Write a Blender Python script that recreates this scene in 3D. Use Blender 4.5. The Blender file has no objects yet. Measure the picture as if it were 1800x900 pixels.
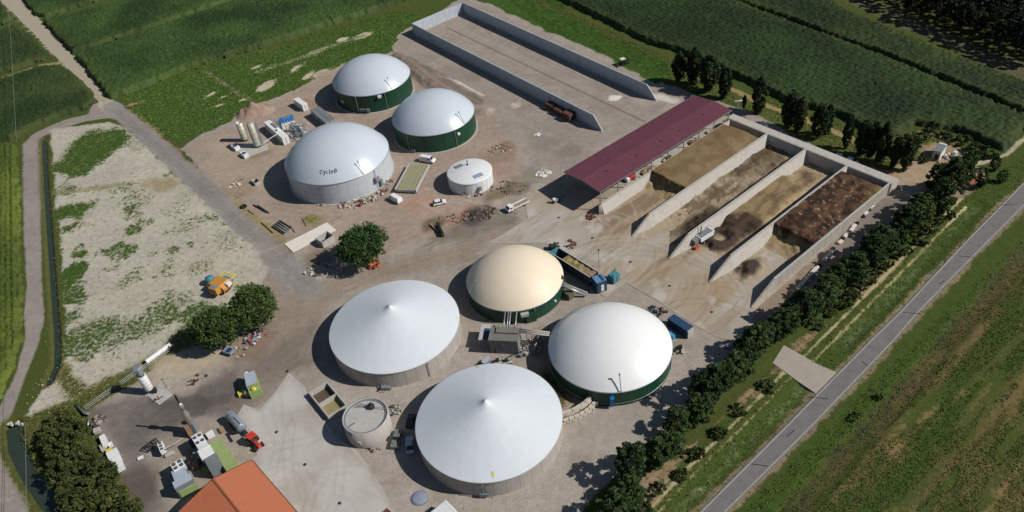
import bpy, math, random
import numpy as np
from mathutils import Vector, Matrix
random.seed(7)
SC = bpy.context.scene
# ------------------------------------------------------------------ camera (solved from the tank rims)
CAM_H = 140.0
F_PX, PITCH, ROLL = 1397.51, math.radians(39.951), math.radians(-7.0574)
cp, sp = math.cos(PITCH), math.sin(PITCH)
_F = Vector((0, cp, -sp)); _R = Vector((1, 0, 0)); _U = Vector((0, sp, cp))
CR = math.cos(ROLL) * _R + math.sin(ROLL) * _U
CU = -math.sin(ROLL) * _R + math.cos(ROLL) * _U
cam_d = bpy.data.cameras.new("camera"); cam = bpy.data.objects.new("camera", cam_d)
SC.collection.objects.link(cam)
m = Matrix((CR, CU, -_F)).transposed().to_4x4(); m.translation = Vector((0, 0, CAM_H))
cam.matrix_world = m
cam_d.sensor_width = 36; cam_d.lens = 36 * F_PX / 1800; cam_d.clip_end = 6000; cam_d.clip_start = 1
SC.camera = cam
# ------------------------------------------------------------------ sky, sun, exposure
SUN = Vector((1.15, -0.30, 1.0)).normalized()
elev = math.asin(SUN.z); az = math.atan2(SUN.x, SUN.y)
world = bpy.data.worlds.new("World"); SC.world = world; world.use_nodes = True
wn = world.node_tree; bg = wn.nodes["Background"]
sky = wn.nodes.new("ShaderNodeTexSky"); sky.sky_type = 'NISHITA'; sky.sun_disc = False
sky.ozone_density = 4.0; sky.air_density = 1.3; sky.dust_density = .4; sky.sun_elevation = elev; sky.sun_rotation = az
wn.links.new(sky.outputs[0], bg.inputs[0]); bg.inputs[1].default_value = 0.05
sd = bpy.data.lights.new("sun", 'SUN'); sd.energy = 4.8; sd.angle = math.radians(0.53); sd.color = (1.0, 0.965, 0.915)
so = bpy.data.objects.new("sun", sd); SC.collection.objects.link(so)
so.rotation_euler = (-SUN).to_track_quat('-Z', 'Y').to_euler(); so.location = SUN * 300
SC.view_settings.view_transform = 'Standard'; SC.view_settings.look = 'None'
SC.view_settings.exposure = 0.0; SC.view_settings.gamma = 1
SC.render.resolution_x = 1024; SC.render.resolution_y = 512
SC.cycles.max_bounces = 5; SC.cycles.diffuse_bounces = 3; SC.cycles.transparent_max_bounces = 6

# ------------------------------------------------------------------ helpers
K = CAM_H / 120.0
C = SC.collection
def W(u, v, h=0.0):
    """ground point (metres) that the surveyed bearing (u, v) meets at height h"""
    d = _F + (u - 900) / F_PX * CR - (v - 450) / F_PX * CU
    t = (h - CAM_H) / d.z
    return Vector((d.x * t, d.y * t))
def A(r, g, b, k=0.85):
    f = lambda c: (c / 255 / 12.92 if c / 255 <= .04045 else ((c / 255 + .055) / 1.055) ** 2.4) * k
    return (f(r), f(g), f(b))

def _h(ix, iy, s):
    n = (ix.astype(np.int64) * 374761393 + iy.astype(np.int64) * 668265263 + s * 1442695041) & 0xffffffff
    n = ((n ^ (n >> 13)) * 1274126177) & 0xffffffff
    n = n ^ (n >> 16)
    return (n & 0xffff) / 65535.0
def vn(x, y, sc, s=0):
    x = x / sc; y = y / sc
    ix = np.floor(x).astype(np.int64); iy = np.floor(y).astype(np.int64)
    fx = x - ix; fy = y - iy; fx = fx * fx * (3 - 2 * fx); fy = fy * fy * (3 - 2 * fy)
    return (_h(ix, iy, s) * (1 - fx) + _h(ix + 1, iy, s) * fx) * (1 - fy) + (_h(ix, iy + 1, s) * (1 - fx) + _h(ix + 1, iy + 1, s) * fx) * fy
def fbm(x, y, sc, o=4, s=0):
    r = 0; a = 1; t = 0
    for i in range(o):
        r = r + a * vn(x, y, sc, s + i * 17); t += a; a *= .5; sc *= .5
    return r / t
def sdf(px, py, poly):
    """signed distance, positive inside; poly Nx2"""
    P = np.asarray(poly, float); d2 = np.full(px.shape, 1e18); ins = np.zeros(px.shape, bool)
    n = len(P)
    for i in range(n):
        a = P[i]; b = P[(i + 1) % n]; e = b - a
        wx = px - a[0]; wy = py - a[1]
        t = np.clip((wx * e[0] + wy * e[1]) / (e @ e + 1e-12), 0, 1)
        d2 = np.minimum(d2, (wx - t * e[0]) ** 2 + (wy - t * e[1]) ** 2)
        c = (a[1] > py) != (b[1] > py)
        with np.errstate(divide='ignore', invalid='ignore'):
            xx = (b[0] - a[0]) * (py - a[1]) / (b[1] - a[1]) + a[0]
        ins ^= c & (px < xx)
    d = np.sqrt(d2)
    return np.where(ins, d, -d)
def segd(px, py, pts):
    P = np.asarray(pts, float); d2 = np.full(px.shape, 1e18)
    for i in range(len(P) - 1):
        a = P[i]; e = P[i + 1] - a; wx = px - a[0]; wy = py - a[1]
        t = np.clip((wx * e[0] + wy * e[1]) / (e @ e + 1e-12), 0, 1)
        d2 = np.minimum(d2, (wx - t * e[0]) ** 2 + (wy - t * e[1]) ** 2)
    return np.sqrt(d2)
def WP(pts, h=0): return [tuple(W(u, v, h)) for u, v in pts]

# ---- materials
MATS = {}
def nn(nt, t, **kw):
    n = nt.nodes.new(t)
    for k, v in kw.items(): setattr(n, k, v)
    return n
def mat(name, col, rough=.8, var=.12, scale=.6, bump=0.0, metal=0, spec=.3, streak=0.0, dirt=None, dirt_amt=0.0, coat=0, dsc=.35):
    """procedural paint / concrete / metal: base colour, large and small noise, optional vertical streaks and dirt"""
    if name in MATS: return MATS[name]
    m = bpy.data.materials.new(name); m.use_nodes = True; nt = m.node_tree; b = nt.nodes["Principled BSDF"]
    geo = nn(nt, "ShaderNodeNewGeometry")
    n1 = nn(nt, "ShaderNodeTexNoise"); n1.inputs["Scale"].default_value = scale; n1.inputs["Detail"].default_value = 6; n1.inputs["Roughness"].default_value = .65
    nt.links.new(geo.outputs["Position"], n1.inputs["Vector"])
    mr = nn(nt, "ShaderNodeMapRange"); mr.inputs[1].default_value = .25; mr.inputs[2].default_value = .75
    mr.inputs[3].default_value = 1 - var; mr.inputs[4].default_value = 1 + var
    nt.links.new(n1.outputs[0], mr.inputs[0])
    mul = nn(nt, "ShaderNodeMix", data_type='RGBA', blend_type='MULTIPLY'); mul.inputs[0].default_value = 1
    mul.inputs[6].default_value = (*col, 1); nt.links.new(mr.outputs[0], mul.inputs[7])
    out = mul.outputs[2]
    if streak or dirt is not None:
        mp = nn(nt, "ShaderNodeMapping"); mp.inputs["Scale"].default_value = (1.6, 1.6, .12) if streak else (dsc, dsc, dsc)
        nt.links.new(geo.outputs["Position"], mp.inputs[0])
        n2 = nn(nt, "ShaderNodeTexNoise"); n2.inputs["Scale"].default_value = 1; n2.inputs["Detail"].default_value = 5; n2.inputs["Roughness"].default_value = .7
        nt.links.new(mp.outputs[0], n2.inputs["Vector"])
        r2 = nn(nt, "ShaderNodeMapRange"); r2.inputs[1].default_value = .48; r2.inputs[2].default_value = .72; r2.inputs[3].default_value = 0
        r2.inputs[4].default_value = streak if streak else dirt_amt
        nt.links.new(n2.outputs[0], r2.inputs[0])
        mx = nn(nt, "ShaderNodeMix", data_type='RGBA'); nt.links.new(r2.outputs[0], mx.inputs[0]); nt.links.new(out, mx.inputs[6])
        mx.inputs[7].default_value = (*(dirt if dirt is not None else tuple(c * .45 for c in col)), 1); out = mx.outputs[2]
    nt.links.new(out, b.inputs["Base Color"])
    b.inputs["Roughness"].default_value = rough; b.inputs["Metallic"].default_value = metal
    b.inputs["Specular IOR Level"].default_value = spec
    if coat: b.inputs["Coat Weight"].default_value = coat; b.inputs["Coat Roughness"].default_value = .25
    if bump:
        n3 = nn(nt, "ShaderNodeTexNoise"); n3.inputs["Scale"].default_value = scale * 5; n3.inputs["Detail"].default_value = 5
        nt.links.new(geo.outputs["Position"], n3.inputs["Vector"])
        bp = nn(nt, "ShaderNodeBump"); bp.inputs["Strength"].default_value = 1; bp.inputs["Distance"].default_value = bump
        nt.links.new(n3.outputs[0], bp.inputs["Height"]); nt.links.new(bp.outputs[0], b.inputs["Normal"])
    MATS[name] = m; return m
def attr_mat(name, rough=.9, bump=.15, var=.25, scale=2.0, attr="col", spec=.15, transl=0):
    if name in MATS: return MATS[name]
    m = bpy.data.materials.new(name); m.use_nodes = True; nt = m.node_tree; b = nt.nodes["Principled BSDF"]
    at = nn(nt, "ShaderNodeAttribute", attribute_name=attr)
    geo = nn(nt, "ShaderNodeNewGeometry")
    n1 = nn(nt, "ShaderNodeTexNoise"); n1.inputs["Scale"].default_value = scale; n1.inputs["Detail"].default_value = 8; n1.inputs["Roughness"].default_value = .7
    nt.links.new(geo.outputs["Position"], n1.inputs["Vector"])
    mr = nn(nt, "ShaderNodeMapRange"); mr.inputs[1].default_value = .25; mr.inputs[2].default_value = .75
    mr.inputs[3].default_value = 1 - var; mr.inputs[4].default_value = 1 + var; nt.links.new(n1.outputs[0], mr.inputs[0])
    mul = nn(nt, "ShaderNodeMix", data_type='RGBA', blend_type='MULTIPLY'); mul.inputs[0].default_value = 1
    nt.links.new(at.outputs["Color"], mul.inputs[6]); nt.links.new(mr.outputs[0], mul.inputs[7])
    nt.links.new(mul.outputs[2], b.inputs["Base Color"]); b.inputs["Roughness"].default_value = rough
    b.inputs["Specular IOR Level"].default_value = spec
    if bump:
        bp = nn(nt, "ShaderNodeBump"); bp.inputs["Strength"].default_value = 1; bp.inputs["Distance"].default_value = bump
        nt.links.new(n1.outputs[0], bp.inputs["Height"]); nt.links.new(bp.outputs[0], b.inputs["Normal"])
    if transl:
        tr = nn(nt, "ShaderNodeBsdfTranslucent"); nt.links.new(mul.outputs[2], tr.inputs["Color"])
        ms = nn(nt, "ShaderNodeMixShader"); ms.inputs[0].default_value = transl
        nt.links.new(b.outputs[0], ms.inputs[1]); nt.links.new(tr.outputs[0], ms.inputs[2])
        nt.links.new(ms.outputs[0], nt.nodes["Material Output"].inputs["Surface"])
    MATS[name] = m; return m

# ---- mesh builder
class MB:
    def __init__(s): s.v = []; s.f = []; s.c = []; s.col = None
    def add(s, vs, fs, M=None):
        o = len(s.v)
        if M is not None: vs = [tuple(M @ Vector(v)) for v in vs]
        s.v += [tuple(v) for v in vs]; s.f += [tuple(i + o for i in f) for f in fs]
        if s.col is not None: s.c += [s.col] * len(fs)
        return s
    def box(s, x0, x1, y0, y1, z0, z1, M=None):
        return s.add([(x0, y0, z0), (x1, y0, z0), (x1, y1, z0), (x0, y1, z0), (x0, y0, z1), (x1, y0, z1), (x1, y1, z1), (x0, y1, z1)],
                     [(0, 3, 2, 1), (4, 5, 6, 7), (0, 1, 5, 4), (1, 2, 6, 5), (2, 3, 7, 6), (3, 0, 4, 7)], M)
    def prism(s, poly, z0, z1, M=None):
        n = len(poly)
        vs = [(x, y, z0) for x, y in poly] + [(x, y, z1) for x, y in poly]
        return s.add(vs, [tuple(range(n - 1, -1, -1)), tuple(range(n, 2 * n))] + [(i, (i + 1) % n, n + (i + 1) % n, n + i) for i in range(n)], M)
    def extr_y(s, prof, y0, y1, M=None):      # profile in x,z extruded along y
        n = len(prof)
        vs = [(x, y0, z) for x, z in prof] + [(x, y1, z) for x, z in prof]
        return s.add(vs, [tuple(range(n)), tuple(range(2 * n - 1, n - 1, -1))] + [((i + 1) % n, i, n + i, n + (i + 1) % n) for i in range(n)], M)
    def lathe(s, prof, n=24, M=None, cap=False, a0=0, a1=2 * math.pi):
        full = abs(a1 - a0 - 2 * math.pi) < 1e-6; k = n if full else n + 1
        vs = [(r * math.cos(a0 + (a1 - a0) * i / n), r * math.sin(a0 + (a1 - a0) * i / n), z) for r, z in prof for i in range(k)]
        fs = []
        for j in range(len(prof) - 1):
            for i in range(n):
                i2 = (i + 1) % k
                fs.append((j * k + i, j * k + i2, (j + 1) * k + i2, (j + 1) * k + i))
        if cap:
            fs.append(tuple((len(prof) - 1) * k + i for i in range(k))); fs.append(tuple(range(k - 1, -1, -1)))
        return s.add(vs, fs, M)
    def tube(s, pts, r, n=6, r2=None):
        pts = [Vector(p) for p in pts]; N = len(pts); rings = []
        for i, p in enumerate(pts):
            d = (pts[min(i + 1, N - 1)] - pts[max(i - 1, 0)]).normalized()
            x = d.orthogonal().normalized() if abs(d.z) > .99 else Vector((-d.y, d.x, 0)).normalized()
            y = d.cross(x); rr = r + ((r2 - r) * i / (N - 1) if r2 is not None else 0)
            rings += [tuple(p + rr * (math.cos(2 * math.pi * k / n) * x + math.sin(2 * math.pi * k / n) * y)) for k in range(n)]
        fs = [(j * n + i, j * n + (i + 1) % n, (j + 1) * n + (i + 1) % n, (j + 1) * n + i) for j in range(N - 1) for i in range(n)]
        fs += [tuple(range(n - 1, -1, -1)), tuple((N - 1) * n + i for i in range(n))]
        return s.add(rings, fs)
    def build(s, name, m, parent=None, smooth=False, bevel=0):
        me = bpy.data.meshes.new(name); me.from_pydata(s.v, [], s.f)
        if s.c:
            at = me.attributes.new("col", 'FLOAT_COLOR', 'FACE')
            at.data.foreach_set("color", np.array([(*c, 1) for c in s.c], np.float32).ravel())
        me.materials.append(m); me.update()
        if smooth: me.shade_smooth()
        o = bpy.data.objects.new(name, me); C.objects.link(o)
        if parent is not None: o.parent = parent
        if bevel:
            bv = o.modifiers.new("bevel", 'BEVEL'); bv.width = bevel; bv.segments = 2; bv.limit_method = 'ANGLE'
        return o
def tag(o, label, cat, group=None, kind=None):
    o["label"] = label; o["category"] = cat
    if group: o["group"] = group
    if kind: o["kind"] = kind
    return o
def thing(name, label, cat, loc=(0, 0, 0), rz=0, group=None):
    o = bpy.data.objects.new(name, None); C.objects.link(o)
    o.location = loc if len(loc) == 3 else (loc[0], loc[1], 0); o.rotation_euler = (0, 0, rz)
    o.empty_display_size = .5
    return tag(o, label, cat, group)
def structure(o): o["kind"] = 'structure'; return o
def inst(o, parent, loc, rz=0, scale=None):
    c = o.copy(); C.objects.link(c); c.parent = parent; c.location = loc; c.rotation_euler = (0, 0, rz)
    if scale: c.scale = scale
    return c
def dup(root, loc, rz, label, group=None, scale=1):
    r = root.copy(); C.objects.link(r); r.location = loc; r.rotation_euler = (0, 0, rz); r["label"] = label
    r.scale = (scale,) * 3 if not isinstance(scale, tuple) else scale
    if group: r["group"] = group
    for ch in root.children:
        c = ch.copy(); C.objects.link(c); c.parent = r
        for g in ch.children:
            d = g.copy(); C.objects.link(d); d.parent = c
    return r
def box3(a, b, c, h):
    """a->b long edge, b->c short edge, bearings of the top corners at height h: centre, angle, length, width"""
    a, b, c = W(*a, h), W(*b, h), W(*c, h)
    d = b - a; L = d.length; d.normalize(); n = Vector((-d.y, d.x)); w = (c - b).dot(n)
    ctr = (a + b) / 2 + n * w / 2
    return ctr, math.atan2(d.y, d.x), L, abs(w)
ORD = "first second third fourth fifth sixth seventh eighth ninth tenth eleventh twelfth thirteenth fourteenth fifteenth sixteenth seventeenth eighteenth nineteenth twentieth".split()
def ordw(i):
    if i < 20: return ORD[i]
    t = "twenty thirty forty fifty sixty seventy eighty ninety".split()[(i + 1) // 10 - 2]; r = (i + 1) % 10
    return (t[:-1] + "ieth") if r == 0 else t + "-" + ORD[r - 1]

def membrane(name, col, rough, spec, seams=40, grime=.10):
    """coated fabric: radial weld seams, dust streaks running down from the crown"""
    m = bpy.data.materials.new(name); m.use_nodes = True; nt = m.node_tree; b = nt.nodes["Principled BSDF"]
    tc = nn(nt, "ShaderNodeTexCoord"); sx = nn(nt, "ShaderNodeSeparateXYZ"); nt.links.new(tc.outputs["Object"], sx.inputs[0])
    def M_(op, a, b_=None):
        x = nn(nt, "ShaderNodeMath", operation=op)
        for i_, v_ in ((0, a), (1, b_)):
            if v_ is None: continue
            if isinstance(v_, (int, float)): x.inputs[i_].default_value = v_
            else: nt.links.new(v_, x.inputs[i_])
        return x.outputs[0]
    ang = M_('ARCTAN2', sx.outputs[1], sx.outputs[0]); rad = M_('SQRT', M_('ADD', M_('MULTIPLY', sx.outputs[0], sx.outputs[0]), M_('MULTIPLY', sx.outputs[1], sx.outputs[1])))
    fr = M_('ABSOLUTE', M_('SUBTRACT', M_('FRACT', M_('MULTIPLY', ang, seams / 6.2831853)), .5))
    seam = M_('MULTIPLY', M_('GREATER_THAN', fr, .485), .07)
    cv = nn(nt, "ShaderNodeCombineXYZ"); nt.links.new(M_('MULTIPLY', ang, 14.0), cv.inputs[0]); nt.links.new(M_('MULTIPLY', rad, .22), cv.inputs[1])
    n1 = nn(nt, "ShaderNodeTexNoise"); n1.inputs["Scale"].default_value = 1.6; n1.inputs["Detail"].default_value = 6; n1.inputs["Roughness"].default_value = .7; nt.links.new(cv.outputs[0], n1.inputs["Vector"])
    n2 = nn(nt, "ShaderNodeTexNoise"); n2.inputs["Scale"].default_value = .35; n2.inputs["Detail"].default_value = 5; nt.links.new(tc.outputs["Object"], n2.inputs["Vector"])
    r1 = nn(nt, "ShaderNodeMapRange"); r1.inputs[1].default_value = .45; r1.inputs[2].default_value = .8; r1.inputs[3].default_value = 0; r1.inputs[4].default_value = grime; nt.links.new(n1.outputs[0], r1.inputs[0])
    r2 = nn(nt, "ShaderNodeMapRange"); r2.inputs[1].default_value = .4; r2.inputs[2].default_value = .75; r2.inputs[3].default_value = 0; r2.inputs[4].default_value = grime * .8; nt.links.new(n2.outputs[0], r2.inputs[0])
    f = M_('ADD', M_('ADD', r1.outputs[0], r2.outputs[0]), seam)
    mx = nn(nt, "ShaderNodeMix", data_type='RGBA'); nt.links.new(f, mx.inputs[0]); mx.inputs[6].default_value = (*col, 1); mx.inputs[7].default_value = (col[0] * .35, col[1] * .33, col[2] * .29, 1)
    nt.links.new(mx.outputs[2], b.inputs["Base Color"]); b.inputs["Specular IOR Level"].default_value = spec
    rr = nn(nt, "ShaderNodeMapRange"); rr.inputs[1].default_value = .3; rr.inputs[2].default_value = .7; rr.inputs[3].default_value = rough; rr.inputs[4].default_value = rough + .1; nt.links.new(n2.outputs[0], rr.inputs[0]); nt.links.new(rr.outputs[0], b.inputs["Roughness"])
    bp = nn(nt, "ShaderNodeBump"); bp.inputs["Strength"].default_value = .6; bp.inputs["Distance"].default_value = .05; nt.links.new(n2.outputs[0], bp.inputs["Height"]); nt.links.new(bp.outputs[0], b.inputs["Normal"])
    MATS[name] = m; return m
# ---- shared materials
m_conc = mat("concrete_light", A(178, 175, 168), .85, .12, .5, .02, streak=.25)
m_concs = mat("concrete_panel", A(180, 186, 194), .85, .10, .4, .02, streak=.5)
m_clamp = mat("concrete_clamp_wall", A(176, 170, 160), .9, .13, .5, .03, streak=.45, dirt=A(140, 120, 90))
m_tankc = mat("concrete_tank", A(172, 166, 158), .85, .08, .35, .02, streak=.35)
m_green = mat("dark_green_sheet", A(24, 66, 48), .45, .12, .5, 0, spec=.4)
m_dome = membrane("grey_membrane", A(194, 202, 210), .25, .45)
m_white = membrane("white_membrane", A(234, 234, 231), .25, .45, 44, .06)
m_beige = membrane("beige_membrane", A(232, 216, 190), .42, .3, 36, .08)
m_cone = membrane("pale_grey_membrane", A(212, 217, 221), .42, .35, 24, .08)
m_panelw = mat("white_steel_panel", A(190, 195, 200), .45, .07, .6, 0, spec=.4)
m_wpaint = mat("white_paint", A(222, 222, 220), .5, .08, 1.0)
m_gpaint = mat("grey_paint", A(120, 126, 130), .6, .12, 1.0)
m_dark = mat("dark_steel", A(48, 50, 54), .6, .2, 2.0)
m_black = mat("black_rubber", (.012, .012, .013), .7, .2, 3)
m_galv = mat("galvanised_steel", A(165, 168, 170), .4, .12, 2, metal=.5)
m_glass = mat("dark_glass", (.02, .025, .03), .08, .05, 1, spec=.6)
m_rust = mat("rusty_steel", A(88, 58, 46), .85, .3, 1.5, .02)
m_blue = mat("blue_paint", A(36, 110, 180), .5, .1, 1)
m_teal = mat("teal_paint", A(62, 135, 145), .6, .15, 1, dirt=A(90, 100, 95), dirt_amt=.5)
m_navy = mat("navy_paint", A(44, 70, 98), .55, .15, 1)
m_red = mat("red_paint", A(200, 62, 44), .45, .1, 1)
m_orange = mat("orange_paint", A(196, 138, 66), .55, .15, 1)
m_lime = mat("lime_green_paint", A(146, 162, 104), .65, .12, .8)
m_yellow = mat("yellow_paint", A(212, 196, 70), .6, .1, 1)
m_wood = mat("weathered_timber", A(150, 130, 100), .85, .2, 1.5, .02)
m_greyroof = mat("grey_roof_sheet", A(118, 122, 124), .6, .15, .6, .01)
m_paleroof = mat("pale_grey_roof_sheet", A(164, 174, 184), .5, .06, .8)
m_greenroof = mat("mossy_roof_felt", A(116, 114, 106), .9, .15, .7, .02)
m_col = attr_mat("painted_clutter", .8, .02, .2, 3)
m_car_silver = mat("silver_car_paint", A(190, 196, 202), .3, .04, 1, metal=.3, spec=.5, coat=.6)
m_car_white = mat("white_car_paint", A(235, 235, 232), .3, .04, 1, spec=.5, coat=.6)
m_car_dark = mat("dark_car_paint", A(45, 48, 54), .3, .06, 1, spec=.5, coat=.6)
m_car_olive = mat("grey_green_car_paint", A(110, 116, 108), .35, .06, 1, spec=.5, coat=.5)

exec_parts = []
# ================================================================== GROUND
def axis(lo, hi, c0, c1, step):
    a = list(np.arange(c0, c1 + 1e-6, step)); s = step
    x = c0; L = []
    k = 0
    while x > lo: s *= 1.015 if k < 70 else 1.15; x -= s; L.append(x); k += 1
    s = step; x = a[-1]; Rr = []
    k = 0
    while x < hi: s *= 1.015 if k < 70 else 1.15; x += s; Rr.append(x); k += 1
    return np.array(L[::-1] + a + Rr)
gx = axis(-2500, 2500, -140, 150, .44); gy = axis(-1500, 4000, 72, 330, .44)
GX, GY = np.meshgrid(gx, gy); X = GX.ravel(); Y = GY.ravel()
N = X.size
col = np.tile(np.array(A(62, 76, 36)), (N, 1)); veg = np.full(N, .95); dry = np.full(N, .45); Z = np.zeros(N)
WN = {}
def warp(sc):
    if sc not in WN: WN[sc] = (fbm(X, Y, sc, 4, int(sc * 10) + 3) - .5) * 2
    return WN[sc]
def blend(mask, c=None, v=None, d=None, idx=None):
    global col, veg, dry
    if c is not None: col[idx] = col[idx] * (1 - mask[:, None]) + np.array(c) * mask[:, None]
    if v is not None: veg[idx] = veg[idx] * (1 - mask) + v * mask
    if d is not None: dry[idx] = dry[idx] * (1 - mask) + d * mask
def region(px, margin):
    P = np.array(px); return np.nonzero((X > P[:, 0].min() - margin) & (X < P[:, 0].max() + margin) & (Y > P[:, 1].min() - margin) & (Y < P[:, 1].max() + margin))[0]
def paint(pts, c=None, v=None, d=None, soft=.5, amp=1.0, wsc=6, a=1.0, world=False):
    P = pts if world else WP(pts); i = region(P, soft + amp * 2 + 1)
    s = sdf(X[i], Y[i], P) + warp(wsc)[i] * amp * 2
    t = np.clip(s / (2 * soft) + .5, 0, 1); blend(t * t * (3 - 2 * t) * a, c, v, d, i)
def stroke(pts, wid, c=None, v=None, d=None, soft=.3, a=1.0, amp=.0, wsc=4, patch=0, world=False):
    P = pts if world else WP(pts); i = region(P, wid + 2 + amp * 2)
    s = wid / 2 - segd(X[i], Y[i], P) + warp(wsc)[i] * amp * 2
    t = np.clip(s / (2 * soft) + .5, 0, 1) * a
    if patch: t = t * np.clip(.5 + (fbm(X[i], Y[i], 3.0, 3, 91) - .5) * patch * 2, 0, 1)
    blend(t, c, v, d, i)
def blob(u, v_, r, c=None, v=None, d=None, a=1.0, amp=1.0, el=1.0, ang=0):
    p = W(u, v_); i = np.nonzero((abs(X - p.x) < r * 2.2 + 3) & (abs(Y - p.y) < r * 2.2 + 3))[0]
    dx = X[i] - p.x; dy = Y[i] - p.y; ca, sa = math.cos(ang), math.sin(ang)
    q = np.hypot(dx * ca + dy * sa, (-dx * sa + dy * ca) * el)
    t = np.clip((r - q + warp(6)[i] * amp * 2) / (r * .5 + .3) + .5, 0, 1); blend(t * a, c, v, d, i)

YARD = A(160, 149, 137); PINK = A(163, 143, 127); SAND = A(190, 178, 154); GREYG = A(142, 130, 120); DARKG = A(112, 104, 98); PALE = A(178, 172, 160)
ROADC = A(138, 130, 124)
big = fbm(X, Y, 40, 3, 5); dry += (big - .5) * .5
# yard body
paint([(318, 262), (365, 228), (432, 190), (500, 150), (560, 118), (620, 92), (682, 66), (730, 42), (815, -4), (870, 8), (960, 50), (1095, 107), (1180, 150), (1240, 172), (1330, 200), (1400, 240), (1500, 290), (1600, 290), (1640, 330), (1580, 392), (1480, 475), (1400, 545), (1310, 615), (1250, 682), (1180, 752), (1090, 838), (1000, 930), (900, 1000), (300, 1000), (235, 890), (190, 800), (140, 715), (200, 672), (240, 650), (310, 605), (400, 560), (450, 470), (415, 395)], YARD, .02, .6, soft=.6, amp=.8)
# nw weeds
paint([(205, 165), (330, 120), (450, 92), (560, 55), (700, 18), (745, 30), (700, 62), (715, 80), (660, 100), (600, 112), (560, 140), (520, 160), (470, 178), (430, 185), (405, 215), (360, 232), (312, 248), (262, 232)], SAND, .86, .12, soft=1, amp=1.4)
for u, v_, r, ang in ((372, 165, 3.5, .3), (385, 185, 3, 0), (395, 170, 2, 0), (470, 150, 5, .5), (540, 135, 4, .6), (520, 120, 5, .6), (560, 130, 4, .4), (640, 62, 5, 0), (600, 70, 3, 0), (430, 175, 2.5, 0), (450, 118, 2, 0)):
    blob(u, v_, r, SAND, .12, a=.9, amp=2, el=2.4, ang=.55 + ang)
stroke([(455, 125), (520, 105), (585, 80), (640, 62)], 3, A(170, 160, 130), .35, amp=.8, soft=1, a=.8)
stroke([(350, 118), (420, 165), (450, 180)], 1.5, A(120, 110, 80), .4, .7, soft=.8, a=.8)
stroke([(205, 168), (330, 125), (450, 93), (560, 57), (720, 8)], 6, None, 1.0, .6, soft=2, amp=1)
# strip east of the upper bunker: green then gravel
paint([(820, -30), (960, -30), (1010, 25), (1110, 72), (1178, 100), (1180, 140), (1150, 150), (1080, 105), (960, 52), (870, 12)], A(70, 90, 40), 1.0, .05, soft=.8, amp=1)
stroke([(940, 0), (1060, 52), (1130, 87), (1175, 103)], 4, None, 1, .8, soft=1.2, amp=1)
# pinkish construction earth around the new tanks
paint([(330, 262), (470, 190), (560, 130), (700, 95), (760, 120), (850, 190), (900, 250), (930, 300), (900, 345), (830, 390), (740, 420), (680, 440), (560, 470), (500, 420), (420, 370)], PINK, .02, .5, soft=2, amp=2, a=.75)
paint([(400, 250), (520, 190), (600, 240), (520, 330), (430, 330), (350, 290)], A(170, 153, 134), soft=3, amp=2, a=.7)
for (u, v_, r, c, a_) in ((450, 270, 4, A(140, 118, 90), .6), (420, 330, 5, A(150, 128, 100), .5), (540, 180, 4, A(150, 115, 90), .6), (740, 360, 5, A(176, 138, 118), .6), (780, 400, 6, A(150, 125, 100), .5), (690, 200, 3, A(150, 120, 100), .4), (880, 270, 5, A(140, 118, 96), .6), (860, 300, 4, A(168, 130, 112), .5), (890, 255, 3, A(120, 100, 78), .5), (930, 310, 5, A(120, 112, 98), .5), (560, 385, 3, A(130, 120, 70), .6)):
    blob(u, v_, r, c, a=a_, amp=2)
# main brown haul road across the middle
paint([(470, 480), (560, 500), (640, 478), (720, 450), (820, 420), (905, 385), (925, 395), (860, 430), (840, 450), (800, 470), (700, 480), (600, 515), (560, 560), (560, 640), (500, 650), (430, 660), (430, 560)], A(146, 132, 116), .0, soft=2.5, amp=1.5, a=.8)
for k in range(7):
    o = k * 5 - 14
    stroke([(905, 395 + o * .5), (800, 432 + o * .6), (690, 462 + o * .7), (600, 500 + o), (545, 570 + o), (520, 640 + o)], .7, A(164, 150, 134) if k % 2 else A(120, 108, 96), a=.45, soft=.5, patch=1.2)
paint([(865, 365), (905, 372), (915, 385), (840, 412), (740, 440), (745, 425)], A(112, 104, 94), soft=1.5, amp=1.2, a=.6)
# service road on the left (grey), from junction to the yard and the loop
RD = A(150, 140, 132)
paint([(165, 178), (185, 165), (215, 185), (250, 215), (330, 290), (420, 375), (500, 440), (545, 490), (500, 530), (470, 470), (400, 395), (310, 310), (250, 248), (215, 215), (190, 208), (150, 214), (100, 228), (75, 240), (72, 400), (78, 560), (70, 600), (40, 680), (14, 745), (18, 800), (50, 860), (75, 905), (70, 960), (-60, 960), (-60, 700), (0, 712), (25, 660), (42, 600), (44, 500), (40, 330), (38, 255), (60, 234), (110, 212), (155, 200)], RD, .0, soft=.35, amp=.3)
for o in (-5, 5):
    stroke([(200 + o, 192), (260 + o, 240), (340 + o, 315), (430 + o, 400), (520 + o, 480)], 1.0, A(128, 120, 114), a=.4, soft=.5, patch=1)
# dirt track upper left
TR = A(176, 164, 142)
paint([(-10, -20), (18, -20), (60, 30), (110, 85), (160, 135), (200, 175), (180, 195), (150, 150), (105, 110), (60, 62), (30, 32), (0, 8)], TR, .1, soft=.4, amp=.4)
stroke([(5, -8), (45, 42), (100, 95), (150, 140), (185, 180)], 1.2, A(110, 110, 66), .7, .5, soft=.4, a=.7, patch=1)
stroke([(-20, 145), (30, 130), (70, 116), (110, 110)], 3.2, A(150, 140, 100), .3, .8, soft=.6, amp=.3)
stroke([(-20, 62), (10, 50), (35, 38)], 2.5, A(110, 110, 70), .7, .7)
# junction orange stain and verge
blob(235, 183, 3.2, A(176, 110, 80), .05, a=.8, amp=2, el=2.5, ang=.4)
stroke([(225, 195), (270, 230), (320, 280), (350, 305)], 2.5, A(150, 120, 95), .25, .8, amp=.6, soft=.8)
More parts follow.
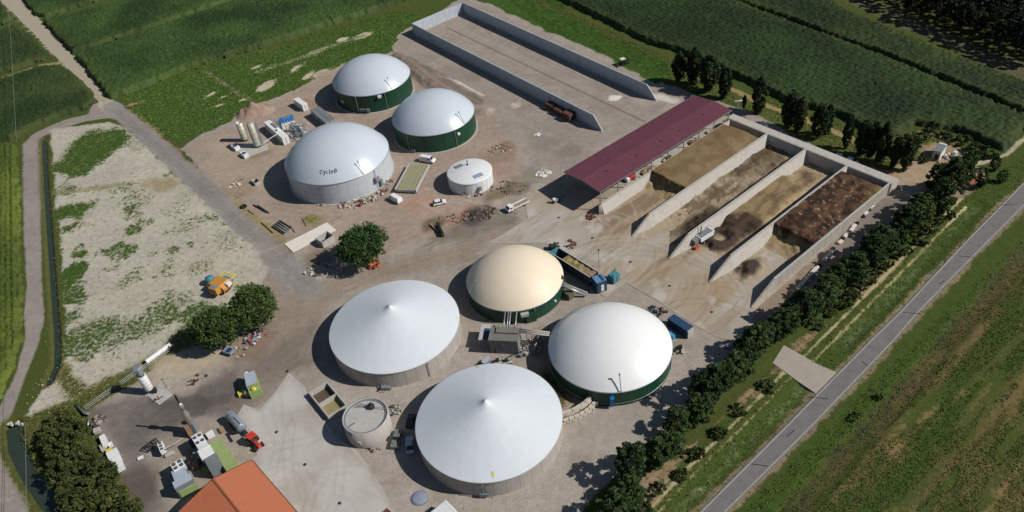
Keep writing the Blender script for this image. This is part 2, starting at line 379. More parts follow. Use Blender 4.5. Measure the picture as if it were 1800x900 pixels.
# bare sandy field on the left
SF = A(182, 175, 158)
paint([(92, 228), (150, 218), (195, 212), (222, 226), (300, 300), (380, 372), (455, 440), (470, 475), (448, 510), (400, 560), (330, 592), (240, 648), (140, 712), (70, 742), (40, 738), (58, 700), (100, 640), (112, 580), (100, 400), (88, 260)], SF, .22, .25, soft=.8, amp=.8)
for (u, v_, r, vv, aa) in ((165, 255, 11, 1.0, .9), (140, 285, 9, .95, .9), (120, 330, 4, .8, .8), (135, 370, 6, .95, .9), (125, 400, 5, .9, .9), (125, 440, 4, 1, .9), (128, 480, 4, 1, .9), (122, 520, 4, .9, .8), (118, 560, 4, .8, .8), (115, 600, 5, .8, .8), (160, 580, 6, .75, .8), (200, 590, 7, .7, .7), (150, 620, 5, .7, .8),
        (232, 410, 4, .8, .8), (205, 440, 4.5, .8, .8), (210, 330, 4, .6, .7), (230, 350, 4, .55, .6), (330, 390, 6, .5, .7), (310, 370, 5, .45, .6), (290, 480, 4, .6, .7), (220, 495, 4, .6, .7), (350, 475, 3, .55, .6), (300, 540, 6, .6, .7), (270, 570, 6, .65, .7), (340, 555, 6, .8, .8), (400, 420, 5, .5, .6), (250, 250, 5, .5, .5)):
    blob(u, v_, r, None, vv, .1, a=aa, amp=3.0)
for k in range(46):
    u = 130 + 300 * random.random(); v_ = 300 + 300 * random.random()
    if v_ > 640 - (u - 150) * .3: continue
    blob(u, v_, random.uniform(.8, 2.2), None, random.uniform(.5, .75), .15, a=.8, amp=1.2)
blob(290, 325, 4.5, A(156, 142, 112), .05, a=.95, amp=.3)
blob(265, 320, 3.0, A(160, 146, 116), .1, a=.8, amp=.5)
stroke([(90, 340), (160, 332), (230, 322)], 3, A(150, 142, 104), .4, .7, a=.7, amp=.4)
for k in range(9):
    stroke([(160 + k * 8, 520 + k * 3), (260 + k * 12, 480 - k * 2), (430, 430 + k * 10)], .7, A(176, 164, 140), a=.5, soft=.5)
stroke([(100, 640), (140, 700), (250, 645), (330, 598)], 4, A(140, 130, 90), .65, .7, amp=.8, soft=1)
paint([(40, 735), (140, 700), (230, 660), (315, 605), (325, 612), (250, 662), (160, 715), (200, 800), (245, 900), (90, 960), (20, 800), (15, 760)], A(120, 112, 70), .7, .55, soft=1, amp=1)
# dark oily ground around the generators
paint([(160, 725), (250, 690), (300, 700), (390, 660), (430, 670), (420, 715), (400, 740), (330, 735), (270, 760), (250, 800), (300, 900), (245, 900), (200, 800)], DARKG, .0, soft=2.5, amp=1.8, a=.85)
paint([(420, 640), (500, 600), (560, 560), (560, 640), (520, 650), (490, 680), (450, 715), (400, 735), (380, 700)], A(124, 112, 102), soft=3, amp=2, a=.75)
paint([(420, 655), (380, 672), (300, 712), (220, 725), (230, 790), (300, 745), (400, 715), (440, 700)], A(98, 92, 88), soft=2.5, amp=2.5, a=.5)
paint([(255, 690), (300, 665), (380, 640), (400, 600), (330, 610), (270, 640)], A(180, 166, 142), .05, soft=2, amp=1.5, a=.8)
paint([(290, 770), (330, 745), (400, 745), (430, 800), (380, 850), (300, 870), (270, 830)], A(156, 144, 128), soft=1.5, amp=1.2, a=.8)
blob(330, 715, 5, A(90, 84, 80), a=.5, amp=3); blob(230, 860, 5, A(80, 72, 66), a=.6, amp=2); blob(285, 740, 6, A(110, 104, 100), a=.5, amp=3)
stroke([(270, 700), (330, 712), (400, 700)], 3, A(86, 80, 76), a=.5, amp=1)
# pale gravel round the concrete tanks
paint([(560, 650), (700, 690), (760, 600), (830, 590), (850, 640), (990, 740), (1190, 620), (1290, 610), (1180, 740), (1080, 830), (980, 930), (700, 960), (640, 800), (600, 760), (560, 720)], A(170, 160, 149), .0, soft=2, amp=1.5, a=.6)
# upper bunker floor + road beside it
BF = A(154, 143, 132)
paint([(700, 70), (730, 45), (815, 0), (880, 25), (1200, 168), (1080, 240), (1000, 300), (940, 290), (860, 200), (780, 140), (690, 85)], BF, .0, soft=.8, amp=.5, a=.85)
stroke([(787, 49), (900, 103), (1020, 160), (1133, 214)], .7, A(96, 82, 72), a=.75, soft=.35)
for o in (-18, -10, 12, 22, 30):
    stroke([(800 + o, 55 - o * .4), (1130 + o, 212 - o * .4)], 1.2, A(136, 122, 110) if o % 4 else A(166, 152, 140), a=.45, soft=.6, patch=1.3)
for o in (0, 14, 26):
    stroke([(720 - o, 85 + o * .7), (860 - o, 155 + o * .8), (1010 - o, 230 + o)], 1.3, A(136, 124, 114), a=.45, soft=.6, patch=1.3)
blob(1082, 173, 1.6, A(222, 216, 206), a=.95, amp=1.0); blob(1090, 170, .9, A(222, 216, 206), a=.9, amp=.6)
blob(906, 184, 1.6, A(205, 198, 188), a=.8, amp=.8); blob(945, 237, 1.0, A(220, 214, 208), a=.8, amp=.4, el=2)
blob(1165, 172, 3.5, A(214, 206, 196), a=.8, amp=1.4, el=1.6, ang=-.9); blob(1183, 178, 2.5, A(205, 196, 184), a=.8, amp=1.2)
stroke([(770, 132), (800, 142), (850, 168)], 1.2, A(216, 206, 192), a=.8, amp=.5)
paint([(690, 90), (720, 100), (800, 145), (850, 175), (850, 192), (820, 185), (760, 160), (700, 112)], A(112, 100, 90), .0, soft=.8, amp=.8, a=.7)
blob(1000, 265, 4, A(128, 116, 108), a=.5, amp=2); blob(960, 250, 5, A(126, 118, 112), a=.5, amp=2)
# ground east of the clamps, back strip
paint([(1290, 215), (1560, 350), (1590, 395), (1500, 480), (1330, 610), (1322, 545), (1548, 352)], A(140, 122, 104), .0, soft=1, amp=.8, a=.8)
paint([(1530, 345), (1590, 340), (1620, 375), (1520, 440), (1470, 450)], A(128, 120, 112), .0, soft=1.5, amp=1, a=.8)
paint([(1300, 205), (1420, 255), (1560, 320), (1620, 335), (1560, 350), (1290, 222)], A(158, 138, 120), .0, soft=1, amp=1, a=.8)
stroke([(1530, 300), (1600, 318), (1650, 325)], 4, A(160, 100, 78), .1, amp=1.5, a=.7, soft=1)
# grassy strip under the poplars
paint([(1180, 100), (1300, 160), (1360, 185), (1470, 215), (1560, 262), (1640, 225), (1700, 260), (1700, 330), (1600, 310), (1500, 285), (1400, 235), (1320, 196), (1250, 165), (1180, 145)], A(110, 110, 60), .72, .5, soft=1, amp=.8)
stroke([(1290, 158), (1360, 190), (1460, 228), (1510, 250)], 3, A(165, 140, 100), .15, .8, a=.8, amp=.5)
paint([(1590, 290), (1640, 245), (1700, 262), (1730, 310), (1700, 345), (1640, 350), (1600, 320)], A(158, 134, 108), .1, soft=1.5, amp=1.5, a=.9)
blob(1618, 305, 7, A(166, 146, 118), .0, a=.95, amp=1.0); blob(1718, 305, 3, A(170, 146, 118), .0, a=.9); blob(1715, 322, 3, A(160, 92, 66), .0, a=.8); blob(1700, 345, 5, A(150, 128, 112), 0, a=.8)
stroke([(1560, 255), (1620, 232), (1680, 250)], 2, A(150, 120, 84), .2, .8, a=.8, amp=.5)
stroke([(1690, 290), (1730, 285), (1770, 272), (1820, 225)], 1.6, A(190, 176, 150), .1, .5, a=.9, amp=.3)
# verge, ruts, weedy ditch
paint([(1100, 900), (1300, 700), (1500, 500), (1620, 395), (1720, 330), (1830, 250), (1830, 310), (1600, 520), (1400, 715), (1200, 920)], A(74, 88, 40), .93, .35, soft=1, amp=.6)
paint([(1060, 905), (1160, 820), (1240, 745), (1360, 640), (1450, 560), (1560, 455), (1580, 462), (1420, 610), (1300, 722), (1180, 840), (1110, 930)], A(150, 126, 98), .35, .6, soft=1, amp=1.4)
for off in (0, 13):
    stroke([(1128 + off, 912 + off * .4), (1200 + off * .3, 833 + off), (1300 + off * .5, 735 + off), (1375 + off, 657 + off * .5), (1416 + off * 1.2, 624 + off * .6), (1500 + off, 540 + off * .7), (1600 + off, 440 + off * .6), (1690 + off * .6, 350 + off)], .75, A(186, 172, 130), .05, soft=.35, a=.95, amp=.15, wsc=3)
stroke([(1140, 912), (1206, 840), (1306, 742), (1390, 660), (1424, 632), (1510, 545), (1610, 445), (1694, 356)], 1.2, A(120, 115, 60), .8, .6, a=.8)
stroke([(1190, 900), (1260, 828), (1340, 748), (1412, 684)], 2.0, A(106, 118, 76), .35, soft=.8, amp=.8, a=.7)
stroke([(1480, 608), (1500, 585), (1530, 560), (1580, 505), (1625, 455), (1665, 415), (1720, 360)], 2.4, A(104, 116, 78), .35, soft=.8, amp=1.0, a=.65)
# strip between the road and the field on the right
paint([(1300, 905), (1480, 725), (1640, 570), (1830, 390), (1830, 440), (1700, 560), (1560, 690), (1450, 800), (1370, 905)], A(60, 76, 34), .95, .2, soft=1, amp=1)
stroke([(1390, 905), (1460, 825), (1560, 720), (1640, 620), (1700, 560), (1760, 480), (1830, 420)], 4, A(58, 56, 40), .35, .5, soft=1, amp=1.2, a=.85)
paint([(1420, 905), (1540, 770), (1650, 640), (1830, 455), (1900, 520), (1830, 960), (1420, 960)], A(90, 82, 50), .78, .38, soft=1.5, amp=1.5)
for k, (o, c, vv, dd, wd) in enumerate(((0, A(112, 96, 60), .35, .8, 7), (42, A(74, 78, 40), .85, .4, 7), (70, A(150, 126, 84), .2, .9, 1.2), (95, A(60, 84, 34), .97, .15, 9), (140, A(126, 104, 68), .35, .8, 3), (180, A(110, 92, 58), .45, .7, 9), (230, A(70, 84, 40), .85, .3, 6), (262, A(128, 108, 70), .25, .8, 4), (300, A(100, 90, 52), .5, .6, 8), (350, A(70, 86, 40), .8, .3, 7), (400, A(110, 95, 60), .5, .6, 8))):
    stroke([(1440 + o, 910 + o * .05), (1540 + o * .95, 790 + o * .1), (1660 + o * .9, 650 + o * .18), (1840 + o * .6, 452 + o * .35)], wd, c, vv, dd, soft=2, amp=1.8, a=.8, wsc=8)
stroke([(1040, 1088), (1229, 900), (1380, 749), (1527, 600), (1690, 431), (1900, 222)], 2.0, A(136, 122, 96), .35, .8, soft=.5, amp=.5, wsc=4)
stroke([(1190, 1000), (1279, 900), (1430, 750), (1573, 600), (1690, 475), (1900, 266)], 2.0, A(136, 122, 96), .35, .8, soft=.5, amp=.5, wsc=4)
rs = random.Random(5)
for k in range(90):
    o = rs.uniform(-20, 470); t0 = rs.uniform(0, .7); t1 = t0 + rs.uniform(.15, .4)
    L4 = [(1440 + o, 910 + o * .05), (1540 + o * .95, 790 + o * .1), (1660 + o * .9, 650 + o * .18), (1840 + o * .6, 452 + o * .35)]
    def at_(t):
        t = min(t, .999) * 3; i_ = int(t); f_ = t - i_; return (L4[i_][0] * (1 - f_) + L4[i_ + 1][0] * f_, L4[i_][1] * (1 - f_) + L4[i_ + 1][1] * f_)
    c_, v_ = rs.choice([(A(116, 100, 64), .25), (A(66, 86, 36), .97), (A(96, 92, 50), .6), (A(134, 112, 74), .2), (A(60, 80, 34), 1.0)])
    stroke([at_(t0 + (t1 - t0) * q / 4) for q in range(5)], rs.uniform(.5, 2.2), c_, v_, rs.uniform(0, 1), soft=.7, amp=.5, a=.65, wsc=4)
# field margin dark strip under the far forest edge
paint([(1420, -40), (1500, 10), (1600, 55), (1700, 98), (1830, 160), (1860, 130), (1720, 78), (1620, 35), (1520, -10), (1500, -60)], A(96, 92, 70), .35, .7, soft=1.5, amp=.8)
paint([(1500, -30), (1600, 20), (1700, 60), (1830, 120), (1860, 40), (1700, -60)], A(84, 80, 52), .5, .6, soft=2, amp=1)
# under the middle trees: litter soil
blob(560, 455, 5, A(120, 104, 86), .1, a=.7); blob(445, 600, 6, A(140, 118, 98), 0, a=.7); blob(330, 590, 5, A(104, 96, 60), .7, a=.7)
blob(560, 478, 3, A(188, 176, 160), .0, a=.6); blob(470, 535, 4, A(176, 150, 124), 0, a=.6)
stroke([(415, 362), (450, 400), (500, 440)], 6, A(150, 132, 80), .35, .9, soft=1.2, amp=1, a=.8)
blob(545, 385, 3, A(128, 124, 66), .5, .7, a=.8); stroke([(590, 468), (690, 440), (740, 420)], 1.5, A(150, 138, 118), a=.5)
# rusty red-orange spoil and black ash near the green skip
for (u, v_, r, c) in ((785, 392, 1.6, A(156, 118, 98)), (800, 386, 1.4, A(154, 120, 100)), (835, 365, 2, A(152, 118, 98)), (820, 376, 1.2, A(158, 118, 98)), (848, 372, 3.5, A(74, 68, 68)), (838, 383, 3.5, A(72, 66, 66)), (860, 368, 2.5, A(92, 74, 58)), (870, 345, 3, A(120, 108, 80)), (905, 330, 4, A(108, 96, 80)), (760, 395, 3, A(96, 84, 66))):
    blob(u, v_, r, c, 0, a=.8, amp=1.2)
paint([(1378, 607), (1436, 640), (1470, 655), (1434, 692), (1395, 665), (1358, 638)], YARD, 0, soft=.4, amp=0)
stroke([(196, 186), (260, 240), (340, 313), (430, 398), (500, 458), (548, 512)], 6.6, A(143, 137, 131), 0, soft=.4, a=.9, amp=.25)
for o in (-4, 5): stroke([(200 + o, 192), (260 + o, 243), (340 + o, 316), (430 + o, 401), (540 + o, 502)], .7, A(126, 118, 111), a=.5, soft=.3)
# dark mud seams on the aprons' edges
stroke([(985, 640), (960, 620), (945, 590)], 5, A(150, 120, 92), .2, .5, a=.5, amp=1)
# mound with weeds between the two lower tanks
blob(975, 680, 6.5, A(136, 114, 88), .55, .5, a=.95, amp=1)
rt = random.Random(88)
for k in range(46):
    u = rt.uniform(340, 1200); v_ = rt.uniform(200, 860); a0 = rt.choice([.45, -.5, .2, -.3]) + rt.uniform(-.2, .2); ln = rt.uniform(60, 170); cx_ = rt.uniform(-30, 30)
    pp = [(u + math.cos(a0) * ln * t + math.sin(a0) * cx_ * t * t, v_ + math.sin(a0) * ln * t * .8 + cx_ * t * t) for t in (0, .2, .4, .6, .8, 1)]
    for o in (0, 2.6): stroke([(x_ + o * .5, y_ + o * 3) for x_, y_ in pp], .55, rt.choice([A(132, 118, 106), A(184, 172, 158)]), a=.55, soft=.25, patch=1.1)
for k in range(110):
    blob(random.uniform(330, 1250), random.uniform(120, 880), random.uniform(1, 4), random.choice([A(150, 134, 118), A(176, 162, 148), A(140, 126, 114)]), a=random.uniform(.15, .4), amp=2)

# heights: ditches, mounds, bank
def dig(pts, wid, dz, soft):
    P = WP(pts); i = region(P, wid + soft + 2); s = wid / 2 - segd(X[i], Y[i], P)
    t = np.clip(s / soft + .5, 0, 1); Z[i] += dz * t * t * (3 - 2 * t)
DITCH = [(76, 245), (79, 320), (86, 420), (93, 520), (99, 600), (98, 640), (84, 672)]
CANAL = [(22, 748), (26, 785), (45, 825), (75, 870), (100, 905), (130, 960)]
stroke(DITCH, 3.6, A(96, 92, 52), .7, .8, soft=.6); stroke(DITCH, 1.5, A(44, 52, 38), .3, .3, soft=.3)
stroke(CANAL, 6.5, A(110, 106, 54), .8, .7, soft=.8); stroke(CANAL, 3.4, A(44, 52, 34), .4, .3, soft=.3)
dig(DITCH, 1.9, -.9, 1.0); dig(CANAL, 3.8, -1.1, 1.2)
dig([(1190, 900), (1412, 684)], 4, -.35, 2); dig([(1480, 608), (1720, 360)], 4, -.35, 2)
dig([(1390, 905), (1560, 720), (1700, 560), (1830, 420)], 4, -.6, 2.5)
def mound(u, v_, r, h, el=1, ang=0, amp=.5):
    p = W(u, v_); i = np.nonzero((abs(X - p.x) < r * 2.5) & (abs(Y - p.y) < r * 2.5))[0]
    dx = X[i] - p.x; dy = Y[i] - p.y; ca, sa = math.cos(ang), math.sin(ang)
    q = np.hypot(dx * ca + dy * sa, (-dx * sa + dy * ca) * el) / r
    t = np.clip(1.15 - q + warp(3)[i] * .25 if 3 in WN else 1.15 - q, 0, 1)
    Z[i] += h * t * t * (3 - 2 * t) * (1 + amp * (fbm(X[i], Y[i], 1.6, 3, 8) - .5))
warp(3)
blob(446, 198, 6.5, A(158, 132, 114), .0, a=.9, amp=.8, el=1.4, ang=.3)
mound(440, 200, 5.5, 2.6, 1.3, .4); mound(458, 196, 5, 2.2, 1.2, .2); mound(975, 682, 6, 1.6); 
P = WP([(700, 100), (760, 150), (800, 172), (852, 196)]); i = region(P, 8); s = segd(X[i], Y[i], P)
Z[i] += 1.1 * np.clip(1.6 - s / 2.2, 0, 1) * (.6 + .8 * fbm(X[i], Y[i], 2, 3, 3))
mound(905, 330, 3, .5); mound(848, 376, 4, .6); mound(785, 392, 2, .4); mound(865, 355, 3, .5)
core = (X > -175) & (X < 185) & (Y > 60) & (Y < 365)
Z += np.where(core, (fbm(X, Y, 5, 4, 77) - .5) * .10 + veg * (fbm(X, Y, 1.3, 3, 12) - .5) * .25, 0)
Z = np.where(core, Z, 0)
for (x0_, y0_, r_) in ((-43.4, 270.8, 15.5), (-20.6, 238.6, 15.2), (-51.3, 218.7, 17.7), (-30.7, 141, 17), (-9.3, 108.4, 16.8), (0, 153.4, 13.6), (19.9, 125.7, 15.3)):
    t_ = np.clip((np.hypot(X - x0_, Y - y0_) - r_) / 1.0, 0, 1); Z = Z * t_ + np.minimum(Z, 0) * (1 - t_) * 0 - .02 * (1 - t_)

nx, ny = len(gx), len(gy)
me = bpy.data.meshes.new("ground")
me.vertices.add(N); me.vertices.foreach_set("co", np.stack([X, Y, Z], 1).astype(np.float32).ravel())
ii = (np.arange(ny - 1)[:, None] * nx + np.arange(nx - 1)[None, :]).ravel()
quads = np.stack([ii, ii + 1, ii + nx + 1, ii + nx], 1).astype(np.int32)
nq = len(quads); me.loops.add(nq * 4); me.loops.foreach_set("vertex_index", quads.ravel())
me.polygons.add(nq); me.polygons.foreach_set("loop_start", np.arange(nq, dtype=np.int32) * 4)
me.update(calc_edges=True)
at = me.attributes.new("col", 'FLOAT_COLOR', 'POINT'); at.data.foreach_set("color", np.concatenate([np.clip(col, 0, 1), np.ones((N, 1))], 1).astype(np.float32).ravel())
at = me.attributes.new("veg", 'FLOAT', 'POINT'); at.data.foreach_set("value", veg.astype(np.float32))
at = me.attributes.new("dry", 'FLOAT', 'POINT'); at.data.foreach_set("value", np.clip(dry, 0, 1).astype(np.float32))
me.shade_smooth()
gm = bpy.data.materials.new("ground_soil_and_grass"); gm.use_nodes = True; nt = gm.node_tree; b = nt.nodes["Principled BSDF"]
def tex(scale, det=6, ro=.65):
    t = nn(nt, "ShaderNodeTexNoise"); t.inputs["Scale"].default_value = scale; t.inputs["Detail"].default_value = det; t.inputs["Roughness"].default_value = ro
    nt.links.new(geo.outputs["Position"], t.inputs["Vector"]); return t.outputs[0]
def mrange(x, a, b_, c, d):
    r = nn(nt, "ShaderNodeMapRange"); r.inputs[1].default_value = a; r.inputs[2].default_value = b_; r.inputs[3].default_value = c; r.inputs[4].default_value = d
    nt.links.new(x, r.inputs[0]); return r.outputs[0]
def mixc(f, a, b_, bt='MIX'):
    x = nn(nt, "ShaderNodeMix", data_type='RGBA', blend_type=bt)
    for s_, v_ in ((0, f), (6, a), (7, b_)):
        if isinstance(v_, (int, float)): x.inputs[s_].default_value = v_
        elif isinstance(v_, tuple): x.inputs[s_].default_value = (*v_, 1)
        else: nt.links.new(v_, x.inputs[s_])
    return x.outputs[2]
def math_(op, a, b_):
    x = nn(nt, "ShaderNodeMath", operation=op)
    for s_, v_ in ((0, a), (1, b_)):
        if isinstance(v_, (int, float)): x.inputs[s_].default_value = v_
        else: nt.links.new(v_, x.inputs[s_])
    return x.outputs[0]
geo = nn(nt, "ShaderNodeNewGeometry")
ac = nn(nt, "ShaderNodeAttribute", attribute_name="col"); av = nn(nt, "ShaderNodeAttribute", attribute_name="veg"); ad = nn(nt, "ShaderNodeAttribute", attribute_name="dry")
nf = tex(3.0, 8, .75); nm = tex(.55, 6, .7); nl = tex(.07, 4, .6); nv = tex(.9, 8, .72); ns = tex(7.0, 3, .6)
soil = mixc(1.0, ac.outputs["Color"], mrange(nf, .32, .68, .70, 1.28), 'MULTIPLY')
soil = mixc(1.0, soil, mrange(nm, .3, .7, .82, 1.15), 'MULTIPLY')
soil = mixc(1.0, soil, mrange(nl, .35, .65, .90, 1.08), 'MULTIPLY')
soil = mixc(mrange(ns, .62, .72, 0, .6), soil, A(96, 84, 74))
soil = mixc(mrange(ns, .36, .27, 0, .5), soil, A(215, 205, 190))
g1 = mixc(mrange(nm, .35, .65, 0, 1), A(44, 76, 26), A(78, 104, 40))
g2 = mixc(mrange(nm, .35, .65, 0, 1), A(110, 98, 60), A(72, 76, 38))
gr = mixc(ad.outputs["Fac"], g1, g2)
gr = mixc(1.0, gr, mrange(nf, .3, .7, .55, 1.4), 'MULTIPLY')
vm = math_('ADD', av.outputs["Fac"], math_('MULTIPLY', math_('SUBTRACT', nv, .5), 2.6))
vm = mrange(vm, .36, .70, 0, 1)
nt.links.new(mixc(vm, soil, gr), b.inputs["Base Color"]); b.inputs["Roughness"].default_value = .95; b.inputs["Specular IOR Level"].default_value = .1
bp = nn(nt, "ShaderNodeBump"); bp.inputs["Strength"].default_value = 1
nt.links.new(mrange(vm, 0, 1, .05, .35), bp.inputs["Distance"]); nt.links.new(nf, bp.inputs["Height"]); nt.links.new(bp.outputs[0], b.inputs["Normal"])
me.materials.append(gm)
ground = bpy.data.objects.new("ground", me); C.objects.link(ground); structure(ground)

# ---- sheets lying on the ground
def sheet(name, pts, z, m, thick=.06, jag=0, world=False):
    P = pts if world else WP(pts)
    if jag:
        Q = []
        for i in range(len(P)):
            a = Vector(P[i]); b_ = Vector(P[(i + 1) % len(P)]); n = max(1, int((b_ - a).length / 1.5))
            for k in range(n):
                p = a.lerp(b_, k / n); 
                if k: p += Vector((random.uniform(-jag, jag), random.uniform(-jag, jag)))
                Q.append(tuple(p))
        P = Q
    area = sum(P[i][0] * P[(i + 1) % len(P)][1] - P[(i + 1) % len(P)][0] * P[i][1] for i in range(len(P)))
    if area < 0: P = P[::-1]
    return structure(MB().prism(P, z - thick, z).build(name, m))
m_pad = mat("concrete_yard", A(176, 169, 160), .9, .13, .22, .015, dirt=A(136, 127, 114), dirt_amt=.6, dsc=.12)
m_apron = mat("concrete_apron_stained", A(174, 163, 150), .9, .14, .2, .02, dirt=A(150, 122, 88), dirt_amt=.8, dsc=.085)
m_asph = mat("asphalt_worn", A(118, 114, 112), .9, .10, .35, .01, dirt=A(92, 88, 86), dirt_amt=.6, dsc=.5)
m_water = mat("ditch_water", A(50, 62, 50), .15, .15, .6, 0, spec=.5)
m_line = mat("road_line_worn", A(165, 160, 152), .8, .25, 1.5)
sheet("concrete_yard", [(417, 732), (428, 711), (456, 722), (484, 690), (508, 655), (536, 680), (553, 722), (600, 775), (624, 790), (653, 825), (692, 895), (760, 990), (560, 1050), (470, 900), (441, 808), (452, 800), (440, 770)], .10, m_pad, .3, jag=.04)
sheet("concrete_apron", [(923, 353), (992, 304), (1222, 168), (1290, 205), (1553, 345), (1326, 545), (1312, 600), (1283, 601), (1250, 588), (1221, 572), (1182, 546), (1157, 530), (1100, 497), (1062, 522), (1000, 470), (960, 428), (858, 428), (927, 385)], .09, m_apron, .3, jag=.05)
sheet("concrete_link_road", [(1378, 607), (1436, 640), (1470, 655), (1434, 692), (1395, 665), (1358, 638)], .085, mat("concrete_link", A(166, 156, 142), .9, .1, .3), .3, jag=.05)
RL = [(1040, 1088), (1130, 1000), (1229, 900), (1380, 749), (1527, 600), (1579, 550), (1690, 431), (1800, 319), (1900, 222), (2050, 85)]
RR = [(2050, 125), (1900, 266), (1800, 364), (1690, 475), (1616, 550), (1573, 600), (1430, 750), (1279, 900), (1190, 1000), (1090, 1100)]
sheet("asphalt_road", RL + RR, .12, m_asph, .35, jag=.07)
def band(name, a, inset, wid, z, m):
    P = [Vector(p) for p in WP(a)]; L = []; R2 = []
    for i, p in enumerate(P):
        d = (P[min(i + 1, len(P) - 1)] - P[max(i - 1, 0)]).normalized(); n = Vector((-d.y, d.x))
        L.append(tuple(p - n * inset)); R2.append(tuple(p - n * (inset + wid)))
    mb = MB(); k = len(L); mb.add([(x, y, z) for x, y in L + R2], [(i, k + i, k + i + 1, i + 1) for i in range(k - 1)])
    return structure(mb.build(name, m))
band("road_edge_line", RL, .25, .22, .1245, m_line); band("road_edge_line", RR, .25, .22, .1245, m_line)
mb = MB()
for (u, v_, du, dv) in ((1700, 452, 30, 3), (1603, 551, 33, 3), (1440, 700, 34, 4), (1775, 360, 28, -2), (1335, 818, 30, 4), (1520, 640, 12, 10), (1655, 497, 10, -6), (1390, 762, 14, -12)):
    a = W(u - du / 2, v_ - dv / 2); b_ = W(u + du / 2, v_ + dv / 2); n = (b_ - a).normalized(); n = Vector((-n.y, n.x)) * .1
    mb.add([(*(a - n), .126), (*(b_ - n), .126), (*(b_ + n), .126), (*(a + n), .126)], [(0, 1, 2, 3)])
structure(mb.build("road_tar_seam", m_dark))
def water(name, pts, wid, z):
    P = [Vector(p) for p in WP(pts)]; mb = MB(); k = len(P); vs = []
    for i, p in enumerate(P):
        d = (P[min(i + 1, k - 1)] - P[max(i - 1, 0)]).normalized(); n = Vector((-d.y, d.x)) * wid / 2
        vs += [(*(p - n), z), (*(p + n), z)]
    mb.add(vs, [(2 * i, 2 * i + 2, 2 * i + 3, 2 * i + 1) for i in range(k - 1)]); structure(mb.build(name, m_water))
water("ditch_water", DITCH, 1.9, -.68); water("canal_water", CANAL, 3.9, -.72)
sheet("dirt_track", [(-30, -50), (6, -36), (24, -16), (64, 28), (112, 80), (162, 132), (196, 172), (186, 184), (150, 148), (106, 108), (60, 60), (30, 30), (0, 0), (-40, -30)], .05, mat("track_dirt", A(172, 160, 140), .95, .25, .5, .03, dirt=A(120, 116, 78), dirt_amt=.6, dsc=.5), .3, jag=.35)
# culvert head at the canal's start
mb = MB(); p = W(28, 745)
for k in range(9): 
    mb.lathe([(random.uniform(.25, .45), -.2), (random.uniform(.3, .5), .2), (.1, .45)], 6, Matrix.Translation((p.x + random.uniform(-2.2, 2.2), p.y + random.uniform(-.6, .6), -.1)), cap=True)
o = mb.build("culvert_stones", m_conc); tag(o, "pale stones heading the green canal beside the left road", "stones", kind='stuff')

# ================================================================== MAIZE FIELDS
def quad_mesh(name, XX, YY, ZZ, keep, CC, m):
    ny, nx = XX.shape
    idx = np.arange(nx * ny).reshape(ny, nx)
    q = np.stack([idx[:-1, :-1], idx[:-1, 1:], idx[1:, 1:], idx[1:, :-1]], -1).reshape(-1, 4)
    kq = keep.ravel()[q].all(1); q = q[kq]
    used = np.zeros(nx * ny, bool); used[q] = True; mp = np.cumsum(used) - 1; q = mp[q].astype(np.int32)
    co = np.stack([XX.ravel(), YY.ravel(), ZZ.ravel()], 1)[used].astype(np.float32); cc = CC.reshape(-1, 3)[used]
    me = bpy.data.meshes.new(name); me.vertices.add(len(co)); me.vertices.foreach_set("co", co.ravel())
    me.loops.add(len(q) * 4); me.loops.foreach_set("vertex_index", q.ravel()); me.polygons.add(len(q)); me.polygons.foreach_set("loop_start", np.arange(len(q), dtype=np.int32) * 4)
    me.update(calc_edges=True)
    at = me.attributes.new("col", 'FLOAT_COLOR', 'POINT'); at.data.foreach_set("color", np.concatenate([cc, np.ones((len(cc), 1))], 1).astype(np.float32).ravel())
    me.materials.append(m); o = bpy.data.objects.new(name, me); C.objects.link(o); return o
m_maize = attr_mat("maize_leaves", .7, .25, .35, 3.5, spec=.2)
def maize(pts, ang, h, c0, c1, seed, rows=.0, step=.55, edge=None, label=""):
    P = np.array(WP(pts)); ca, sa = math.cos(ang), math.sin(ang)
    U = P[:, 0] * ca + P[:, 1] * sa; V = -P[:, 0] * sa + P[:, 1] * ca
    us = np.arange(U.min() - 2, U.max() + 2, step); vs = np.arange(V.min() - 2, V.max() + 2, step)
    UU, VV = np.meshgrid(us, vs); rng = np.random.RandomState(seed)
    UU = UU + rng.uniform(-.18, .18, UU.shape); VV = VV + rng.uniform(-.12, .12, VV.shape)
    XX = UU * ca - VV * sa; YY = UU * sa + VV * ca
    s = sdf(XX.ravel(), YY.ravel(), P).reshape(XX.shape) + (fbm(XX, YY, 2.5, 3, seed) - .5) * 2.2
    prof = np.clip(s / .9, 0, 1)
    hh = h * (1 + .12 * (fbm(XX, YY, 22, 2, seed + 1) - .5)) + rng.uniform(-.5, .5, XX.shape) * .85 - .22 * (.5 + .5 * np.cos(VV * 2 * math.pi / 2.2))
    if rows: hh = hh - rows * (.5 + .5 * np.cos(VV * 2 * math.pi / 1.55))
    ZZ = -.1 + prof * hh
    n1 = fbm(XX, YY, 18, 4, seed + 2); n2 = rng.uniform(0, 1, XX.shape)
    t = np.clip((n1 - .5) * 2.2 + .45 + (n2 - .5) * .5, 0, 1)[..., None]
    CC = np.array(c0) * (1 - t) + np.array(c1) * t
    ed = np.clip(1 - (s - 1) / 5, 0, 1)[..., None] * .25 * fbm(XX, YY, 4, 2, seed + 5)[..., None] * 1.6
    CC = CC * (1 - ed) + np.array(A(92, 94, 44)) * ed
    o = quad_mesh("maize_crop", XX, YY, ZZ, s > -.6, CC, m_maize)
    tag(o, label, "maize crop", kind='stuff'); return o
DG0, DG1 = A(36, 54, 25, 1.0), A(58, 80, 36, 1.0)
ga = math.atan2(*(W(560, 50) - W(240, 160)).yx)
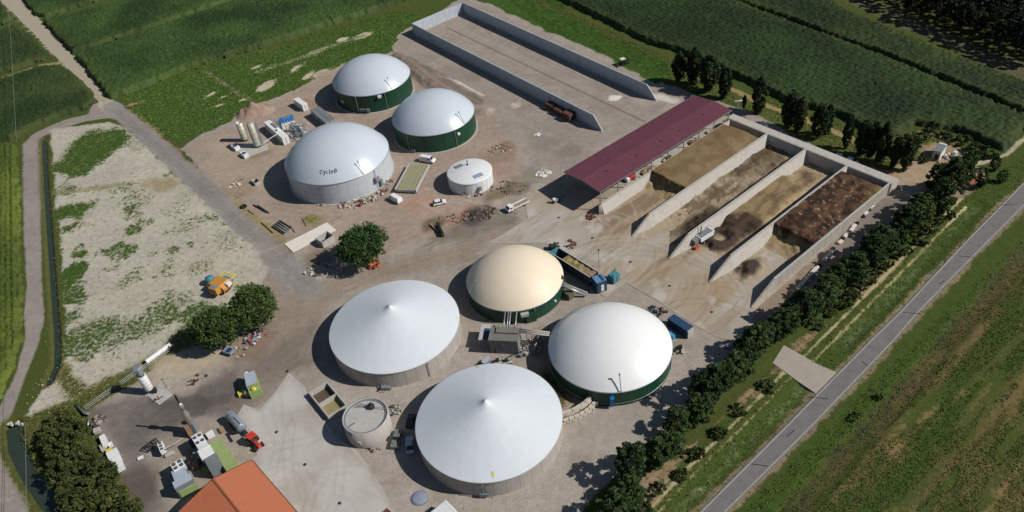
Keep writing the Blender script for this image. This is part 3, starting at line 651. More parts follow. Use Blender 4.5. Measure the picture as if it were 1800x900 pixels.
maize([(134, 101), (193, 178), (205, 172), (240, 160), (330, 122), (450, 88), (560, 52), (680, 14), (760, -14), (850, -60), (560, -60), (430, 0), (280, 52)], ga, 2.4, DG0, DG1, 11, label="dark green maize field above the weedy strip behind the tanks")
maize([(76, 40), (128, 97), (270, 50), (420, -2), (540, -60), (330, -60), (220, -4), (130, 30)], ga, 2.4, DG0, DG1, 12, label="second maize field along the right of the dirt track")
maize([(14, -30), (62, 28), (80, 32), (215, -10), (300, -60), (60, -60)], ga, 2.3, DG0, DG1, 13, label="maize field in the far top left corner right of the track")
maize([(-40, 140), (30, 124), (60, 112), (92, 104), (58, 66), (28, 48), (-40, 72)], ga, 2.2, DG0, A(56, 68, 34, 1.0), 14, label="small maize plot left of the dirt track between two grass paths")
maize([(-40, 56), (10, 44), (24, 34), (-10, -10), (-60, -20)], ga, 2.2, DG0, DG1, 15, label="maize wedge at the left edge beyond the first grass path")
maize([(-60, 158), (30, 138), (70, 122), (104, 118), (130, 130), (158, 158), (170, 180), (150, 194), (100, 210), (50, 232), (30, 246), (-60, 262)], ga, 2.3, DG0, A(56, 70, 34, 1.0), 16, label="dark maize plot left of the road junction")
la = math.atan2(*(W(20, 330) - W(24, 620)).yx)
maize([(-80, 268), (28, 252), (34, 300), (37, 400), (40, 520), (38, 600), (18, 660), (-2, 704), (-80, 740)], la, 1.5, A(66, 82, 30, 1.0), A(100, 112, 44, 1.0), 17, rows=.55, step=.5, label="bright yellow-green row crop left of the grey road")
ra = math.atan2(*(W(1700, 190) - W(1300, 20)).yx)
RG0, RG1 = A(28, 44, 20, 1.0), A(44, 64, 28, 1.0)  # right-hand crops set darker: vignette falloff put into the leaf colour
maize([(880, -60), (968, -6), (1075, 45), (1140, 78), (1190, 92), (1300, 140), (1385, 182), (1470, 205), (1555, 250), (1610, 222), (1680, 232), (1765, 268), (1800, 228), (1860, 250), (1815, 214), (1700, 168), (1560, 108), (1400, 48), (1240, -14), (1150, -60)], ra, 2.4, RG0, RG1, 21, label="large dark maize field behind the poplar row")
maize([(1165, -58), (1246, -13), (1402, 45), (1562, 105), (1702, 163), (1822, 211), (1900, 190), (1820, 158), (1700, 112), (1600, 70), (1500, 28), (1410, -20), (1350, -60)], ra, 2.4, RG0, A(58, 72, 32, 1.0), 22, label="maize field between the dark furrow and the forest edge")
maize([(1640, -60), (1730, -2), (1830, 38), (1950, 60), (1850, -60)], ra, 2.2, RG0, RG1, 23, label="green field beyond the forest in the top right corner")
# ================================================================== DIGESTER TANKS
def ring_box(mb, R, t, z0, z1, n=96):
    mb.lathe([(R, z0), (R, z1), (R - t, z1), (R - t, z0)], n); return mb
def cap_prof(R, hd, z0, n=18):
    rs = (R * R + hd * hd) / (2 * hd); out = []
    for i in range(n + 1):
        r = R * (1 - i / n); out.append((max(r, .01), z0 + math.sqrt(rs * rs - r * r) - (rs - hd)))
    return out
def cap_z(R, hd, z0, r):
    rs = (R * R + hd * hd) / (2 * hd); return z0 + math.sqrt(rs * rs - r * r) - (rs - hd)
def tank(x, y, R, h, hd, m_wall, m_top, label, kind="dome", found=True, panels=0, courses=4):
    x, y, R, h, hd = x * K, y * K, R * K, h * K, hd * K
    t = thing("gas_dome_tank" if kind == "dome" else "cone_roof_tank", label, "tank", (x, y, 0), 0, "round digester tanks of the gas plant")
    if panels:
        mb = MB().lathe([(R - .1, 0), (R - .1, h - .05)], 96); mb.build("wall", m_wall, t, True)
        a = 2 * math.pi / panels; hh = h / courses
        pm = MB().lathe([(R - .04, .02), (R, .04), (R, hh - .04), (R - .04, hh - .02), (R - .14, hh - .02), (R - .14, .02), (R - .04, .02)], 3, a0=-a / 2 + .0012, a1=a / 2 - .0012)
        p0 = pm.build("wall_panel", m_wall, t, False)
        for c in range(courses):
            for k in range(panels):
                if c or k:
                    inst(p0, t, (0, 0, c * hh), a * k)
    else:
        MB().lathe([(R - .05, 0), (R - .05, h)], 128).build("wall", m_wall, t, True)
        n = 28 if m_wall is m_green else 36
        sm = MB().lathe([(R - .04, .05), (R + .015, .05), (R + .015, h - .15), (R - .04, h - .15)], 1, a0=-.0022, a1=.0022)
        s0 = sm.build("wall_seam", m_wall, t)
        for k in range(1, n): inst(s0, t, (0, 0, 0), 2 * math.pi * k / n)
    ring_box(MB(), R + .12, .3, h - .22, h + .02, 128).build("rim_band", m_galv if kind == "dome" else m_tankc, t, True)
    if found and kind == 'dome' and m_top is m_dome: ring_box(MB(), R + .5, .6, -.2, .12, 96).build("foundation_ring", m_conc, t, False)
    if kind == "dome":
        MB().lathe(cap_prof(R + .02, hd, h), 128).build("gas_dome", m_top, t, True)
    else:
        pr = []
        for i in range(25):
            s = i / 24; r = (R + .02) * (1 - s); z = h + .02 + hd * (.92 * s + .08 * max(0, (s - .88) / .12) ** 2)
            pr.append((max(r, .02), z))
        # taut membrane with faint radial sag between the seams
        n = 144; vs = []; fs = []
        for j, (r, z) in enumerate(pr):
            s = 1 - r / R
            for i in range(n):
                a = 2 * math.pi * i / n; sag = -.012 * math.sin(math.pi * min(1, s * 1.2)) * (.5 - .5 * math.cos(a * 24))
                vs.append((r * math.cos(a), r * math.sin(a), z + sag))
        for j in range(24):
            for i in range(n): fs.append((j * n + i, j * n + (i + 1) % n, (j + 1) * n + (i + 1) % n, (j + 1) * n + i))
        MB().add(vs, fs).build("cone_roof", m_top, t, True)
        MB().lathe([(.16, h + hd - .12), (.08, h + hd + .02), (.01, h + hd + .05)], 12).build("peak_cap", m_top, t, True)
    return t, R, h, hd
def polar(R, deg, z): return (R * math.cos(math.radians(deg)), R * math.sin(math.radians(deg)), z)
# degrees: 0 = east, 90 = away from the camera, 270 = toward the camera
def mast(t, R, deg, z0, z1, r=.09, name="vent_pipe", bend=0):
    p = polar(R, deg, 0); mb = MB(); pts = [(p[0], p[1], z0), (p[0], p[1], z1)]
    if bend: q = polar(R - bend, deg, z1 + .3); pts += [(q[0], q[1], z1 + .3)]
    mb.tube(pts, r, 6).lathe([(r * 2.2, z1 - .1), (r * 2.6, z1 + .25)], 8, Matrix.Translation((pts[-1][0], pts[-1][1], 0)), cap=True)
    return mb.build(name, m_galv, t)
tA, RA, hA, dA = tank(-37.18, 232.15, 12.31, 5.99, 6.2, m_green, m_dome, "grey dome on a dark green tank, farthest back beside the upper bunker")
tB, RB, hB, dB = tank(-17.64, 204.5, 12.0, 5.74, 6.2, m_green, m_dome, "grey dome on a dark green tank, right of the lettered dome")
tC, RC, hC, dC = tank(-44, 187.45, 14.21, 6.43, 7.4, m_panelw, m_dome, "big grey dome on a white panelled tank lettered Cycle0", panels=36, courses=4)
tD, RD_, hD, dD = tank(-26.28, 120.88, 13.71, 4.21, 5.45, m_tankc, m_cone, "pale pointed cone roof tank below the haul road, left of the pump house", kind="cone")
tE, RE, hE, dE = tank(-7.93, 92.93, 13.48, 4.21, 5.4, m_tankc, m_cone, "pale pointed cone roof tank nearest the camera, beside the parked cars", kind="cone")
tF, RF, hF, dF = tank(0, 131.5, 10.74, 3.73, 5.2, m_green, m_beige, "cream dome on a dark green tank beside the long feed hopper")
tG, RG, hG, dG = tank(17.02, 107.73, 12.14, 3.97, 5.2, m_green, m_white, "bright white dome on a dark green tank beside the roadside trees")
# over-pressure pipes standing at the domes' edges
def dome_pipe(t, R, h, hd, deg, ln=2.6, inw=1.8):
    r0 = R - .05; z0 = h - .3; r1 = R - inw; z1 = cap_z(R, hd, h, r1) + .25
    a = polar(r0, deg, z0); b_ = polar(R + .05, deg, h + .6); c = polar(r1, deg, z1 + ln * .5)
    MB().tube([a, b_, c], .11, 6).tube([c, (c[0], c[1], c[2] + .5)], .2, 6).build("overpressure_pipe", m_galv, t)
dome_pipe(tA, RA, hA, dA, 305); dome_pipe(tB, RB, hB, dB, 318); dome_pipe(tC, RC, hC, dC, 305, 2.5); dome_pipe(tF, RF, hF, dF, 200, 2.6); dome_pipe(tG, RG, hG, dG, 270, 3)
for (t, R, h, degs) in ((tA, RA, hA, (250, 292)), (tB, RB, hB, (232, 300)), (tC, RC, hC, (318,)), (tF, RF, hF, (288, 340)), (tG, RG, hG, (262,)), (tE, RE, hE, (268, 262)), (tD, RD_, hD, (300,))):
    for d in degs:
        p = polar(R + .25, d, 0); q = polar(R + .05, d, h - .4)
        MB().tube([(p[0], p[1], .1), (p[0], p[1], h - .3), q], .09, 6).build("riser_pipe", m_galv if t is not tG else m_blue, t)
# round port holes / inspection windows and small boxes on walls
def wallbox(t, R, deg, z, w, hh, dep, m, name):
    M = Matrix.Rotation(math.radians(deg), 4, 'Z') @ Matrix.Translation((R, 0, z))
    return MB().box(-.05, dep, -w / 2, w / 2, -hh / 2, hh / 2, M).build(name, m, t)
def port(t, R, deg, z, r, name="inspection_port"):
    M = Matrix.Rotation(math.radians(deg), 4, 'Z') @ Matrix.Translation((R - .08, 0, z)) @ Matrix.Rotation(math.pi / 2, 4, 'Y')
    return MB().lathe([(r, 0), (r, .18), (r * .7, .22)], 14, M, cap=True).build(name, m_conc, t)
port(tA, RA, 222, 3.4, .75); wallbox(tA, RA, 256, 1.4, 2.0, 1.0, .4, m_gpaint, "control_box"); wallbox(tA, RA, 264, 1.2, 1.2, 1.3, .5, m_gpaint, "control_box"); wallbox(tA, RA, 284, 6.0, 1.3, .8, .7, m_wpaint, "gas_outlet_box")
wallbox(tB, RB, 305, 4.6, .9, .7, .5, m_wpaint, "gas_outlet_box"); wallbox(tB, RB, 238, .8, 1.6, 1, .6, m_gpaint, "control_box")
wallbox(tC, RC, 318, 4.0, 1.4, 1.6, 1.1, m_galv, "mixer_platform"); wallbox(tC, RC, 323, 1.8, 1.0, 2.2, .8, m_gpaint, "mixer_housing")
wallbox(tF, RF, 283, 1.5, 2.6, 3.0, .5, m_green, "mixer_hatch"); wallbox(tF, RF, 276, 3.1, 2.0, .8, .9, m_conc, "gas_outlet_box"); wallbox(tF, RF, 318, 2.2, .5, .5, .3, m_wpaint, "gauge_box")
wallbox(tG, RG, 262, 2.2, .9, 2.4, .9, m_blue, "pump_housing"); wallbox(tG, RG, 248, .8, .8, .8, .6, m_galv, "valve_box")
wallbox(tE, RE, 262, 1.0, 1.8, .9, .5, m_gpaint, "control_box"); wallbox(tD, RD_, 262, .5, 2.2, .8, .9, m_gpaint, "valve_box")
# green vent hoops along G's foot
MB().lathe([(RG + .1, .9), (RG + .18, .95), (RG + .1, 1.0)], 96).build("foot_band", m_galv, tG, True)
# Cycle0 lettering on the dome of tank C: slab-serif letters laid on the membrane
def strokes_text():
    """each glyph: list of polygons in a 0..1 high em box, thick stems and slab serifs"""
    def arc(cx, cy, rx, ry, wx, wy, a0, a1, n=14):
        o = [(cx + rx * math.cos(a0 + (a1 - a0) * i / n), cy + ry * math.sin(a0 + (a1 - a0) * i / n)) for i in range(n + 1)]
        q = [(cx + (rx - wx) * math.cos(a0 + (a1 - a0) * i / n), cy + (ry - wy) * math.sin(a0 + (a1 - a0) * i / n)) for i in range(n + 1)]
        return [[o[i], o[i + 1], q[i + 1], q[i]] for i in range(n)]
    R_ = lambda x0, x1, y0, y1: [[(x0, y0), (x1, y0), (x1, y1), (x0, y1)]]
    pi = math.pi; G = []
    G.append((arc(.42, .5, .42, .5, .2, .1, .25 * pi, 1.78 * pi) + R_(.64, .76, .62, .98), .86))            # C
    G.append(([[(.08, .66), (.28, .66), (.50, .12), (.36, .0)], [(.56, .66), (.72, .66), (.42, -.12), (.30, -.02)], [(.42, -.12), (.30, -.02), (.20, -.16), (.26, -.28)], [(.26, -.28), (.20, -.16), (.04, -.18), (.04, -.3)]] + R_(0, .34, .60, .7) + R_(.48, .8, .60, .7), .82))   # y
    G.append((arc(.34, .34, .34, .36, .18, .09, .28 * pi, 1.76 * pi, 12), .68))                               # c
    G.append((R_(.12, .32, 0, 1.0) + R_(0, .3, .92, 1.02) + R_(0, .44, 0, .1), .5))                        # l
    G.append((arc(.34, .34, .34, .36, .18, .09, 0, 1.8 * pi, 14) + R_(.1, .66, .32, .42), .72))              # e
    G.append((arc(.4, .5, .4, .52, .19, .09, 0, 2 * pi, 20) + [[(.16, .1), (.26, .06), (.64, .9), (.54, .94)]], .8))  # slashed zero
    return G
G = strokes_text(); total = sum(w for _, w in G) + .06 * 5
hgt = 1.12; deg_c = 267.5; mb = MB(); xo = -total / 2 * hgt
for polys, wd in G:
    for pl in polys:
        # subdivide so that the letters follow the membrane
        vs = []
        for (px_, py_) in pl:
            sx = xo + px_ * hgt; sy = py_ * hgt
            r = RC - 2.0 - sy * .86; a = math.radians(deg_c) + sx / r
            vs.append((r * math.cos(a), r * math.sin(a), cap_z(RC + .02, dC, hC, r) + .05))
        n = Vector((vs[1][0] - vs[0][0], vs[1][1] - vs[0][1], vs[1][2] - vs[0][2])).cross(Vector((vs[2][0] - vs[0][0], vs[2][1] - vs[0][1], vs[2][2] - vs[0][2])))
        mb.add(vs, [(0, 1, 2, 3) if n.z > 0 else (3, 2, 1, 0)])
    xo += (wd + .06) * hgt
mb.build("lettering", mat("lettering_black", A(34, 38, 44), .6, .05, 1), tC)
# yellow marks on the cone roofs
def mark(t, R, h, hd, deg, r, w, l):
    z = lambda rr: h + .06 + hd * .92 * (1 - rr / R); vs = []
    for dr, da in ((0, -w), (0, w), (-l, w), (-l, -w)):
        a = math.radians(deg) + da / r; vs.append(((r + dr) * math.cos(a), (r + dr) * math.sin(a), z(r + dr) + .03))
    MB().add(vs, [(0, 1, 2, 3)]).build("yellow_patch", m_yellow, t)
mark(tE, RE, hE, dE, 270.5, RE - .8, .22, 1.1); mark(tE, RE, hE, dE, 96, RE - .4, .4, .5); mark(tD, RD_, hD, dD, 357, RD_ - .3, .15, .5)
# ---- small white tank with skylights
t = thing("white_round_tank", "small white round tank with two skylight panels on its flat lid", "tank")


hx, hy, hR, hh_ = -8.42, 175.67, 5.964, 3.523
t.location = (hx * K, hy * K, 0); R = hR * K; h = hh_ * K
MB().lathe([(R, 0), (R, h)], 96).build("wall", m_wpaint, t, True)
MB().lathe([(R + .1, h - .15), (R + .1, h + .05), (R - .2, h + .22), (.02, h + .55)], 96).build("lid", m_wpaint, t, True)
p0 = MB().lathe([(R + .03, .05), (R + .03, h - .2)], 1, a0=-.004, a1=.004).build("wall_seam", m_gpaint, t)
for k in range(1, 24): inst(p0, t, (0, 0, 0), 2 * math.pi * k / 24)
for z in (1.2, 2.4, 3.6): ring_box(MB(), R + .035, .05, z, z + .05, 72).build("wall_hoop", m_wpaint, t)
MB().box(-1.5, 1.5, -.9, .9, 0, .12, Matrix.Translation((2.6, -3.4, h + .35)) @ Matrix.Rotation(.45, 4, 'Z')).build("skylight", mat("blue_grey_glazing", A(150, 166, 188), .25, .08, 1), t)
MB().box(-1.3, 1.3, -.75, .75, 0, .12, Matrix.Translation((-3.2, 2.9, h + .38)) @ Matrix.Rotation(.5, 4, 'Z')).build("skylight", m_gpaint, t)
MB().lathe([(.35, h + .4), (.3, h + .7), (.12, h + .9), (.12, h + 1.7), (.2, h + 1.75), (.2, h + 1.9)], 10, Matrix.Translation((-.4, 3.1, 0)), cap=True).build("vent_stack", m_dark, t)
wallbox(t, R, 292, 1.9, .9, 1.3, .6, m_gpaint, "mixer_housing"); wallbox(t, R, 252, 1.0, .45, .45, .15, m_dark, "hatch")
MB().tube([polar(R + .3, 286, .1), polar(R + .9, 284, .9), polar(R + .3, 289, 2.4)], .09, 6).build("feed_pipe", m_galv, t)
# ---- small concrete tank with mixer
t = thing("concrete_round_tank", "small open concrete tank with a mixer beside the two-cell pit", "tank", (-30.98 * K, 97.22 * K, 0)); R = 4.35 * K; h = 4.35 * K
MB().lathe([(R, 0), (R, h), (R - .3, h), (R - .3, h - .35)], 96).build("wall", m_tankc, t, True)
MB().lathe([(R - .28, h - .35), (.02, h - .30)], 72).build("deck", m_conc, t, True)
ring_box(MB(), R - .35, .35, h - .34, h - .2, 72).build("gutter", m_gpaint, t)
def at(d, r, z): return polar(r, d, z)
MB().lathe([(.8, h - .3), (.8, h + .3), (.3, h + .5), (.3, h + 1.1)], 12, Matrix.Translation(at(62, 2.6, 0)), cap=True).build("mixer_motor", m_dark, t)
p = at(62, 2.6, 0); MB().tube([(p[0] - .4, p[1] + .1, h), (p[0] - .4, p[1] + .1, h + 2.6)], .05, 5).tube([(p[0] + .4, p[1] + .5, h), (p[0] + .4, p[1] + .5, h + 2.2)], .05, 5).tube([(p[0] - .4, p[1] + .1, h + 2.5), (p[0] + .4, p[1] + .5, h + 2.1)], .04, 5).build("hoist_frame", m_galv, t)
MB().tube([(p[0], p[1], h + .2), (p[0] - 3.6, p[1] + .6, h + .1)], .07, 5).build("cable_duct", m_gpaint, t)
MB().tube([(p[0], p[1] - .1, h + .2), (R - .4, p[1] - 1.2, h + .1)], .07, 5).tube([(p[0], p[1] + .3, h + .2), (p[0] - 2.8, p[1] + 1.3, h + .1)], .05, 5).build("walkway_rail", m_gpaint, t)
q = at(215, 2.6, h - .2); MB().tube([q, (q[0] - 1.1, q[1] - .9, h - .1)], .09, 5).build("hose", m_dark, t)
wallbox(t, R, 245, 2.4, 1.9, .08, .08, m_wpaint, "white_conduit"); wallbox(t, R, 256, 1.9, .08, 1.1, .08, m_wpaint, "white_conduit")
# ================================================================== UPPER BUNKER (precast panels)
def panel_wall(name, label, a, b, h, m, pw=2.44, th=.30, slant_end=0, foot=True):
    """a, b: world ends; slanted toward b over slant_end metres"""
    a = Vector(a); b = Vector(b); d = b - a; L = d.length; ang = math.atan2(d.y, d.x)
    t = thing(name, label, "wall", (a.x, a.y, 0), ang)
    n = round(L / pw); pw = L / n; g = .035
    hi = lambda s: h if s <= L - slant_end else max(.12, h * (L - s) / slant_end)
    base = None
    for k in range(n):
        s0, s1 = k * pw, (k + 1) * pw; z0, z1 = hi(s0), hi(s1)
        if z0 == z1 == h and base is not None:
            inst(base, t, (s0, 0, 0)); continue
        sl = L - slant_end
        prof = [(g / 2, 0), (pw - g / 2, 0), (pw - g / 2, z1)] + ([(sl - s0, h)] if s0 < sl < s1 else []) + [(g / 2, z0)]
        o = MB().extr_y(prof, -th / 2, th / 2).build("wall_panel", m, t); o.location = (s0, 0, 0)
        if z0 == z1 == h: base = o
    # stiffening core keeps the joints dark but closed
    prof = [(.02, 0), (L - .02, 0)] + ([(L - .02, .1), (L - slant_end, h - .06)] if slant_end else [(L - .02, h - .06)]) + [(.02, h - .06)]
    MB().extr_y(prof, -th / 2 + .06, th / 2 - .06).build("joint_core", m_gpaint, t)
    if foot: MB().box(0, L, -th / 2 - .55, th / 2 + .1, -.2, .16).build("footing", m_conc, t)
    return t
HB = 4.7
BL0 = Vector(W(724, 41, HB)); BL1 = Vector(W(1060, 232)); BRt = Vector(W(813, 4, HB)); BR1 = Vector(W(1155, 178))
slantL = (Vector(W(1046, 201, HB)) - BL1).length; slantR = (Vector(W(1141, 147, HB)) - BR1).length
panel_wall("bunker_wall", "long left wall of the empty upper bunker, grey panels, rusty tanks leaning on it", BL0, BL1, HB, m_concs, slant_end=slantL)
panel_wall("bunker_wall", "long right wall of the empty upper bunker beside the gravel strip", BRt, BR1, HB, m_concs, slant_end=slantR)
d_ = (BRt - BL0).normalized()
panel_wall("bunker_wall", "short pale end wall closing the far end of the upper bunker", BL0 + d_ * .2, BRt - d_ * .2, HB - .004, m_concs)
# ================================================================== CLAMP WALLS AND SILAGE
O1 = Vector(W(1111, 416)); O4 = Vector(W(1320, 541)); CA = math.radians(36.8)
ux = Vector((math.cos(CA), math.sin(CA))); vx = Vector((math.sin(CA), -math.cos(CA)))
def uv(u, v_, h=0): d = Vector(W(u, v_, h)) - O1; return d.dot(ux), d.dot(vx)
def from_uv(u, v_): p = O1 + ux * u + vx * v_; return p
HW = 3.9
fronts = [(1053, 377), (1111, 416), (1175.5, 455.5), (1246.5, 497), (1320.5, 541.5)]
W_uv = [uv(*f) for f in fronts]
BACK = 61.5
slope_w = [0.8, 6.8, 7.5, 8.2, 8.6]
lab = ["clamp wall nearest the purple roofed shed, square ended", "second clamp wall from the purple roof, right of the tan silage heap", "third clamp wall from the purple roof, white trailer parked against it",
       "fourth clamp wall from the purple roof, left of the dark brown heap", "outermost clamp wall on the hedge side with ribbed outer face"]
m_batter = mat('concrete_batter', A(188, 182, 173), .9, .16, .5, .03, streak=0, dirt=A(142, 124, 98), dirt_amt=.7, dsc=.5)
def clamp_wall(i):
    u0, v0 = W_uv[i]; L = BACK - u0 - (0 if i != 4 else -1.5); sl = slope_w[i]; h = HW if i else 3.4
    p = from_uv(u0, v0); t = thing("clamp_wall", lab[i], "wall", (p.x, p.y, 0), CA, "parallel concrete walls of the silage clamps")
    hf = .25 if i else 2.9
    n = 20; L1 = L - sl; pw = L1 / n; base = None
    # sloping front panel
    o = MB().extr_y([(0, 0), (sl, 0), (sl - .02, h), (0, hf)], -.22, .22).build("front_panel", m_clamp, t)
    for k in range(n):
        if base is None:
            base = MB().extr_y([(.02, 0), (pw - .02, 0), (pw - .02, h - .02), (.02, h - .02)], -.2, .2).build("wall_panel", m_clamp, t); base.location = (sl, 0, 0)
        else: inst(base, t, (sl + k * pw, 0, 0))
    MB().box(sl, L, -.23, .23, h - .02, h + .12).build("coping", m_conc, t)
    if i < 4:   # inclined concrete batter on the sunny side, seen as the wall's broad pale band
        wB = 1.55 if i else 1.4; xs = [0, sl * .5, sl, sl + 4, L - 2, L]; hs_ = [hf * .8, (hf + h) / 2 - .1, h - .05, h - .02, h - .02, h - .02]; ws = [.25, wB * .55, wB, wB, wB, wB + .6]
        vs = []
        for x, hh_, w_ in zip(xs, hs_, ws): vs += [(x, -w_, 0), (x, -.26, max(hh_ - .15, .05)), (x, -.24, 0)]
        k6 = len(xs); fs = []
        for q in range(k6 - 1):
            for e in range(3): fs.append((3 * q + e, 3 * q + 3 + e, 3 * q + 3 + (e + 1) % 3, 3 * q + (e + 1) % 3))
        fs += [(0, 1, 2), (3 * k6 - 1, 3 * k6 - 2, 3 * k6 - 3)]
        MB().add(vs, fs).build("batter", m_batter, t)
    if i == 4:
        r0 = MB().extr_y([(-.05, 0), (.05, 0), (.05, h - .25), (-.05, h - .25)], -.25, -.2).build("rib", m_clamp, t); r0.location = (sl + .6, 0, 0)
        for k in range(1, 60): inst(r0, t, (sl + .6 + k * (L1 - 1) / 60, 0, 0))
    return t
for i in range(5): clamp_wall(i)
# back wall: broad concrete embankment with rounded top
p0 = from_uv(BACK + 0, W_uv[0][1] - 1.2); p1 = from_uv(BACK + 0, W_uv[4][1] + .6); d = p1 - p0; L = d.length
t = thing("clamp_back_wall", "broad pale concrete wall closing the back of all four clamps", "wall", (p0.x, p0.y, 0), math.atan2(d.y, d.x))
n = 18; pw = L / n; prof = [(-.5, 0), (-.2, HW - .15), (.1, HW), (2.9, HW + .02), (3.6, HW - .6), (4.4, 0)]
b0 = None
for k in range(n):
    if b0 is None:
        mb = MB(); vs = [(x, y, z) for x in (.02, pw - .02) for y, z in prof]; k6 = len(prof)
        mb.add(vs, [tuple(range(k6)), tuple(range(2 * k6 - 1, k6 - 1, -1))] + [((j + 1) % k6, j, k6 + j, k6 + (j + 1) % k6) for j in range(k6)])
        b0 = mb.build("wall_block", m_batter, t)
    else: inst(b0, t, (k * pw, 0, 0))
# silage juice and trampled feed staining the apron's concrete: the worn top surface of the slab
AP = np.array(WP([(923, 353), (992, 304), (1222, 168), (1290, 205), (1553, 345), (1326, 545), (1312, 600), (1283, 601), (1250, 588), (1221, 572), (1182, 546), (1157, 530), (1100, 497), (1062, 522), (1000, 470), (960, 428), (858, 428), (927, 385)]))
ax_ = np.arange(AP[:, 0].min(), AP[:, 0].max(), .42); ay_ = np.arange(AP[:, 1].min(), AP[:, 1].max(), .42); XX, YY = np.meshgrid(ax_, ay_); s_ = sdf(XX.ravel(), YY.ravel(), AP).reshape(XX.shape)
dU = (XX - O1.x) * ux.x + (YY - O1.y) * ux.y; dV = (XX - O1.x) * vx.x + (YY - O1.y) * vx.y
def sm0(a, b, x): t = np.clip((x - a) / (b - a), 0, 1); return t * t * (3 - 2 * t)
def mx0(c, d, t): return c * (1 - t[..., None]) + np.array(d) * t[..., None]
nA = fbm(XX, YY, 14, 4, 401); nB = fbm(dU * .22, dV, 3.2, 4, 402); nC = fbm(XX, YY, 3, 4, 403)
CCa = np.array(A(172, 164, 153)) * (.9 + .22 * nC[..., None])
bay = sm0(-16, 4, dU) * sm0(-17, -10, dV) * (1 - sm0(42, 46, dV))
CCa = mx0(CCa, A(160, 138, 106), np.clip(sm0(.38, .66, nA) * .55 + bay * (.25 + .5 * sm0(.4, .65, nB)), 0, .85))
CCa = mx0(CCa, A(118, 100, 80), sm0(.58, .74, nB) * (.2 + .5 * bay)); CCa = mx0(CCa, A(200, 195, 188), sm0(.62, .78, fbm(XX, YY, 6, 4, 404)) * .5)
for k in range(26):
    rg = random.Random(900 + k); r_ = rg.uniform(12, 40); cx0 = rg.uniform(-30, -8); cy0 = rg.uniform(-12, 38); sd_ = rg.choice([-1, 1])
    d_ = np.hypot(dU - cx0, dV - cy0 - sd_ * r_) - r_
    for o_ in (0, 1.9): CCa = mx0(CCa, A(124, 110, 94) if k % 3 else A(192, 184, 172), np.exp(-((d_ - o_) / .32) ** 2) * .30 * sm0(.42, .6, fbm(XX, YY, 8, 2, 500 + k)))
o = quad_mesh("apron_surface", XX, YY, np.full(XX.shape, .097), s_ > .1, CCa, attr_mat("stained_concrete", .9, .02, .12, 2.5)); structure(o)
# the same kind of worn top on the concrete yard by the warehouse
YP = np.array(WP([(417, 732), (428, 711), (456, 722), (484, 690), (508, 655), (536, 680), (553, 722), (600, 775), (624, 790), (653, 825), (692, 895), (760, 990), (560, 1050), (470, 900), (441, 808), (452, 800), (440, 770)]))
ax_ = np.arange(YP[:, 0].min(), YP[:, 0].max(), .36); ay_ = np.arange(YP[:, 1].min(), YP[:, 1].max(), .36); XX, YY = np.meshgrid(ax_, ay_); s_ = sdf(XX.ravel(), YY.ravel(), YP).reshape(XX.shape) - fbm(XX, YY, 1.5, 3, 600) * .5
CCa = np.array(A(184, 178, 170)) * (.92 + .2 * fbm(XX, YY, 4, 4, 601)[..., None])
CCa = mx0(CCa, A(146, 136, 122), sm0(.5, .72, fbm(XX, YY, 10, 4, 602)) * .4); CCa = mx0(CCa, A(148, 134, 118), (1 - sm0(0, 1.6, s_)) * .3); CCa = mx0(CCa, A(196, 192, 185), sm0(.55, .75, fbm(XX, YY, 7, 4, 603)) * .5)
pc_ = W(600, 860); 
for k in range(22):
    rg = random.Random(700 + k); r_ = rg.uniform(8, 60); an = rg.uniform(0, 6.28); q_ = W(rg.uniform(460, 640), rg.uniform(690, 880)); cx0 = q_.x + r_ * math.cos(an); cy0 = q_.y + r_ * math.sin(an); d_ = np.hypot(XX - cx0, YY - cy0) - r_
    for o_ in (0, 1.9): CCa = mx0(CCa, A(136, 126, 114) if k % 3 else A(190, 185, 176), np.exp(-((d_ - o_) / .3) ** 2) * .17 * sm0(.42, .6, fbm(XX, YY, 7, 2, 720 + k)))
o = quad_mesh("yard_surface", XX, YY, np.full(XX.shape, .107), s_ > .05, CCa, attr_mat("stained_concrete", .9, .02, .12, 2.5)); structure(o)
# silage heaps
m_heap = attr_mat("silage", .95, .12, .3, 3.0, spec=.05)
def heap(name, label, cat, u0, u1, v0, v1, hf, cf, step=.4):
    us = np.arange(u0, u1 + step, step); vs = np.arange(v0, v1 + step * .5, step); UU, VV = np.meshgrid(us, vs)
    XX = O1.x + ux.x * UU + vx.x * VV; YY = O1.y + ux.y * UU + vx.y * VV
    ZZ = hf(UU, VV, XX, YY); CC = cf(UU, VV, ZZ, XX, YY)
    # grid winding: v runs to the right of u, so flip
    o = quad_mesh(name, XX[::-1], YY[::-1], ZZ[::-1], np.ones(XX.shape, bool), CC[::-1], m_heap)
    tag(o, label, cat); return o
def sm(a, b, x): t = np.clip((x - a) / (b - a), 0, 1); return t * t * (3 - 2 * t)
def mixn(c0, c1, t): return np.array(c0) * (1 - t[..., None]) + np.array(c1) * t[..., None]
vw = [w[1] for w in W_uv]
TAN, TAN2, BRN, DRK, STRAW = A(138, 118, 88), A(160, 140, 106), A(84, 64, 50), A(56, 45, 40), A(168, 148, 112)
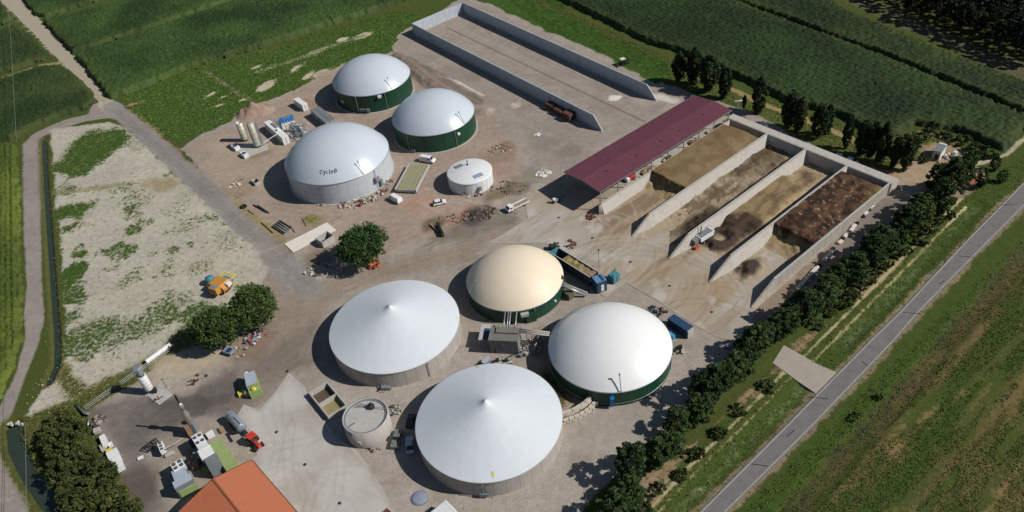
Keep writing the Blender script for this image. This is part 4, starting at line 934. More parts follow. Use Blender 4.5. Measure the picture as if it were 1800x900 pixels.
# bay 1
fa = uv(1146, 305, HW); fb = uv(1209, 328, HW)
print("bay1 face", fa, fb, vw, W_uv)
uf = (fa[0] + fb[0]) / 2
def h1(U, V, x, y):
    n = fbm(x, y, 3, 4, 31) - .5; f = sm(uf - .5, uf + .15, U + n * 1.6)
    loose = 1.5 * sm(uf - 5.5, uf - .3, U + n * 3) * (1 - f)
    return -.02 + f * (HW - .1 + .9 * np.sin(np.pi * np.clip((V - vw[0]) / (vw[1] - vw[0]), 0, 1)) * sm(uf, uf + 8, U) * .5 + n * .35) * (1 - .9 * sm(BACK - 4, BACK - .5, U)) + loose * (.75 + n) + .05 + n * .1 + (fbm(x, y, .8, 3, 5) - .5) * .2 * (1 - f)
def c1(U, V, Z_, x, y):
    n = fbm(x, y, 4, 4, 33); f = sm(uf - .4, uf + .2, U); c = mixn(A(178, 156, 120), STRAW, sm(uf - 14, uf - 1, U + (n - .5) * 8))
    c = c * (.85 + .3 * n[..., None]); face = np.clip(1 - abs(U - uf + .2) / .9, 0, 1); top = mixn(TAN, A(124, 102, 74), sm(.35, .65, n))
    c = c * (1 - f[..., None]) + top * f[..., None]; return mixn(c, A(70, 54, 38), face * .8) if False else c * (1 - face[..., None] * .6) + np.array(A(84, 66, 44)) * face[..., None] * .6  # cut face darkened in the vertex colour to stand in for its shade
heap("silage_heap", "smooth tan silage heap filling the clamp beside the purple roof", "silage", uf - 18, BACK - .3, vw[0] + .25, vw[1] - .25, h1, c1)
# bay 2
def h2(U, V, x, y):
    n = fbm(x, y, 5, 4, 41) - .5; g = sm(8, 22, U) * (.15 + .45 * sm(20, 40, U)) * (1 + n * 1.8)
    dk = np.exp(-(((U - 16) / 7) ** 2 + ((V - (vw[2] - 3.2)) / 2.6) ** 2)) * 1.5
    side = .9 * np.exp(-((V - vw[1] - .8) / 1.6) ** 2) * sm(10, 22, U)
    lump = sm(.5, .75, fbm(x, y, 2.2, 5, 72)) * sm(10, 24, U) * .45
    return -.01 + g * .9 + dk * (.6 + .8 * fbm(x, y, 1.5, 3, 73)) + lump + (fbm(x, y, .9, 3, 6) - .5) * .25 * sm(2, 8, U)
def c2(U, V, Z_, x, y):
    n = fbm(x, y, 4, 5, 43); m2 = fbm(x * .8 - y * .6, (x * .6 + y * .8) * .35, 3, 4, 44)
    c = mixn(A(126, 112, 92), A(164, 148, 122), sm(.3, .7, n)); c = c * (1 - sm(.5, .68, m2)[..., None] * .45)
    dk = np.exp(-(((U - 16) / 7.5) ** 2 + ((V - (vw[2] - 3.4)) / 3.2) ** 2)); c = mixn(c, DRK, np.clip(dk * 1.5 - .2 + (n - .5) * .8, 0, .9))
    st = fbm(U * .12, V * .9, 1, 4, 71); c = mixn(c, A(96, 78, 60), sm(.5, .72, st) * sm(8, 20, U) * .75)
    d2 = np.exp(-(((U - 44) / 3) ** 2 + ((V - vw[1] - 3) / 2.4) ** 2)) + np.exp(-(((U - 56) / 3) ** 2 + ((V - vw[1] - 2) / 3.4) ** 2)); c = mixn(c, A(92, 74, 54), np.clip(d2 * 1.2 + (n - .6), 0, .75))
    return c
heap("silage_heap", "thin uneven silage litter with a dark patch between second and third clamp walls", "silage", -1, BACK - .3, vw[1] + .25, vw[2] - .25, h2, c2)
# bay 3
def h3(U, V, x, y):
    U = U + (fbm(x, y, 6, 3, 811) - .5) * 7; V = V + (fbm(x, y, 5, 3, 812) - .5) * 3.4 * sm(2, 8, V - vw[2]) * (1 - sm(vw[3] - 3, vw[3], V))
    n = fbm(x, y, 4, 4, 51) - .5; pile = sm(19, 23, U + n * 4) * (1 - sm(47, 53, U + n * 4)) * (1 - sm(vw[3] - 4.6, vw[3] - 2.2, V + n)) * 1.5
    ring = np.exp(-((np.hypot(U - 16, (V - vw[2] - 4.6) * 1.0) - 3.2 - n * 1.5) / 1.1) ** 2) * (1.1 + n * 1.5) + sm(19, 21, U) * (1 - sm(25, 29, U + n * 4)) * (1 - sm(vw[3] - 4, vw[3] - 2, V)) * (.9 + n * 1.5)
    return -.01 + np.maximum(pile, ring) + sm(6, 14, U) * .15 + n * .25 * sm(3, 10, U) + (fbm(x, y, .8, 3, 7) - .5) * .2 * sm(3, 10, U)
def c3(U, V, Z_, x, y):
    U = U + (fbm(x, y, 6, 3, 811) - .5) * 7; V = V + (fbm(x, y, 5, 3, 812) - .5) * 3.4 * sm(2, 8, V - vw[2]) * (1 - sm(vw[3] - 3, vw[3], V))
    n = fbm(x, y, 3, 5, 53); c = mixn(A(170, 152, 126), A(184, 162, 130), n)
    pl = sm(20, 24, U) * (1 - sm(48, 53, U)) * (1 - sm(vw[3] - 4.4, vw[3] - 2.4, V)); c = mixn(c, A(148, 128, 96), pl)
    ring = np.exp(-((np.hypot(U - 16, (V - vw[2] - 4.6)) - 3.4) / 2.0) ** 2) + sm(19, 21, U) * (1 - sm(24, 27, U)) * .8 * (1 - sm(vw[3] - 4, vw[3] - 2, V)); c = mixn(c, DRK, np.clip(ring * 1.3 + (n - .5), 0, .92)); st = fbm(U * .15, V * .8, 1, 4, 74); c = mixn(c, A(98, 78, 58), sm(.52, .72, st) * sm(18, 26, U) * .6)
    d2 = np.exp(-(((U - 53) / 2.6) ** 2 + ((V - vw[2] - 6) / 3) ** 2)); c = mixn(c, A(86, 66, 50), np.clip(d2 * 1.2 + n - .6, 0, .8)); return c
heap("silage_heap", "low tan silage heap with a dark ring of waste at its foot, third clamp", "silage", -1, BACK - .3, vw[2] + .25, vw[3] - .25, h3, c3)
# bay 4
ga_, gb_ = uv(1372, 402, HW), uv(1436, 424, HW); uf4 = (ga_[0] + gb_[0]) / 2
print("bay4 face", ga_, gb_)
def h4(U, V, x, y):
    n = fbm(x, y, 4, 4, 61) - .5; f = sm(uf4 - .4, uf4 + .2, U + n * 1.8)
    loose = 1.7 * sm(uf4 - 7, uf4 - .5, U + n * 3) * (1 - f) * (1 - .4 * sm(vw[3] + 7, vw[4], V))
    wq = fbm(x, y, 2.6, 4, 821) - .5; dk = (1 + wq * 2.2) * np.exp(-(((U + wq * 5 - 10.5) / 3.6) ** 2 + ((V - vw[3] - 4.2) / 2.6) ** 2) * 1.2) * 1.5
    rough = (fbm(x, y, 1.1, 4, 62) - .5)
    return -.01 + f * (HW - .1 + n * .6 + rough * .7) * (1 - .8 * sm(BACK - 3.5, BACK - .5, U)) + loose * (.8 + n) + dk + rough * .2 * (1 - f) * sm(3, 8, U)
def c4(U, V, Z_, x, y):
    n = fbm(x, y, 1.6, 5, 63); k = fbm(x, y, .8, 3, 64); f = sm(uf4 - .5, uf4 + .2, U)
    top = mixn(A(96, 74, 58), A(62, 48, 40), sm(.35, .6, n)); top = mixn(top, A(172, 142, 110), sm(.70, .80, k) * .8)
    yl = sm(vw[4] - 3, vw[4], V) * sm(BACK - 16, BACK - 4, U); top = mixn(top, A(150, 128, 70), yl * .7)
    low = mixn(A(168, 152, 128), A(160, 138, 104), sm(uf4 - 9, uf4 - 2, U + (n - .5) * 5)); c = low * (1 - f[..., None]) + top * f[..., None]
    wq = fbm(x, y, 2.6, 4, 821) - .5; dk = (1 + wq * 1.4) * np.exp(-(((U + wq * 6 - 10.5) / 4.2) ** 2 + ((V - vw[3] - 4.2) / 2.8) ** 2) * 1.1); c = mixn(c, DRK, np.clip(dk * 1.7 - .25 + (n - .5), 0, .92))
    face = np.clip(1 - abs(U - uf4 + .1) / .8, 0, 1); return mixn(c, A(64, 48, 38), face * .8)  # dark band paints the shade of the front face into the heap colour
heap("silage_heap", "dark brown woody heap filling the clamp on the hedge side", "silage", -1, BACK - .3, vw[3] + .25, vw[4] - .25, h4, c4)
# ================================================================== PURPLE ROOFED SHED
m_purple = mat("plum_roof_sheet", A(114, 66, 78), .6, .09, .35, 0, dirt=A(84, 58, 62), dirt_amt=.45, dsc=.28); 
hs = 7.0
ctr, ang, L, wd = box3((992, 303), (1222, 167.5), (1285, 193), hs)
ctr = (Vector(W(992, 303, hs)) + Vector(W(1285, 193, hs))) / 2
t = thing("open_shed", "long open sided shed with plum coloured roof beside the first clamp", "shed", (ctr.x, ctr.y, 0), ang)
ns = 25; sw = L / ns; hw = wd / 2; rise = .55
def roof_sheet(side):
    mb = MB(); vs = []; nr = 8
    for k in range(nr * 2 + 1):
        x = .015 + (sw - .03) * k / (nr * 2); dz = .0 if k % 2 == 0 else .05
        vs += [(x, side * (hw + .3), hs - .05 + dz), (x, side * .02, hs + rise + dz)]
    n = nr * 2 + 1; top = [(2 * i, 2 * i + 2, 2 * i + 3, 2 * i + 1) for i in range(n - 1)]
    if side > 0: top = [f[::-1] for f in top]
    mb.add(vs, top)
    mb.add([(x, y, z - .09) for x, y, z in vs], [f[::-1] for f in top])
    return mb.build("roof_sheet", m_purple, t)
for side in (1, -1):
    b0 = roof_sheet(side); b0.location = (-L / 2, 0, 0)
    for k in range(1, ns): inst(b0, t, (-L / 2 + k * sw, 0, random.uniform(0, .012)))
MB().extr_y([(-.3, hs + rise - .04), (0, hs + rise + .05), (.3, hs + rise - .04)], -L / 2, L / 2, Matrix.Rotation(-math.pi / 2, 4, 'Z')).build("ridge_cap", m_purple, t)
MB().box(-L / 2, L / 2, hw + .32, hw + .42, hs - .28, hs - .02).build("gutter", m_galv, t); MB().box(-L / 2, L / 2, -hw - .42, -hw - .32, hs - .28, hs - .02).build("gutter", m_galv, t)
for sx in (-1, 1): MB().add([(sx * L / 2 + sx * .02, -hw - .3, hs - .2), (sx * L / 2 + sx * .02, 0, hs + rise - .1), (sx * L / 2 + sx * .02, hw + .3, hs - .2), (sx * L / 2 + sx * .02, hw + .3, hs), (sx * L / 2 + sx * .02, 0, hs + rise + .1), (sx * L / 2 + sx * .02, -hw - .3, hs)], [(0, 1, 4, 5), (1, 2, 3, 4), (5, 4, 1, 0), (4, 3, 2, 1)]).build("verge_trim", m_galv, t)
pp = None
for k in range(9):
    for side in (-1, 1):
        x = -L / 2 + .6 + k * (L - 1.2) / 8
        if pp is None: pp = MB().box(-.12, .12, -.12, .12, 0, hs - .15).build("post", m_galv, t); pp.location = (x, side * (hw - .3), 0)
        else: inst(pp, t, (x, side * (hw - .3), 0))
rr = None
for k in range(9):
    x = -L / 2 + .6 + k * (L - 1.2) / 8
    if rr is None: rr = MB().tube([(0, -hw + .3, hs - .3), (0, 0, hs + rise - .2), (0, hw - .3, hs - .3)], .12, 4).tube([(0, -hw + .3, hs - .9), (0, hw - .3, hs - .9)], .08, 4).build("rafter", m_galv, t); rr.location = (x, 0, 0)
    else: inst(rr, t, (x, 0, 0))
# roof lights
for (xx, yy) in ((-L * .36, -2.2), (-L * .16, -3.0), (L * .02, -3.4), (L * .16, -3.6), (L * .36, -3.0), (-L * .28, 1.5)):
    MB().lathe([(.16, 0), (.16, .3), (.24, .32), (.24, .42)], 8, Matrix.Translation((xx, yy, hs + rise * (1 - abs(yy) / hw) - .02)), cap=True).build("roof_vent", m_purple, t)
# ================================================================== ORANGE ROOFED WAREHOUSE
m_oroof = mat("terracotta_roof_sheet", A(184, 108, 76), .6, .08, .35, 0, dirt=A(140, 88, 66), dirt_amt=.4, dsc=.35)
he = 6.5; E1 = Vector(W(441.4, 808.3, he)); E2 = Vector(W(312.9, 895.8, he)); E3 = Vector(W(520.6, 900, he))
dl = (E3 - E1).normalized(); mid = (E1 + E2) / 2
best = min(((abs((Vector(W(373.3, 840.3, he + q * .05)) - mid).length), q * .05) for q in range(0, 90)), key=lambda z: z[0])
rise = best[1]; print("warehouse rise", best, "angle", math.degrees((E2 - E1).angle_signed(dl)))
ln = 42; nrm = (E2 - E1); wd = nrm.length
ang = math.atan2(dl.y, dl.x)
# local frame: x along the ridge away from this gable, y across
n_ = Vector((-dl.y, dl.x)); sgn = 1 if nrm.dot(n_) > 0 else -1; wd = abs(nrm.dot(n_)); hw = wd / 2
ctr = E1 + n_ * sgn * hw
t = thing("warehouse", "warehouse with terracotta orange gabled roof at the bottom edge", "building", (ctr.x, ctr.y, 0), ang)
MB().box(.5, ln, -hw + .4, hw - .4, 0, he - .1).add([(.5, -hw + .4, he - .1), (.5, hw - .4, he - .1), (.5, 0, he + rise - .15)], [(0, 2, 1), (0, 1, 2)]).build("wall", m_tankc, t)
def osheet(side, w=1.02):
    mb = MB(); vs = []; nr = 4
    for k in range(nr * 2 + 1):
        x = .01 + (w - .02) * k / (nr * 2); dz = 0 if k % 2 == 0 else .045
        vs += [(x, side * (hw + .05), he - .02 + dz), (x, side * .01, he + rise + dz)]
    n = nr * 2 + 1; top = [(2 * i, 2 * i + 2, 2 * i + 3, 2 * i + 1) for i in range(n - 1)]
    if side > 0: top = [f[::-1] for f in top]
    mb.add(vs, top); mb.add([(x, y, z - .08) for x, y, z in vs], [f[::-1] for f in top]); return mb.build("roof_sheet", m_oroof, t)
for side in (1, -1):
    b0 = osheet(side)
    for k in range(1, 40): inst(b0, t, (k * 1.02, 0, random.uniform(0, .012)))
MB().extr_y([(-.28, he + rise - .02), (0, he + rise + .14), (.28, he + rise - .02)], 0, 41, Matrix.Rotation(-math.pi / 2, 4, 'Z')).build("ridge_cap", mat("brown_flashing", A(140, 84, 60), .6, .1, 1), t)
for s_ in (1, -1): MB().box(0, 41, s_ * (hw + .12) - .1, s_ * (hw + .12) + .1, he - .22, he - .02).build("gutter", m_rust, t)
MB().add([(-.03, -hw - .05, he - .25), (-.03, 0, he + rise - .2), (-.03, hw + .05, he - .25), (-.03, hw + .05, he + .06), (-.03, 0, he + rise + .1), (-.03, -hw - .05, he + .06)], [(0, 1, 4, 5), (1, 2, 3, 4), (5, 4, 1, 0), (4, 3, 2, 1)]).build("verge_trim", m_rust, t)
# ================================================================== VEHICLES
def wheel(r=.33, w=.22):
    mb = MB().lathe([(r * .62, -w / 2), (r * .95, -w / 2), (r, -w / 4), (r, w / 4), (r * .95, w / 2), (r * .62, w / 2)], 16, Matrix.Rotation(math.pi / 2, 4, 'X')); return mb
def rim(r=.33, w=.22): return MB().lathe([(.01, -w * .4), (r * .64, -w * .5), (r * .64, w * .5), (.01, w * .4)], 14, Matrix.Rotation(math.pi / 2, 4, 'X'))
def add_wheels(t, xs, y, r=.33, w=.22, rm=None):
    first = None
    for x in xs:
        for s in (-1, 1):
            if first is None:
                first = wheel(r, w).build("wheel", m_black, t); first.location = (x, s * y, r); ri = rim(r, w).build("rim", rm or m_galv, first); base_r = ri
            else:
                c = inst(first, t, (x, s * y, r)); ri = base_r.copy(); C.objects.link(ri); ri.parent = c
def car(name, label, pos, ang, paint, kind="sedan", group=None):
    t = thing(name, label, "car" if kind != "van" else "van", (pos[0], pos[1], .02), ang, group)
    L, w = (4.4, .88) if kind != "van" else (5.2, .97)
    if kind == "sedan": lo = [(-2.2, .3), (2.15, .28), (2.22, .55), (2.1, .72), (1.05, .86), (-1.5, .92), (-2.15, .88), (-2.25, .6)]; cab = [(.95, .84), (.35, 1.36), (-.85, 1.40), (-1.65, .92)]
    elif kind == "hatch": L = 4.0; lo = [(-1.95, .3), (1.95, .28), (2.02, .55), (1.9, .76), (1.0, .9), (-1.9, .95), (-2.0, .6)]; cab = [(.95, .88), (.3, 1.42), (-1.45, 1.46), (-1.9, .95)]
    elif kind == "pickup": lo = [(-2.5, .4), (2.4, .4), (2.45, .8), (2.2, .98), (1.2, 1.05), (-.4, 1.08), (-.42, .72), (-2.42, .72), (-2.44, 1.05), (-2.5, 1.05)]; cab = [(1.15, 1.03), (.6, 1.66), (-.3, 1.7), (-.45, 1.05)]
    else: lo = [(-2.6, .35), (2.5, .32), (2.6, .7), (2.35, 1.05), (1.75, 1.2), (-2.6, 1.25)]; cab = [(1.75, 1.18), (1.15, 1.95), (-2.5, 2.0), (-2.6, 1.2)]
    MB().extr_y(lo, -w, w).build("body", paint, t, bevel=.06)
    if kind == "pickup":
        for s in (-1, 1): MB().box(-2.45, -.45, s * w - .04, s * w + .04, .7, 1.07).build("bed_side", paint, t)
    # tapering cabin with separate glass
    cw = w - .06; tw = w - .2; n = len(cab)
    vs = [(x, -(cw if i in (0, n - 1) else tw), z) for i, (x, z) in enumerate(cab)] + [(x, (cw if i in (0, n - 1) else tw), z) for i, (x, z) in enumerate(cab)]
    MB().add(vs, [tuple(range(n)), tuple(range(2 * n - 1, n - 1, -1))] + [((i + 1) % n, i, n + i, n + (i + 1) % n) for i in range(n)]).build("cabin", m_glass if kind != "van" else paint, t)
    (x1, z1), (x2, z2) = cab[1], cab[2]
    MB().box(x2 + .02, x1 - .02, -tw - .01, tw + .01, min(z1, z2) - .03, max(z1, z2) + .035).build("roof", paint, t, bevel=.04)
    if kind == "van":
        (a0, b0), (a1, b1) = cab[0], cab[1]
        MB().add([(a0 - .02 + .05, -.8, b0 + .06), (a0 + .03, .8, b0 + .06), (a1 + .06, .72, b1 - .05), (a1 + .06, -.72, b1 - .05)], [(0, 1, 2, 3)]).build("windscreen", m_glass, t)
        for s in (-1, 1): MB().add([(.6, s * (cw + .0), 1.3), (1.5, s * (cw + .0), 1.3), (1.15, s * (tw + .05), 1.8), (.6, s * (tw + .05), 1.8)], [(0, 1, 2, 3)]).build("side_window", m_glass, t)
    else:
        for s in (-1, 1):
            xm = (x1 + x2) / 2
            MB().add([(xm - .05, s * (cw + .0), cab[0][1] + .02), (xm + .05, s * (cw + .0), cab[0][1] + .02), (xm + .05, s * (tw + .02), z1), (xm - .05, s * (tw + .02), z1)], [(0, 1, 2, 3)]).build("door_pillar", paint, t)
    xf = 2.15 if kind != "hatch" else 1.94
    if kind in ("van", "pickup"): xf = 2.42
    for s in (-1, 1):
        MB().box(xf - .1, xf + .06, s * (w - .32) - .16, s * (w - .32) + .16, .58, .74).build("headlight", m_wpaint, t)
        MB().box(-xf - .06, -xf + .06, s * (w - .22) - .12, s * (w - .22) + .12, .6, .78).build("tail_light", m_red, t)
    add_wheels(t, (-L * .3, L * .3), w - .1, .33 if kind != "pickup" else .38)
    return t
def heading(p, q): a = W(*p); b = W(*q); return math.atan2(b.y - a.y, b.x - a.x), (a + b) / 2
a, c = heading((722, 800), (721, 770)); car("sedan_car", "pale blue grey sedan in the shadow of the nearest cone tank", c, a, m_car_silver)
a, c = heading((696, 786), (702, 763)); car("pickup_truck", "dusty grey green pickup half in the shadow beside the pale sedan", c, a, m_car_olive, "pickup")
a, c = heading((721, 751), (725, 734)); car("hatchback_car", "black hatchback deep in the shadow close to the cone tank wall", c, a, m_car_dark, "hatch")
a, c = heading((762, 361), (784, 356)); car("white_car", "white hatchback on the pink earth in front of the small white tank", c, a, m_car_white, "hatch")
a, c = heading((705, 358), (685, 347)); car("white_van", "white van with open rear near the long steel frame rack", c, a, m_car_white, "van")
a, c = heading((741, 282), (764, 286)); car("white_van", "white panel van parked behind the long frame rack below the green tank", c, a, m_car_white, "van")
# flatbed truck
a, c = heading((917, 361), (893, 373)); t = thing("flatbed_truck", "white cab flatbed truck with empty rail bed at the edge of the concrete apron", "truck", (c.x, c.y, 0), a)
MB().extr_y([(.9, .5), (2.8, .5), (2.85, 1.1), (2.6, 1.3), (2.25, 2.0), (1.1, 2.05), (.9, 1.9)], -.95, .95).build("cab", m_car_white, t, bevel=.08)
MB().add([(2.62, -.8, 1.32), (2.62, .8, 1.32), (2.3, .75, 1.98), (2.3, -.75, 1.98)], [(0, 1, 2, 3)]).build("windscreen", m_glass, t)
MB().box(1.3, 2.2, -.97, -.93, 1.3, 1.8).box(1.3, 2.2, .93, .97, 1.3, 1.8).build("side_window", m_glass, t)
MB().box(-4.6, .85, -.5, .5, .55, .7).build("chassis", m_dark, t)
for s in (-1, 1): MB().box(-4.6, .8, s * 1.0 - .09, s * 1.0 + .09, .85, 1.2).build("bed_rail", m_wpaint, t)
MB().box(-4.6, .8, -.92, .92, .78, .86).build("bed_floor", m_wood, t); add_wheels(t, (-3.2, 1.9), .85, .42, .28)
# tractor + slurry tanker
a, c = heading((440, 771), (459, 790)); t = thing("tractor", "red tractor coupled to the grey slurry tanker on the concrete yard", "tractor", (c.x, c.y, 0), a)
MB().extr_y([(.2, .8), (2.5, .75), (2.6, 1.2), (2.4, 1.5), (.3, 1.65)], -.38, .38).build("bonnet", m_red, t, bevel=.08)
MB().box(-1.6, .3, -.35, .35, .6, 1.1).build("chassis", m_dark, t)
MB().extr_y([(-1.2, 1.2), (.3, 1.2), (.45, 1.7), (.1, 2.55), (-1.2, 2.55)], -.72, .72).build("cab_glass", m_glass, t)
MB().box(-1.45, .35, -.9, .9, 2.55, 2.75).build("cab_roof", m_red, t, bevel=.08)
for s in (-1, 1):
    MB().extr_y([(-1.7, 1.2), (-1.4, 1.75), (-.6, 1.8), (-.1, 1.3), (-.3, 1.25), (-.7, 1.6), (-1.35, 1.55), (-1.6, 1.15)], min(s * .75, s * 1.2), max(s * .75, s * 1.2)).build("mudguard", m_red, t)
    w_ = wheel(.88, .5).build("rear_wheel", m_black, t); w_.location = (-.85, s * 1.0, .88); r_ = rim(.88, .5).build("rim", m_red, w_)
    w_ = wheel(.6, .38).build("front_wheel", m_black, t); w_.location = (1.75, s * .92, .6); r_ = rim(.6, .38).build("rim", m_red, w_)
MB().tube([(1.0, .3, 1.5), (1.0, .3, 2.4)], .06, 6).build("exhaust", m_dark, t)
a, c = heading((406, 736), (434, 765)); t = thing("slurry_tanker", "grey cylindrical slurry tanker trailer behind the red tractor", "trailer", (c.x, c.y, 0), a)
Mx = Matrix.Translation((0, 0, 1.95)) @ Matrix.Rotation(math.pi / 2, 4, 'Y')
MB().lathe([(.05, -3.3), (.7, -3.2), (1.05, -2.95), (1.08, -2.9), (1.08, 2.5), (1.0, 2.6), (.6, 2.8), (.05, 2.85)], 32, Mx).build("tank", mat("tanker_grey", A(150, 160, 168), .4, .1, 1, metal=.3), t, True)
for x in (-2.9, -1.6, -.2, 1.2, 2.5): MB().lathe([(1.08, x), (1.13, x + .02), (1.13, x + .08), (1.08, x + .1)], 32, Mx).build("tank_hoop", m_galv, t)
MB().tube([(-.6, 0, 3.08), (2.2, 0, 3.1), (2.9, 0, 2.3)], .08, 6).build("top_pipe", m_dark, t)
MB().box(-2.6, 3.9, -.4, .4, .75, .95).tube([(2.8, -.4, .85), (4.6, 0, .7)], .08, 5).tube([(2.8, .4, .85), (4.6, 0, .7)], .08, 5).build("drawbar", m_dark, t); add_wheels(t, (-1.6, -.2), 1.05, .6, .45, m_galv)
# small tractor on the strip beyond the bunker
a, c = heading((1087, 116), (1106, 110)); t = thing("tractor", "small cream roofed tractor with implement behind the bunker's right wall", "tractor", (c.x, c.y, 0), a)
MB().box(.0, 2.2, -.4, .4, .8, 1.5).build("bonnet", m_dark, t, bevel=.06); MB().box(-1.3, .2, -.7, .7, 1.2, 2.3).build("cab_glass", m_glass, t); MB().box(-1.5, .4, -.9, .9, 2.3, 2.48).build("cab_roof", mat("cream_paint", A(220, 215, 175), .5, .1, 1), t, bevel=.05)
for s in (-1, 1):
    w_ = wheel(.8, .4).build("rear_wheel", m_black, t); w_.location = (-.7, s * .95, .8); w_ = wheel(.5, .3).build("front_wheel", m_black, t); w_.location = (1.5, s * .85, .5)
MB().tube([(-2.8, -1.2, .5), (-2.8, 1.2, .5)], .3, 8).tube([(-1.4, 0, .8), (-2.8, 0, .6)], .08, 5).build("roller_implement", m_rust, t)
# white tipping trailer and grey bin in the third clamp
a, c = heading((1228, 428), (1247, 416)); t = thing("tipping_trailer", "white tipping trailer with grey loading bin parked against the third clamp wall", "trailer", (c.x, c.y, 0), a)
MB().extr_y([(-2.4, 1.1), (2.4, 1.1), (2.7, 2.5), (2.5, 2.55), (-2.5, 2.55), (-2.6, 2.5)], -1.15, 1.15).build("body", m_wpaint, t, bevel=.05)
MB().box(-2.3, 2.3, -1.0, 1.0, 2.5, 2.58).build("load_cover", m_gpaint, t); MB().box(-3.4, 2.4, -.35, .35, .7, 1.0).build("chassis", m_dark, t); add_wheels(t, (-1.2, .1, 1.4), 1.05, .5, .35)
MB().extr_y([(-4.2, .9), (-3.0, .9), (-2.7, 2.3), (-4.4, 2.3)], -1.2, .8, Matrix.Translation((0, .5, 0))).build("loading_bin", m_gpaint, t)
MB().tube([(-1.2, .4, 2.5), (-.4, .9, 4.3)], .16, 6).build("loader_arm", m_rust, t); MB().box(-4.9, -3.6, -1.5, -.9, .3, .9).build("drawbar_hitch", m_red, t); MB().tube([(1.5, .9, 2.5), (2.4, 1.0, 3.2), (3.0, .2, 3.1)], .06, 5).build("hydraulic_hose", m_galv, t)

# ================================================================== CONTAINERS, PLANT UNITS
def unit(name, label, cat, a, b, c, h, m_body, m_roof, ribs=True, doors=True, group=None, zb=0, roof_t=.08, over=0):
    ctr, ang, L, wd = box3(a, b, c, h)
    t = thing(name, label, cat, (ctr.x, ctr.y, 0), ang, group); x, y = L / 2, wd / 2
    MB().box(-x, x, -y, y, zb, h - roof_t).build("body", m_body, t)
    MB().box(-x - over, x + over, -y - over, y + over, h - roof_t + .003, h).build("roof", m_roof, t)
    if ribs:
        n = max(4, int(L / .9)); mb0 = MB().box(-.05, .05, -y - .04, y + .04, zb + .1, h - .15).build("side_rib", m_body, t); mb0.location = (-x + L * .5 / n, 0, 0)
        for k in range(1, n): inst(mb0, t, (-x + L * (k + .5) / n, 0, 0))
    if doors:
        for s in (-1, 1): MB().box(x, x + .04, s * y * .5 - y * .44, s * y * .5 + y * .44, zb + .15, h - .25).build("door", m_body, t)
        MB().tube([(x + .07, .1, zb + .3), (x + .07, .1, h - .4)], .03, 4).tube([(x + .07, -.1, zb + .3), (x + .07, -.1, h - .4)], .03, 4).build("door_bar", m_galv, t)
    for sx in (-1, 1):
        for sy in (-1, 1): pass
    return t, L, wd
t, L, wd = unit("white_container", "white shipping container standing on bare earth near the weeds", "container", (515.5, 174.5), (530.7, 184.9), (538.4, 180.3), 2.7, m_wpaint, m_wpaint)
t, L, wd = unit("site_cabin", "cabin with dark grey flat roof behind the lettered dome tank", "cabin", (545.5, 193.4), (571.8, 215), (586.3, 207.5), 2.8, mat("cabin_wall_paint", A(150, 152, 150), .7, .1, 1), m_greyroof, ribs=False, over=.15)
MB().box(-L / 2 - .15, L / 2 + .15, -.05, .05, 2.8, 2.9).build("roof_seam", m_gpaint, t); MB().box(-.05, .05, -wd / 2 - .15, wd / 2 + .15, 2.8, 2.89).build("roof_seam", m_gpaint, t)
for k in range(3): MB().box(-L * .3 + k * L * .3 - .5, -L * .3 + k * L * .3 + .5, -wd / 2 - .05, -wd / 2 + .02, 1.2, 2.0).build("window", m_glass, t)
t, L, wd = unit("gas_upgrading_container", "long white plant container with side pipe near the twin silos", "container", (463.5, 215), (495.3, 242.4), (504.3, 236), 3.0, m_wpaint, m_wpaint)
MB().box(-L * .3, -L * .02, wd * .05, wd * .4, 3.0, 3.25).build("roof_hatch", m_gpaint, t); MB().lathe([(.5, 3.0), (.5, 3.7), (.3, 3.9)], 10, Matrix.Translation((L * .12, .1, 0)), cap=True).build("roof_fan", m_wpaint, t)
t, L, wd = unit("blue_cooling_unit", "bright blue topped cooling unit behind the long white container", "machine", (492.5, 213.5), (516, 206.5), (511.5, 201.5), 3.3, m_wpaint, m_blue, doors=False, roof_t=1.1)
MB().box(-L * .3, L * .3, -.4, .4, 3.3, 3.5).build("fan_deck", m_galv, t); MB().box(-L / 2 - 1.6, -L / 2 - .2, -.9, .9, .2, 2.9).build("pipe_cabinet", m_gpaint, t)
# pipe skid
c = W(527, 236); t = thing("pipe_skid", "tangle of grey process pipes on a white slab beside the long white container", "machine", (c.x, c.y, 0), math.radians(-52))
MB().box(-4.4, 4.4, -3.0, 3.0, 0, .22).build("slab", m_conc, t)
random.seed(21)
for k in range(5): MB().lathe([(.55, .25), (.6, .4), (.6, 3.0), (.3, 3.4)], 12, Matrix.Translation((-3.2 + k * 1.5, random.uniform(-.6, 1.2), 0)), cap=True).build("vessel", m_galv if k % 2 else m_gpaint, t, True)
for k in range(16):
    x, y = random.uniform(-3.8, 3.8), random.uniform(-2.2, 2.2); z = random.uniform(1.2, 3.4)
    MB().tube([(x, y, .2), (x, y, z), (x + random.choice([-2, 2, 1.4]), y, z), (x + 1.5, y + random.choice([-1.4, 1.4]), z)], .1, 6).build("pipe", m_galv, t)
for x in (-4, 0, 4):
    for y in (-2.6, 2.6): MB().box(x - .07, x + .07, y - .07, y + .07, .2, 3.4).build("frame_post", m_galv, t)
for y in (-2.6, 2.6): MB().box(-4, 4, y - .06, y + .06, 3.35, 3.47).build("frame_rail", m_galv, t)
MB().box(-2.4, 1.0, -1.9, -1.2, 2.7, 3.6).build("control_cabinet", m_gpaint, t)
